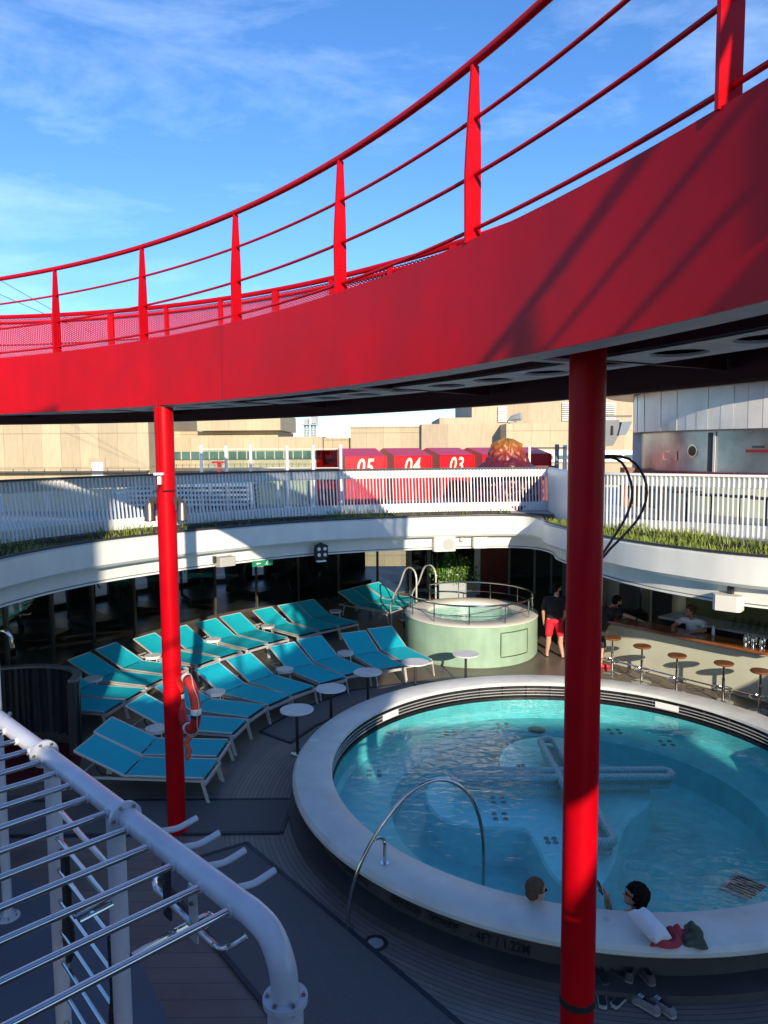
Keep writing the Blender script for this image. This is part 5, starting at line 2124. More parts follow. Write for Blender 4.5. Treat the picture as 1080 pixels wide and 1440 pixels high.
# --- man leaning over the bar, arm stretched right
p2t = thing('person', 'person in black t-shirt and red trainers leaning with one arm on the bar', 'person', (4.86, 16.55, 0))
b = MB()
Hc = (5.30, 16.50, 1.50)
fdir = (.96, .12, -.18)
up2 = (.25, .1, 1)
P, R_ = head(b, Hc, fdir, up2)
cap(b, (5.12, 16.5, 1.30), (5.25, 16.5, 1.42), .066, .058)
cap(b, (5.13, 16.34, 1.27), (5.08, 16.70, 1.27), .082, .082)
b.ell((5.02, 16.52, 1.12), (.17, .21, .22)); b.ell((4.93, 16.53, .96), (.15, .19, .16))
for sg, kx in ((-1, .02), (1, -.06)):
    hp = (4.88, 16.53 + sg * .1, .86); kn = (4.93 + kx, 16.50 + sg * .12, .48); an_ = (4.86 + kx, 16.46 + sg * .14, .10)
    cap(b, hp, kn, .10, .066); cap(b, kn, an_, .062, .042)
    cap(b, (an_[0] - .03, an_[1], .05), (an_[0] + .15, an_[1] - .02, .04), .04, .034)
el = (5.42, 16.20, 1.23); wr = (5.64, 16.04, 1.17)
cap(b, (5.13, 16.32, 1.29), el, .058, .046); cap(b, el, wr, .045, .03)
hand(b, wr, (.8, -.45, -.14), (0, 0, -1), .3, 1.0, 1)
el = (5.28, 16.82, 1.16); wr = (5.5, 16.70, 1.15)
cap(b, (5.08, 16.72, 1.27), el, .056, .044); cap(b, el, wr, .044, .03)
hand(b, wr, (.9, -.3, -.05), (0, 0, -1), .3, 1.0, -1)
fuse('body', b, M['skin'], p2t, .011)
hair_cap(Hc, fdir, up2, 1.0, p2t, M['hair'], 0, 0, True)
eyes(P, R_, 1, p2t)
b = MB()
cap(b, (5.13, 16.36, 1.27), (5.08, 16.68, 1.27), .10, .10)
b.ell((5.02, 16.52, 1.13), (.20, .235, .22)); b.ell((4.92, 16.53, .95), (.18, .215, .18))
cap(b, (5.13, 16.32, 1.285), (5.31, 16.25, 1.25), .078, .068)
cap(b, (5.08, 16.72, 1.27), (5.18, 16.78, 1.2), .078, .068)
fuse('t_shirt', b, M['tee'], p2t, .012, 2)
b = MB()
b.ell((4.88, 16.53, .82), (.16, .19, .12))
for sg, kx in ((-1, .02), (1, -.06)):
    cap(b, (4.88, 16.53 + sg * .1, .82), (4.92 + kx, 16.50 + sg * .12, .52), .115, .088)
fuse('shorts', b, M['tee'], p2t, .012, 2)
b = MB()
cap(b, (5.13, 16.42, 1.36), (5.24, 16.42, 1.38), .035, .03); cap(b, (5.24, 16.42, 1.38), (5.24, 16.58, 1.38), .03, .03)
fuse('neckerchief', b, M['pinkcloth'], p2t, .009, 1)
b = MB()
for sg, kx in ((-1, .02), (1, -.06)):
    ax, ay = 4.86 + kx, 16.46 + sg * .14
    cap(b, (ax - .05, ay, .055), (ax + .17, ay - .02, .045), .052, .043)
fuse('trainers', b, mat('red_trainers', (.7, .01, .03), .6), p2t, .010, 1)
b = MB(); b.tube([(5.585, 16.08, 1.185), (5.615, 16.06, 1.18)], .036, 12); part('wrist_watch', b, M['black'], p2t)
lm = thing('fruit_bowl', 'small bowl of yellow green fruit on the counter by the leaning man', 'bowl', (5.47, 16.55, 1.097))
b = MB(); b.lathe([(0, 0), (.05, 0), (.1, .06), (.095, .06), (.045, .012), (0, .012)], (5.47, 16.55, 1.097), 20); part('bowl', b, M['white'], lm)
for k in range(4):
    b = MB(); b.ell((5.47 + .045 * cos(k * 1.6), 16.55 + .045 * sin(k * 1.6), 1.16 + .02 * (k % 2)), (.035, .03, .03)); part('fruit', b, mat('lime_fruit', (.45, .6, .03), .4), lm)

# --- barmaid
p3t = thing('person', 'person in white t-shirt behind the bar leaning forward on the counter, hair tied back', 'person', (6.72, 15.75, 0))
b = MB()
Hc = (6.53, 15.52, 1.49)
fdir = (-.95, -.1, -.1)
P, R_ = head(b, Hc, fdir, (0, 0, 1), .96)
cap(b, (6.62, 15.58, 1.28), (6.56, 15.54, 1.40), .05, .046)
cap(b, (6.48, 15.74, 1.24), (6.78, 15.44, 1.24), .062, .062)
b.ell((6.70, 15.66, 1.10), (.15, .15, .2)); b.ell((6.78, 15.76, .92), (.15, .15, .16))
cap(b, (6.76, 15.72, .85), (6.8, 15.76, .45), .09, .06); cap(b, (6.8, 15.76, .45), (6.8, 15.8, .06), .055, .04)
cap(b, (6.88, 15.84, .85), (6.92, 15.88, .45), .09, .06); cap(b, (6.92, 15.88, .45), (6.92, 15.9, .06), .055, .04)
for a_, e_, w_, sd_ in (((6.46, 15.74, 1.23), (6.22, 15.60, 1.14), (6.13, 15.38, 1.13), 1), ((6.80, 15.42, 1.23), (6.72, 15.18, 1.14), (6.50, 15.16, 1.13), -1)):
    cap(b, a_, e_, .045, .038); cap(b, e_, w_, .037, .025)
    hand(b, w_, V3(w_) - V3(e_), (0, 0, -1), .2, .9, sd_)
fuse('body', b, M['skin2'], p3t, .011)
hair_cap(Hc, fdir, (0, 0, 1), .96, p3t, M['hairL'], 0, 0)
b = MB(); b.ell((6.66, 15.53, 1.55), (.04, .04, .04)); part('hair_bun', b, M['hairL'], p3t)
eyes(P, R_, .96, p3t)
b = MB()
cap(b, (6.50, 15.72, 1.24), (6.77, 15.45, 1.24), .078, .078)
b.ell((6.70, 15.66, 1.12), (.175, .175, .2)); b.ell((6.78, 15.75, .92), (.17, .17, .2))
cap(b, (6.47, 15.74, 1.235), (6.35, 15.68, 1.19), .062, .058); cap(b, (6.80, 15.42, 1.235), (6.76, 15.29, 1.19), .062, .058)
fuse('t_shirt', b, M['whitecloth'], p3t, .012, 2)

# --- two men in the pool
p4t = thing('person', 'person with short light brown hair and sunglasses in the pool, left of the column', 'person', (1.52, 7.02, -.3))
b = MB()
Hc = (1.50, 6.99, .60)
fdir = (.93, .32, -.03)
P, R_ = head(b, Hc, fdir, s=.94)
cap(b, (1.46, 7.0, .28), (1.48, 6.99, .50), .064, .058)
cap(b, (1.30, 7.18, .26), (1.58, 6.90, .26), .08, .08)
b.ell((1.50, 7.08, .14), (.18, .17, .24)); b.ell((1.54, 7.14, -.06), (.16, .16, .14))
for (a_, e_, w_) in (((1.28, 7.2, .26), (1.24, 7.36, .02), (1.4, 7.55, -.02)), ((1.62, 6.9, .24), (1.86, 6.98, .08), (1.98, 7.2, -.02))):
    cap(b, a_, e_, .052, .043); cap(b, e_, w_, .042, .028); hand(b, w_, V3(w_) - V3(e_), (0, 0, -1), .3)
for dx in (-.08, .1):
    cap(b, (1.55 + dx, 7.15, -.08), (1.75 + dx, 7.58, -.10), .09, .06); cap(b, (1.75 + dx, 7.58, -.10), (1.8 + dx, 7.75, -.5), .06, .04)
fuse('body', b, M['skin'], p4t, .010)
hair_cap(Hc, fdir, (0, 0, 1), .94, p4t, M['hairL'], 0, 0)
eyes(P, R_, .94, p4t, True)

p5t = thing('person', 'person with dark curly hair and sunglasses in the pool, holding up a phone', 'person', (2.55, 6.95, -.3))
b = MB()
Hc = (2.46, 6.95, .555)
fdir = (-.86, .25, .25)
P, R_ = head(b, Hc, fdir, s=.94)
cap(b, (2.52, 6.97, .28), (2.49, 6.97, .47), .062, .056)
cap(b, (2.34, 6.95, .24), (2.70, 7.03, .24), .08, .08)
b.ell((2.52, 7.06, .12), (.2, .16, .24)); b.ell((2.52, 7.14, -.06), (.17, .16, .14))
el = (2.24, 7.02, .31); wr = (2.195, 6.985, .545)
cap(b, (2.34, 6.96, .26), el, .052, .044); cap(b, el, wr, .042, .028)
PH = Vector((2.115, 6.97, .64))
hand(b, wr, (-.45, -.12, .88), (-.8, -.1, -.3), .5, .95, 1)
el = (2.84, 7.18, .12); wr = (2.75, 7.4, .0)
cap(b, (2.70, 7.03, .24), el, .052, .044); cap(b, el, wr, .042, .028); hand(b, wr, (-.3, .9, -.3), (0, 0, -1), .3)
for dx in (-.1, .1):
    cap(b, (2.5 + dx, 7.15, -.08), (2.45 + dx, 7.6, -.10), .09, .06); cap(b, (2.45 + dx, 7.6, -.10), (2.45 + dx, 7.75, -.5), .06, .04)
fuse('body', b, M['skin2'], p5t, .0065)
hair_cap(Hc, fdir, (0, 0, 1), .94, p5t, M['hair'], .0, .06)
eyes(P, R_, .94, p5t, True)
ph = thing('phone', 'black phone held up by the curly haired person in the pool', 'phone', tuple(PH))
b = MB()
zz = Vector((-.28, -.1, .95)).normalized(); xx = Vector((.25, -.95, 0)).normalized(); yy = zz.cross(xx)
b.obox((0, 0, 0), (.074, .009, .15), 0, 0, Matrix((xx, yy, zz)).transposed()); part('body', b, M['black'], ph, True)
b = MB(); b.obox(-yy * .0052, (.068, .001, .142), 0, 0, Matrix((xx, yy, zz)).transposed()); part('screen', b, M['shades'], ph, True)

# champagne flute on the rim
c = at(853, 1293, .5)
fl = thing('champagne_flute', 'champagne flute of pale wine on the pool rim beside the near red column', 'glass', (c.x, c.y, .501))
b = MB(); b.lathe([(0, .002), (.034, .002), (.034, .004), (.006, .008), (.004, .09), (.012, .1), (.025, .13), (.028, .18), (.024, .235), (.022, .235), (.026, .18), (.023, .133), (.01, .105)], (0, 0, 0), 24); part('glass', b, M['clear'], fl, True)
b = MB(); b.lathe([(0, .108), (.010, .108), (.022, .133), (.0255, .18), (.025, .195), (0, .195)], (0, 0, 0), 20); part('wine', b, M['wine'], fl, True)


# crumpled cloths
def cloth(name, outline, z0, h, amp, mt, label, cat, seedv, fold=9.0, dirv=(1, .3)):
    """heap of cloth: an outline filled with a folded height field, closed underneath"""
    c0 = crom(outline, .02, True)
    cx = sum(p[0] for p in c0) / len(c0); cy = sum(p[1] for p in c0) / len(c0)
    b = MB()
    NR = 16
    n_ = len(c0)
    vs = [(cx, cy, z0 + h)]
    for k in range(1, NR + 1):
        s_ = k / NR
        for p in c0:
            x, y = cx + (p[0] - cx) * s_, cy + (p[1] - cy) * s_
            ww = noise.noise(Vector((x * 5, y * 5, seedv))) * .12
            ph_ = (x * dirv[0] + y * dirv[1] + ww) * fold * 2 * pi
            z = h * (1 - s_ ** 3) + amp * (sin(ph_) * .5 + noise.noise(Vector((x * 14, y * 14, seedv + 3))) * 1.2) * (1 - s_ ** 6)
            vs.append((x, y, z0 + max(.004, z)))
    fs = [(0, 1 + i, 1 + (i + 1) % n_) for i in range(n_)]
    for k in range(NR - 1):
        a, q = 1 + k * n_, 1 + (k + 1) * n_
        fs += [(a + i, q + i, q + (i + 1) % n_, a + (i + 1) % n_) for i in range(n_)]
    q = 1 + (NR - 1) * n_
    vs += [(p[0], p[1], z0) for p in c0]
    w = q + n_
    fs += [(q + i, w + i, w + (i + 1) % n_, q + (i + 1) % n_) for i in range(n_)]
    fs.append(tuple(w + i for i in range(n_)))
    b.add(vs, fs)
    return solo(name, b, mt, label, cat, sharp=75)


def pxo(pts, z):
    return [(at(u, v, z).x, at(u, v, z).y) for u, v in pts]


cloth('folded_cloth', pxo([(914, 1330), (930, 1312), (945, 1306), (965, 1308), (972, 1313), (962, 1322), (955, 1333), (938, 1335), (925, 1332)], .5), .503, .05, .045, M['pinkcloth'],
      'crumpled rose red cloth on the pool rim between the white pillow and olive garment', 'cloth', 1.3, 8)
cloth('folded_garment', pxo([(962, 1302), (976, 1300), (988, 1310), (990, 1322), (996, 1335), (984, 1336), (976, 1333), (966, 1332), (958, 1322), (964, 1312)], .5), .503, .055, .045, M['olivecloth'],
      'crumpled olive green garment on the pool rim right of the rose red cloth', 'garment', 6.1, 7, (.4, 1))
# white pillow propped on the rim
pw = MB()
A_, B_ = Vector((2.40, 6.60, .66)), Vector((2.50, 6.30, .555))
NX, NY = 22, 20
vs = []
ax = (B_ - A_); Lx = .40
axn = Vector((.42, -.88, -.22)).normalized()
wy = Vector((.75, .3, -.1)); wy = (wy - axn * wy.dot(axn)).normalized()
nz_ = axn.cross(wy)
if nz_.z < 0: nz_ = -nz_
cen = Vector((2.42, 6.43, .605))
for side in (1, -1):
    for i in range(NX + 1):
        for j in range(NY + 1):
            u_, v_ = 2 * i / NX - 1, 2 * j / NY - 1
            pin = 1 - .10 * (1 - u_ * u_) * 0
            th = .075 * max(0, (1 - u_ ** 4)) ** .6 * max(0, (1 - v_ ** 4)) ** .6
            wr_ = .006 * sin(9 * u_ + 5 * v_) * (abs(u_) ** 2)
            x = u_ * .185 * (1 - .10 * (1 - abs(v_)) * 1) ; y = v_ * .10 * (1 - .10 * (1 - abs(u_)))
            vs.append(cen + axn * x + wy * y + nz_ * (side * th + wr_ * (th > .01)))
kk = NY + 1
o2 = (NX + 1) * kk
fs = []
for i in range(NX):
    for j in range(NY):
        a = i * kk + j
        fs.append((a, a + 1, a + kk + 1, a + kk)); fs.append((o2 + a, o2 + a + kk, o2 + a + kk + 1, o2 + a + 1))
pw.add(vs, fs)
solo('pillow', pw, M['whitecloth'], 'plump white pillow lying on the pool rim behind the curly haired person', 'pillow', sharp=180, merge=True)


# shoes
def shoe(u, v, rz, kind, z=.006, L=.27):
    c = at(u, v, z)
    R_ = Matrix.Rotation(rz, 2)
    def outl(s_):
        base = [(-.5, 0), (-.46, .13), (-.2, .15), (.1, .17), (.32, .2), (.46, .12), (.5, 0), (.46, -.13), (.3, -.18), (.05, -.13), (-.2, -.13), (-.46, -.12)]
        return [(p[0] * L * s_, p[1] * L * s_) for p in crom(base, .06, True)]
    return c, outl


def pair(name, spots, kind, label, cat, up, sole, L=.27):
    c0 = at(spots[0][0], spots[0][1], .006)
    t = thing(name, label, cat, (c0.x, c0.y, spots[0][3]))
    for (u, v, rz, z) in spots:
        c, ol = shoe(u, v, rz, kind, z)
        R_ = Matrix.Rotation(rz, 2)
        tr = lambda P, s_=1: [((R_ @ Vector(p)).x + c.x, (R_ @ Vector(p)).y + c.y) for p in P]
        b = MB()
        b.prism(tr(ol(1)), z, z + .022)
        so_ = part('sole', b, sole, t)
        b = MB(); b.prism(tr(ol(.86)), z + .0225, z + .026); part('insole', b, M['insole'], t)
        b = MB()
        if kind == 'slide':
            for w_ in range(1):
                NS = 8
                vs = []
                for i in range(5):
                    x = .27 * (.05 + .07 * i)
                    for k in range(NS + 1):
                        a = pi * k / NS
                        q = R_ @ Vector((x, -.048 * cos(a)))
                        vs.append((q.x + c.x, q.y + c.y, z + .015 + .045 * sin(a)))
                b.add(vs, [(i * (NS + 1) + k, i * (NS + 1) + k + 1, (i + 1) * (NS + 1) + k + 1, (i + 1) * (NS + 1) + k) for i in range(4) for k in range(NS)])
            part('strap', b, up, t, recalc=False)
        elif kind == 'thong':
            for s_ in (-1, 1):
                q0 = R_ @ Vector((.085, 0)); q1 = R_ @ Vector((-.01, s_ * .04)); qm = R_ @ Vector((.04, s_ * .03))
                b.tube(crom([(q0.x + c.x, q0.y + c.y, z + .025), (qm.x + c.x, qm.y + c.y, z + .05), (q1.x + c.x, q1.y + c.y, z + .022)], .02), .006, 6)
            part('strap', b, up, t)
        else:
            # closed shoe: wall lofted inward with an opening at the heel half
            base = ol(1)
            n_ = len(base)
            rows = [(1.0, .02), (1.0, .045), (.9, .065), (.72, .08)]
            vs = []
            for s_, h_ in rows:
                for (x, y) in base:
                    fx = max(0, x / (L * .5))
                    hh = h_ * (1 - .35 * fx)
                    xx_ = x * s_ if x < 0 else x * (s_ * .98)
                    q = R_ @ Vector((xx_, y * s_))
                    vs.append((q.x + c.x, q.y + c.y, z + hh))
            fs = [(r * n_ + i, r * n_ + (i + 1) % n_, (r + 1) * n_ + (i + 1) % n_, (r + 1) * n_ + i) for r in range(3) for i in range(n_)]
            b.add(vs, fs)
            # vamp over the toe
            top = []
            for (x, y) in base:
                if x > .015: top.append((x * .72, y * .72))
            vm = []
            for (x, y) in top:
                q = R_ @ Vector((x, y)); vm.append((q.x + c.x, q.y + c.y, z + .08 * (1 - .35 * max(0, x / (.72 * L * .5)))))
            b.add(vm, [tuple(range(len(vm)))])
            part('upper', b, up, t, recalc=False)
            b = MB()
            for k in range(3):
                q0 = R_ @ Vector((.03 + .018 * k, -.022)); q1 = R_ @ Vector((.03 + .018 * k, .022))
                b.tube([(q0.x + c.x, q0.y + c.y, z + .079), (q1.x + c.x, q1.y + c.y, z + .079)], .003, 5)
            part('laces', b, M['whitecloth'], t)
    return t


pair('sandals', [(847, 1404, 1.35, .019), (873, 1407, .75, .019)], 'slide', 'pair of dark slide sandals on the mat just right of the near red column foot', 'sandals', M['brownshoe'], M['soleL'])
pair('deck_shoes', [(908, 1416, 2.25, .019), (931, 1419, 2.15, .019)], 'shoe', 'pair of pale grey lace up deck shoes on the mat, rightmost of the footwear', 'shoes', M['greyshoe'], M['soleL'])
pair('flip_flops', [(845, 1372, 1.7, .087), (866, 1368, 2.3, .087)], 'thong', 'pair of black flip flops under the pool rim right of the near red column', 'flip flops', M['black'], M['brownshoe'])
pair('canvas_shoes', [(887, 1370, 1.1, .087), (907, 1373, 1.8, .087)], 'shoe', 'pair of brown grey canvas shoes tucked under the pool rim', 'shoes', M['brownshoe'], M['greyshoe'])

# ================================================================ RIBBED SCREEN
SCR = crom([(-7.6, 12.0), (-6.9, 12.42), (-6.35, 12.60), (-5.95, 12.62), (-5.6, 12.52), (-5.32, 12.33), (-5.16, 12.05), (-5.12, 11.75)], .03)
scr = thing('ribbed_screen', 'dark curved ribbed screen with a flat grey capping at the left edge', 'screen', (-5.9, 12.6, 0))
nn = normals(SCR)
dacc = 0
rib = []
for i, (p, n_) in enumerate(zip(SCR, nn)):
    if i: dacc += hypot(p[0] - SCR[i - 1][0], p[1] - SCR[i - 1][1])
    w = .03 * (1 if sin(dacc * 2 * pi / .19) > 0 else -1) * min(1, abs(sin(dacc * 2 * pi / .19)) * 2.2)
    rib.append((p[0] + n_[0] * w, p[1] + n_[1] * w))
b = MB(); b.sweep(rib, [(.0, .05), (.0, 1.22), (.012, 1.22), (.012, .05)]); part('ribbed_panel', b, M['screen'], scr)
b = MB(); b.sweep(SCR, [(-.07, 1.22), (-.07, 1.26), (.07, 1.26), (.07, 1.22)]); part('capping', b, M['screencap'], scr)
b = MB(); b.obox((-5.12, 11.72, .61), (.13, .05, 1.22), .0); part('end_post', b, M['dark'], scr)
b = MB()
pp = at(6, 1000, .6)
q = (-6.35, 12.0)
b.tube(crom([(q[0] - .1, q[1], 0), (q[0] - .1, q[1], 1.2), (q[0] - .1, q[1], 1.86), (q[0] - .06, q[1] - .01, 2.0), (q[0] + .05, q[1] - .02, 2.03), (q[0] + .15, q[1] - .03, 1.93), (q[0] + .18, q[1] - .03, 1.75)], .06), .035, 10)
solo('bent_pipe', b, M['chrome'], 'polished vertical pipe with a hooked top at the left edge by the ribbed screen', 'pipe')

# ================================================================ WHITE PIPE FRAME
rig = thing('pipe_frame', 'white painted pipe climbing frame with chrome rungs in the near left corner', 'climbing frame', (-1.7, 3.56, 0))
ZP = 3.5
pE = at(370, 1296, ZP)
pS = at(0, 1012, ZP)
dP = (pE - pS).normalized()
b = MB()
st_ = pS - dP * 2.6
cv = [tuple(st_), tuple(pS), tuple(pE)]
b.tube([st_, pS, pE - dP * .10], .043, 24)
cor = pE + dP * .06
bend = crom([tuple(pE - dP * .12), tuple(pE - dP * .05), tuple(pE + dP * .035 - Vector((0, 0, .02))), tuple(pE + dP * .09 - Vector((0, 0, .085))), tuple(pE + dP * .11 - Vector((0, 0, .18))), tuple(pE + dP * .11 - Vector((0, 0, .42)))], .02)
b.tube(bend, .043, 24)
part('main_pipe', b, M['pipe'], rig, sharp=50)
ex_ = pE + dP * .11
ZFL = min([3.0 + .005 * k for k in range(100)], key=lambda z: abs(at(403, 1405, z).y - ex_.y))
b = MB(); b.lathe([(.056, 0), (.056, ZFL - .01)], (ex_.x, ex_.y, 0), 28); part('end_post', b, M['pipe'], rig)


def flange(c, d, r=.068, th=.018, nb=6, nm='flange'):
    bb = MB()
    d = V3(d).normalized()
    bb.tube([c - d * th / 2, c + d * th / 2], r, 32)
    o = part(nm, bb, M['pipe'], rig)
    u = d.orthogonal().normalized(); w = d.cross(u)
    bb = MB()
    for k in range(nb):
        a = 2 * pi * k / nb + .3
        q = c + (u * cos(a) + w * sin(a)) * (r * .80)
        bb.tube([q - d * (th / 2 + .006), q + d * (th / 2 + .006)], .008, 6)
        bb.tube([q - d * (th / 2 + .012), q + d * (th / 2 + .012)], .0045, 6)
    part('bolts', bb, M['steel'], o)


flange(at(62, 1060, ZP), dP)
flange(at(176, 1150, ZP), dP)
flange(Vector((ex_.x, ex_.y, ZFL)), (0, 0, 1), .070)
for (u, v, px_, py_) in ((62, 1060, -1.68, 3.58), (176, 1150, -1.13, 2.95)):
    b = MB(); b.lathe([(.038, .02), (.038, 3.47)], (px_, py_, 0), 24); part('post', b, M['pipe'], rig)
for (x, y) in ((-4.07, 7.51), (-3.2, 2.1)):
    b = MB(); b.lathe([(.048, .02), (.048, 3.47)], (x, y, 0), 24); b.lathe([(.12, 0.004), (.12, .02), (.05, .03)], (x, y, 0), 28); part('post', b, M['pipe'], rig)
    b = MB()
    for k in range(6):
        b.tube([(x + .09 * cos(k * pi / 3), y + .09 * sin(k * pi / 3), .01), (x + .09 * cos(k * pi / 3), y + .09 * sin(k * pi / 3), .045)], .010, 6)
    part('bolts', b, M['steel'], rig)
rd = Vector((-dP.y, dP.x, 0))
if rd.y > 0: rd = -rd
RUNG = [(6, 1028), (23, 1042), (39, 1056), (58, 1071), (78, 1088), (99, 1104), (124, 1122), (148, 1144), (176, 1167), (206, 1192), (239, 1219), (276, 1250), (316, 1284)]
far = None
for u, v in RUNG:
    q = at(u, v, ZP)
    # project on the pipe axis, start at its flank
    tq = (q - pS).dot(dP)
    s0 = pS + dP * tq + rd * .039
    b = MB()
    b.tube([s0, s0 + rd * 2.2], .0135, 14)
    rg = part('rung', b, M['chrome'], rig)
    b = MB(); b.tube([s0 - rd * .004, s0 + rd * .012], .020, 14); part('weld_collar', b, M['pipe'], rg)
b = MB()
q = pS + rd * 2.25
b.tube([q - dP * 2.6, q + dP * 2.5], .049, 20)
part('main_pipe', b, M['pipe'], rig)
# rung tails on the outer side, bending upwards
for (u0, v0, u1, v1) in ((222, 1168, 269, 1157), (254, 1190, 300, 1180), (288, 1217, 333, 1203), (326, 1249, 368, 1229)):
    q = at(u0, v0, ZP)
    tq = (q - pS).dot(dP)
    s0 = pS + dP * tq - rd * .02
    b = MB()
    b.tube(crom([tuple(s0), tuple(s0 - rd * .08 - Vector((0, 0, .02))), tuple(s0 - rd * .12 - Vector((0, 0, .022))), tuple(s0 - rd * .19 - Vector((0, 0, .012)))], .03), .0125, 10)
    part('peg', b, M['pipe'], rig)
# bolt on the upper pipe
q = at(15, 1016, ZP) + Vector((0, 0, .045))
b = MB(); b.tube([q, q + Vector((0, -.01, .012))], .010, 8); part('bolt', b, M['steel'], rig)
# wall-bar rungs between the two posts
A_, B_ = Vector((-1.68, 3.58, 0)), Vector((-1.13, 2.95, 0))
for k in range(14):
    z = 3.22 - .165 * k
    b = MB(); b.tube([A_ + Vector((0, 0, z)), B_ + Vector((0, 0, z))], .0125, 10); part('wall_bar', b, M['chrome'], rig)
# dip handles on flat brackets
for (u, v) in ((239, 1232), (276, 1262)):
    q = at(u - 4, v + 22, ZP - .10)
    b = MB(); b.obox(q, (.05, .008, .2), atan2(dP.y, dP.x)); 
    br = part('bracket', b, M['alu' if u > 250 else 'dark'], rig)
    b = MB()
    for dz in (-.06, .04):
        b.tube([q + Vector((-.006, -.012, dz)), q + Vector((.006, .012, dz))], .008, 8)
    part('bolts', b, M['steel'], br)
zz_ = 3.36
hb = [at(140, 1262, zz_), at(215, 1232, zz_), at(218, 1247, zz_), at(262, 1292, zz_), at(300, 1328, zz_), at(312, 1334, zz_), at(328, 1328, zz_), at(346, 1316, zz_ + .02)]
b = MB(); b.tube(crom([tuple(p) for p in hb], .02), .0115, 10); part('dip_handle', b, M['chrome'], rig)
zz_ = 3.30
hb = [at(185, 1345, zz_), at(235, 1316, zz_), at(285, 1290, zz_), at(294, 1287, zz_), at(299, 1294, zz_), at(285, 1306, zz_)]
b = MB(); b.tube(crom([tuple(p) for p in hb], .02), .0115, 10); part('dip_handle', b, M['chrome'], rig)
hb = [at(104, 1290, 3.2), at(155, 1265, 3.2), at(158, 1272, 3.2), at(112, 1296, 3.2)]
b = MB(); b.tube([p for p in hb], .008, 8); part('dip_handle', b, M['chrome'], rig)
# black moulded pads by the posts
for (x, y, zc) in ((-1.60, 3.50, 2.72), (-1.19, 3.02, 2.62)):
    b = MB()
    prof = [(-.03, .30), (.03, .30), (.035, .05), (.02, -.02), (.055, -.12), (.045, -.22), (-.01, -.3), (-.05, -.2), (-.045, -.1), (-.02, 0)]
    K = len(prof)
    e1 = dP
    vs = [Vector((x, y, zc + z_)) + e1 * a_ + rd * s_ for s_ in (-.012, .012) for a_, z_ in prof]
    b.add(vs, [tuple(range(K)), tuple(range(K, 2 * K))] + [(i, (i + 1) % K, K + (i + 1) % K, K + i) for i in range(K)])
    part('moulded_pad', b, M['black'], rig)


# ================================================================ UPPER DECK THINGS
UD = 3.303


def hz(u):
    return 630.4 + (540 - u) * .0068


def X_(u, Y): return (u - 540) / FPX * (Y + .4)
def Z_(u, v, Y): return 5 + (hz(u) - v) / FPX * (Y + .4)


def cabana(u, Y, w, num, lab, rz):
    x = X_(u, Y)
    t = thing('cabana', lab, 'cabana', (x, Y, UD), rz, 'row of red numbered cabanas')
    b = MB()
    sec = [(0, .0), (0, 1.46), (1.15, 1.70), (1.5, 1.62), (1.5, .0)]
    h = w / 2
    vs = [(sx * h, y, z) for sx in (-1, 1) for y, z in sec]
    b.add(vs, [(0, 1, 2, 3, 4), (5, 6, 7, 8, 9)] + [(i, (i + 1) % 5, 5 + (i + 1) % 5, 5 + i) for i in range(5)])
    part('shell', b, M['redcab'], t, True, sharp=15)
    b = MB(); b.box((-h + .03, -.03, 1.44), (h - .03, 1.1, 1.46)); b.box((h - .02, -.05, 0), (h + .03, .02, 1.45)); part('trim', b, M['redcab'], t, True)
    b = MB(); b.box((h + .035, .2, .0), (h + .09, 1.2, 1.35)); part('recess', b, M['cabdark'], t, True)
    if not num:
        return
    me = text_mesh(num, .64, .22, .0, 4, 1.08, .012)
    xs = [v.co.x for v in me.vertices]
    cx = (min(xs) + max(xs)) / 2
    for v in me.vertices:
        v.co = Vector(((v.co.x - cx) * .82, -.004, .88 + v.co.y * 1.12))
    me.materials.clear(); me.materials.append(M['numeral'])
    o = bpy.data.objects.new('numerals', me); COL.objects.link(o); o.parent = t


cabana(515, 22.6, 1.27, '05', 'red cabana with the number 05, leftmost of the row', radians(16))
cabana(580, 24.0, 1.27, '04', 'red cabana with the number 04, second from the left in the row', radians(18))
cabana(641, 25.3, 1.27, '03', 'red cabana with the number 03, just left of the orange coral sculpture', radians(20))
cabana(698, 26.6, 1.27, '', 'red cabana almost hidden by the orange coral sculpture', radians(22))
cabana(752, 27.9, 1.2, '', 'red cabana right of the orange coral sculpture', radians(22))
b = MB(); Y = 22.2
b.box((X_(447, Y), Y, UD), (X_(476, Y), Y + .03, Z_(460, 633, Y)))
solo('red_glass_screen', b, M['redpane'], 'red glass privacy screen left of cabana 05', 'screen')

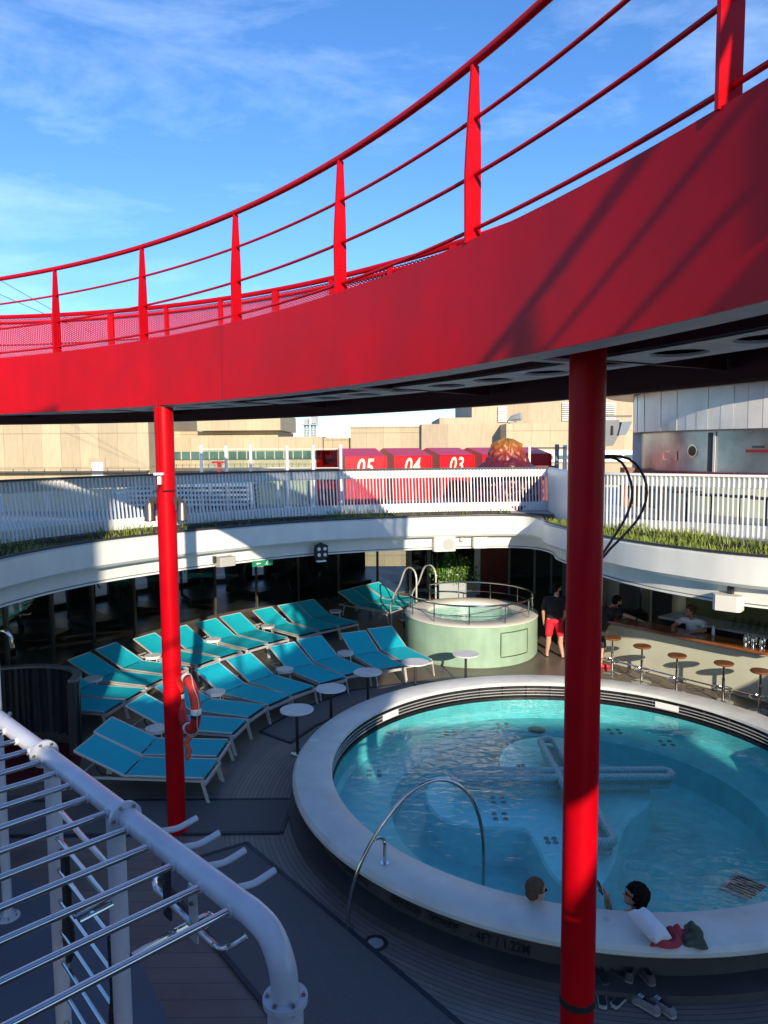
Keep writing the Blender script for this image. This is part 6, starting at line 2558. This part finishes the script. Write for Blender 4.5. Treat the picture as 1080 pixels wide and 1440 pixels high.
posts = [(289, 626), (323, 627), (357, 625), (407, 627), (443, 626), (481, 625)]
Y = 21.4
for i, (u, v) in enumerate(posts):
    t = thing('windscreen_post', 'white round post of the glass windscreen, %s from the left behind the slatted railing' % ORD[i], 'post', (X_(u, Y), Y, UD), 0, 'windscreen posts')
    b = MB(); b.lathe([(.044, 0), (.044, Z_(u, v, Y) - UD)], (0, 0, 0), 16); part('tube', b, M['white'], t, True)
    b = MB(); b.lathe([(.09, .0), (.09, .015), (.05, .03)], (0, 0, 0), 16); part('foot', b, M['white'], t, True)
for i, (a, c) in enumerate(((289, 323), (323, 357), (357, 407), (407, 443), (443, 481))):
    t = thing('glass_screen', 'clear greenish glass panel of the windscreen, %s bay from the left' % ORD[i], 'glass panel', (X_((a + c) / 2, Y), Y, UD), 0, 'windscreen panels')
    b = MB(); b.box((X_(a + 4, Y), Y - .008, UD + .1), (X_(c - 4, Y), Y + .008, Z_(a, 632, Y))); part('pane', b, M['greenpane'], t)
    b = MB(); b.box((X_(a + 3, Y), Y - .02, Z_(a, 632, Y)), (X_(c - 3, Y), Y + .02, Z_(a, 632, Y) + .015)); b.box((X_(a + 3, Y), Y - .02, Z_(a, 658, Y)), (X_(c - 3, Y), Y + .02, Z_(a, 658, Y) + .02)); part('rails', b, M['white'], t)
for i, (u, v, Y, lab) in enumerate(((741, 627, 24, 'thin grey post right of the coral sculpture'), (779, 625, 24, 'thicker blue grey post beside the near red column'), (790, 626, 24.4, 'white post partly behind the near red column'))):
    b = MB(); b.lathe([(.045 if i == 0 else .07, 0), (.045 if i == 0 else .07, Z_(u, v, Y) - UD)], (X_(u, Y), Y, UD), 14)
    solo('windscreen_post', b, M['white' if i != 1 else 'bluewall'], lab, 'post')
b = MB(); b.tube([(X_(738, 24), 24, Z_(738, 630, 24)), (X_(792, 24), 24, Z_(792, 630, 24))], .02, 8)
solo('windscreen_rail', b, M['dark'], 'dark horizontal bar between the posts right of the coral sculpture', 'rail')

# cream canvas windbreaks and a white bench edge on the left of the upper deck
for i, (a, c) in enumerate(((14, 72), (76, 128), (132, 165))):
    Y = 20.6
    t = thing('canvas_windbreak', 'cream canvas windbreak panel seen through the left railing, %s from the left' % ORD[i], 'windbreak', (X_((a + c) / 2, Y), Y, UD), 0, 'canvas windbreaks')
    b = MB(); b.box((X_(a, Y), Y, UD + .02), (X_(c, Y), Y + .03, UD + .62)); part('canvas', b, M['canvas'], t)
    b = MB(); b.box((X_(a, Y) - .03, Y - .03, UD), (X_(a, Y) - .003, Y + .05, UD + .66)); b.box((X_(c, Y) + .003, Y - .03, UD), (X_(c, Y) + .03, Y + .05, UD + .66)); part('frame', b, M['white'], t)
Y = 22.6
for i, (a, c) in enumerate(((335, 392), (396, 446))):
    b = MB(); b.box((X_(a, Y), Y, UD), (X_(c, Y), Y + .03, UD + .72))
    solo('canvas_windbreak', b, M['canvas'], 'cream canvas panel behind the windscreen posts, %s one' % ('left' if i == 0 else 'right'), 'windbreak')


def folded():
    t = thing('folded_lounger', '', 'folded lounger')
    b = MB()
    for s_ in (-1, 1):
        b.beam((s_ * .29, 0, .10), (s_ * .29, 1.85, .10), .03, .035)
    b.beam((-.29, 0, .075), (.29, 0, .075), .03, .05); b.beam((-.29, 1.85, .075), (.29, 1.85, .075), .03, .05)
    part('frame', b, M['white'], t, True)
    b = MB(); b.box((-.27, .03, .10), (.27, 1.82, .112)); part('sling', b, M['white'], t, True)
    for s_ in (-1, 1):
        b = MB(); b.beam((s_ * .27, .03, .10), (s_ * .27, .0, -.02), .03, .03, up=(0, 1, 0)); part('leg', b, M['alu'], t, True)
    return t


fp = folded()
n_ = 0
for s_ in range(7):
    for k in range(5):
        lab = 'white folded lounger in the %s stack behind the left railing, %s from the bottom' % (ORD[s_], ORD[k])
        o = fp if n_ == 0 else dup(fp, (0, 0, 0), 0, lab)
        o['label'] = lab
        o['group'] = 'stacked white loungers on the upper deck'
        o.location = (X_(180 + s_ * 26.5, 21.2), 21.2 + .02 * k + .05 * sin(s_ * 2 + k), UD + .03 + .135 * k)
        o.rotation_euler = (0, 0, .05 * sin(s_ * 5))
        n_ += 1
del fp

# coral sculpture
cs = thing('coral_sculpture', 'bulging orange and maroon coral like sculpture on the upper deck in front of the cabanas', 'sculpture', (X_(709, 21), 21, UD))
prof = [(1.12, 0), (1.10, .6), (1.05, .95), (.95, 1.12), (.80, 1.25), (.66, 1.38), (.56, 1.55), (.52, 1.68), (.47, 1.80), (.36, 1.91), (.2, 1.98), (.0, 2.0)]
prof = crom([(r_ * .92, z_ * .97) for r_, z_ in prof], .03)
b = MB()
b.lathe(prof, (0, 0, 0), 120)
vv = []
for (x, y, z) in b.v:
    a = atan2(y, x)
    r_ = hypot(x, y)
    rid = abs(noise.noise(Vector((cos(a) * 3.2, sin(a) * 3.2, z * 4.2)))) * .22 + abs(noise.noise(Vector((x * 9, y * 9, z * 9)))) * .07
    k_ = 1 + (rid - .07) if r_ > .05 else 1
    vv.append((x * k_, y * k_ * .8, z + (rid - .08) * .35 * (z > 1.3)))
b.v = vv
part('mound', b, M['coral'], cs, True, sharp=180)
b = MB(); b.lathe([(1.3, 0), (1.3, .12), (1.2, .16), (0, .16)], (0, 0, 0), 48); part('plinth', b, M['maroon'], cs, True)
b = MB(); b.box((X_(716, 23), 23, UD), (X_(778, 23), 23.05, UD + 1.12))
solo('maroon_screen', b, M['maroon'], 'maroon screen seen through the slats right of the coral sculpture', 'screen')

# kitchen pod
PX, PY, PR = 12.5, 20.5, 5.28
pod = thing('kitchen_pod', 'round silver panelled kitchen pod with stainless wall and porthole door on the upper deck', 'kitchen pod', (PX, PY, UD))
b = MB()
nseg = 100
for k in range(nseg):
    a0, a1 = 2 * pi * k / nseg, 2 * pi * (k + 1) / nseg - .0016
    rr = PR + .008 * ((k * 37) % 5 - 2) / 2
    vs = []
    for a in (a0, a1):
        for r_, z in ((rr, 5.40), (rr + .02, 6.46), (rr - .06, 6.46), (rr - .06, 5.40)):
            vs.append((PX + r_ * cos(a), PY + r_ * sin(a), z))
    b.add(vs, [(0, 1, 5, 4), (1, 2, 6, 5), (2, 3, 7, 6), (3, 0, 4, 7), (0, 3, 2, 1), (4, 5, 6, 7)])
part('panel_band', b, M['pod'], pod, sharp=1)
b = MB(); b.lathe([(5.08, 4.36), (5.08, 5.42)], (PX, PY, 0), 120); part('steel_wall', b, M['steel'], pod, recalc=False)
b = MB(); b.lathe([(5.35, 4.30), (5.35, 4.355), (4.9, 4.355), (4.9, 4.30)], (PX, PY, 0), 120, closed=True); part('counter', b, M['maroon'], pod)
b = MB(); b.lathe([(5.0, UD), (5.0, 4.30)], (PX, PY, 0), 120); part('base_wall', b, M['podwall'], pod, recalc=False)
b = MB(); b.lathe([(6.1, 6.48), (6.15, 6.62), (0, 6.62)], (PX, PY, 0), 96); b.lathe([(0, 6.475), (6.1, 6.48)], (PX, PY, 0), 96); part('roof', b, M['bronzefix'], pod)
b = MB(); b.lathe([(5.0, 5.36), (5.26, 5.38)], (PX, PY, 0), 96); part('soffit', b, M['soffit'], pod, recalc=False)


def pod_ang(u):
    # first hit of the sight line with the steel wall
    d = RM.to_3x3() @ Vector(((u - 540) / FPX, (720 - 630) / FPX, -1))
    dx, dy = d.x, d.y
    A2 = dx * dx + dy * dy
    B2 = -2 * (dx * PX + dy * PY)
    C2 = PX * PX + PY * PY - 5.08 ** 2
    D2 = B2 * B2 - 4 * A2 * C2
    t = (-B2 - sqrt(max(D2, 0))) / (2 * A2)
    return atan2(dy * t - PY, dx * t - PX), t * dy


def pz(u, v):
    a, Y = pod_ang(u)
    return Z_(u, v, Y)


def pod_patch(name, u0, u1, z0, z1, r_, mt, parent, th=.01):
    a0, a1 = pod_ang(u0)[0], pod_ang(u1)[0]
    b = MB()
    b.lathe([(r_, z0), (r_, z1), (r_ - th, z1), (r_ - th, z0)], (PX, PY, 0), 10, closed=True, a0=min(a0, a1), a1=max(a0, a1))
    return part(name, b, mt, parent)


dr = pod_patch('door', 958, 996, 4.38, 5.33, 5.10, M['steel'], pod, .015)
a_, Y = pod_ang(975)
b = MB()
c = Vector((PX + 5.102 * cos(a_), PY + 5.102 * sin(a_), pz(975, 634)))
nrm = Vector((cos(a_), sin(a_), 0))
b.tube([c, c + nrm * .015], .165, 32); part('porthole_rim', b, M['chrome'], dr)
b = MB(); b.tube([c + nrm * .012, c + nrm * .02], .125, 32); part('porthole_glass', b, M['shades'], dr)
pod_patch('door_gap', 996.5, 1003, 4.37, 5.33, 5.095, M['dark'], pod)
pod_patch('steel_pilaster', 1004, 1007, 4.37, 5.35, 5.12, M['alu'], pod, .03)
bx_ = pod_patch('hatch', 933.5, 953, pz(943, 646), pz(943, 634), 5.11, M['chrome'], pod, .02)
pod_patch('hatch_recess', 936, 951.5, pz(943, 645), pz(943, 635.5), 5.116, M['steel'], bx_, .004)
pod_patch('serving_hatch', 1058, 1075, pz(1065, 630) + .0, 5.0, 5.10, M['dark'], pod)
pod_patch('serving_shelf', 1052, 1110, pz(1080, 636), pz(1080, 632), 5.2, M['maroon'], pod, .12)
b = MB()
a0 = pod_ang(893)[0]
b.obox((PX + 5.15 * cos(a0 - .02), PY + 5.15 * sin(a0 - .02), 4.4), (.3, .22, 2.1), a0); part('end_pilaster', b, M['white'], pod)
c = Vector((0, 0, 0))
# high tables between the right railing and the pod
def high_table():
    t = thing('high_table', '', 'table', group='dark high tables behind the right railing')
    b = MB(); b.lathe([(0, .70), (.3, .70), (.3, .725), (0, .725)], (0, 0, 0), 28); part('top', b, M['dark'], t, True)
    b = MB(); b.tube([(0, 0, .02), (0, 0, .70)], .022, 8); part('stem', b, M['dark'], t, True)
    b = MB(); b.lathe([(0, .02), (.2, .012), (.21, 0)], (0, 0, 0), 24); part('foot', b, M['dark'], t, True)
    return t


ht = high_table()
for i, (u, v) in enumerate(((928, 688), (966, 691), (1001, 695), (1040, 697), (1078, 700))):
    q = at(u, v, 4.03)
    lab = 'dark high table behind the right slatted railing, %s from the left' % ORD[i]
    o = ht if i == 0 else dup(ht, (0, 0, 0), 0, lab)
    o['label'] = lab
    o.location = (q.x, q.y, UD)

# hanging loudspeaker cluster
Y = 20.0
sp_ = thing('loudspeaker_cluster', 'grey loudspeaker cluster on a bracket right of the near red column', 'loudspeaker', (X_(836, Y), Y, UD))
b = MB(); b.tube([(X_(836, Y), Y, UD), (X_(836, Y), Y, Z_(836, 586, Y))], .05, 10); b.beam((X_(836, Y), Y, Z_(836, 587, Y)), (X_(877, Y), Y - .15, Z_(877, 587, Y)), .1, .05); part('mast', b, M['greydark'], sp_)
def slant(b, pts, y0, y1):
    K = len(pts)
    vs = [(X_(u, Y), yy, Z_(u, v, Y)) for yy in (y0, y1) for u, v in pts]
    b.add(vs, [tuple(range(K)), tuple(range(K, 2 * K))] + [(i, (i + 1) % K, K + (i + 1) % K, K + i) for i in range(K)])
b = MB(); slant(b, [(838, 592), (860, 592), (860, 612), (852, 627), (838, 628)], 19.8, 20.2); part('cabinet', b, M['greydark'], sp_)
b = MB(); slant(b, [(862, 595), (876, 594), (868, 612), (858, 612)], 19.7, 20.15); part('horn', b, M['bluewall'], sp_)
b = MB(); b.tube([(X_(850, Y), 19.78, Z_(850, 600, Y)), (X_(850, Y), 19.75, Z_(850, 612, Y))], .03, 8); part('clamp', b, M['dark'], sp_)
b = MB(); b.box((X_(872, 21), 21, UD), (X_(893, 21), 21.4, Z_(880, 660, 21) + .06)); solo('service_trolley', b, M['seatwood'], 'low orange brown trolley beyond the right railing beside the silver pod', 'trolley')

# ================================================================ TERMINAL BEYOND THE SHIP
GZ = -12.0


def block(parent, name, u0, u1, vtop, Y, mt, depth=20, zbot=GZ):
    b = MB()
    b.box((X_(u0, Y), Y, zbot), (X_(u1, Y), Y + depth, Z_((u0 + u1) / 2, vtop, Y)))
    return part(name, b, mt, parent)


A1 = thing('terminal_building', 'pale tan terminal hall with panel joints at the left, beyond the ship', 'building', (X_(60, 72), 72, GZ))
block(A1, 'wall', -500, 213, 566, 72, M['tan'])
b = MB(); b.box((X_(129, 72), 71.9, Z_(140, 670, 72)), (X_(152, 72), 71.99, Z_(140, 644, 72))); part('doorway', b, M['tanD'], A1)
b = MB(); b.box((X_(133, 72), 71.86, Z_(140, 670, 72)), (X_(149, 72), 71.895, Z_(140, 650, 72))); part('door', b, M['white'], A1)
b = MB(); b.box((X_(-20, 72), 71.0, Z_(60, 664, 72)), (X_(213, 72), 71.98, Z_(60, 662, 72)))
for u in range(0, 213, 22):
    b.box((X_(u, 71), 71, Z_(60, 664, 71)), (X_(u, 71) + .06, 71.06, Z_(60, 659, 71)))
b.box((X_(-20, 71), 71, Z_(60, 659.5, 71)), (X_(213, 71), 71.06, Z_(60, 659, 71)))
part('gallery_rail', b, M['mullion'], A1)
A2 = thing('terminal_building', 'tan terminal block with overhanging upper storey and green window band, left of the sky gap', 'building', (X_(300, 78), 78, GZ))
block(A2, 'wall', 205, 455, 615, 78, M['tan'])
block(A2, 'upper_wall', 200, 393, 607, 81, M['tan'], 14, Z_(300, 616, 81))
block(A2, 'overhang', 281, 397, 582, 79.5, M['tan'], 14, Z_(300, 606, 79.5))
b = MB(); b.box((X_(205, 77.8), 77.8, Z_(300, 646, 77.8)), (X_(520, 77.8), 77.97, Z_(300, 635, 77.8))); wb = part('window_band', b, M['greenglass'], A2)
b = MB()
for u in range(205, 520, 13):
    b.box((X_(u, 77.7), 77.7, Z_(300, 646, 77.7)), (X_(u, 77.7) + .12, 77.79, Z_(300, 635, 77.7)))
part('window_bars', b, M['doorframe'], wb)
b = MB()
for u in range(205, 520, 9):
    b.box((X_(u, 76), 76, Z_(300, 658, 76)), (X_(u, 76) + .05, 76.05, Z_(300, 652, 76)))
b.box((X_(205, 76), 76, Z_(300, 652.4, 76)), (X_(520, 76), 76.06, Z_(300, 652, 76))); b.box((X_(205, 76), 75.9, Z_(300, 662, 76)), (X_(520, 76), 77.9, Z_(300, 658, 76)))
part('balcony', b, M['mullion'], A2)
A3 = thing('terminal_building', 'low tan terminal block under the sky gap', 'building', (X_(470, 80), 80, GZ))
block(A3, 'wall', 456, 494, 616, 80, M['tan'])
b = MB(); b.box((X_(456, 80), 79.9, Z_(460, 619, 80)), (X_(494, 80), 79.98, Z_(460, 617.5, 80))); part('coping', b, M['tanD'], A3)
A4 = thing('terminal_building', 'bright tan terminal block right of the sky gap behind the cabanas', 'building', (X_(540, 79), 79, GZ))
block(A4, 'wall', 494, 593, 600.5, 79, M['tan'])
b = MB(); b.box((X_(493, 79), 78.9, Z_(540, 602, 79)), (X_(593, 79), 78.98, Z_(540, 600, 79))); part('coping', b, M['tanD'], A4)
A5 = thing('terminal_building', 'large darker tan terminal block behind the coral sculpture and near red column', 'building', (X_(700, 76), 76, GZ))
block(A5, 'wall', 593, 720, 596.5, 78, M['tanD'])
block(A5, 'upper_wall', 618, 670, 588, 84, M['tanD'], 14, Z_(640, 600, 84))
block(A5, 'tower_wall', 663, 1400, 548, 86, M['tanD'], 20)
block(A5, 'front_wall', 711, 1400, 594, 74, M['tan'])
for (a, c, v0, v1, Y) in ((699, 711, 594, 572, 85.9), (788, 800, 592, 566, 85.9), (848, 862, 592, 566, 85.9)):
    b = MB()
    for k in range(9):
        z0 = Z_(a, v0 - (v0 - v1) * k / 9, Y); b.box((X_(a, Y), Y - .25, z0), (X_(c, Y), Y, z0 + .12))
    part('louvre', b, M['white'], A5)
b = MB(); Y = 73.8
b.box((X_(690, Y), Y, Z_(740, 650, Y)), (X_(900, Y), Y + .15, Z_(740, 634, Y))); wf = part('window_band', b, M['white'], A5)
b = MB()
for u in range(700, 895, 16):
    b.box((X_(u, Y), Y - .05, Z_(740, 646, Y)), (X_(u + 12, Y), Y - .01, Z_(740, 640.5, Y)))
part('panes', b, M['greenglass'], wf)
b = MB(); b.tube([(X_(714, 78), 78, Z_(714, 594, 78)), (X_(718, 78), 77.5, Z_(718, 589, 78)), (X_(729, 78), 77, Z_(729, 587, 78))], [.2, .3, .45], 8)
b.box((X_(712, 78), 77.5, Z_(712, 595, 78)), (X_(724, 78), 78.5, Z_(712, 593, 78)))
solo('roof_floodlight', b, M['greysign'], 'small floodlight standing on the roof edge of the terminal', 'floodlight')
# lattice radar tower
tw = thing('lattice_tower', 'small lattice tower with a platform standing in the sky gap beyond the terminal', 'tower', (X_(438, 130), 130, GZ))
Y = 130
b = MB()
xs = (X_(430.5, Y), X_(435.5, Y), X_(440, Y), X_(445, Y))
for x in xs:
    b.tube([(x, Y, GZ), (x, Y, Z_(438, 597, Y))], .14, 6)
for k in range(7):
    z0 = Z_(438, 618 - 3.5 * k, Y); z1 = Z_(438, 614.5 - 3.5 * k, Y)
    b.tube([(xs[0], Y, z0), (xs[1], Y, z1)], .07, 5); b.tube([(xs[1], Y, z0), (xs[0], Y, z1)], .07, 5)
    b.tube([(xs[2], Y, z0), (xs[3], Y, z1)], .07, 5); b.tube([(xs[3], Y, z0), (xs[2], Y, z1)], .07, 5)
part('lattice', b, M['greysign'], tw)
b = MB(); b.box((X_(427, Y), Y - 1, Z_(438, 598.5, Y)), (X_(449, Y), Y + 1, Z_(438, 597, Y))); b.box((X_(430, Y), Y - .8, Z_(438, 597, Y)), (X_(436, Y), Y + .8, Z_(438, 590, Y))); b.box((X_(440, Y), Y - .8, Z_(438, 596, Y)), (X_(448, Y), Y + .8, Z_(438, 587, Y))); part('platform', b, M['greysign'], tw)
b = MB(); Y = 60
b.tube([(X_(418, Y), Y, Z_(418, 653, Y)), (X_(424, Y), Y, Z_(424, 653, Y))], .1, 6)
# red coin viewer on the far deck
vw = thing('red_crane_arm', 'small bright red machine beyond the windscreen at left centre', 'machine', (X_(311, 40), 40, GZ))
b = MB(); Y = 40; b.box((X_(302, Y), Y - .2, Z_(311, 651, Y)), (X_(319, Y), Y + .2, Z_(311, 648.5, Y))); part('arm', b, M['redcab'], vw)
b = MB(); b.box((X_(309.5, Y), Y - .15, GZ), (X_(313, Y), Y + .15, Z_(311, 651, Y))); part('mast', b, M['redcab'], vw)
# thin stays crossing the sky at left
for k, (a, c) in enumerate((((-60, 360), (130, 468)), ((-60, 388), (110, 462)))):
    p = on_wall(a[0], a[1], (-50, 45), (50, 45)); q = on_wall(c[0], c[1], (-50, 45), (50, 45))
    b = MB(); b.tube([p, q], .018, 5)
    solo('stay_wire', b, M['dark'], 'thin stay wire crossing the sky at left, %s one' % ('upper' if k == 0 else 'lower'), 'wire')
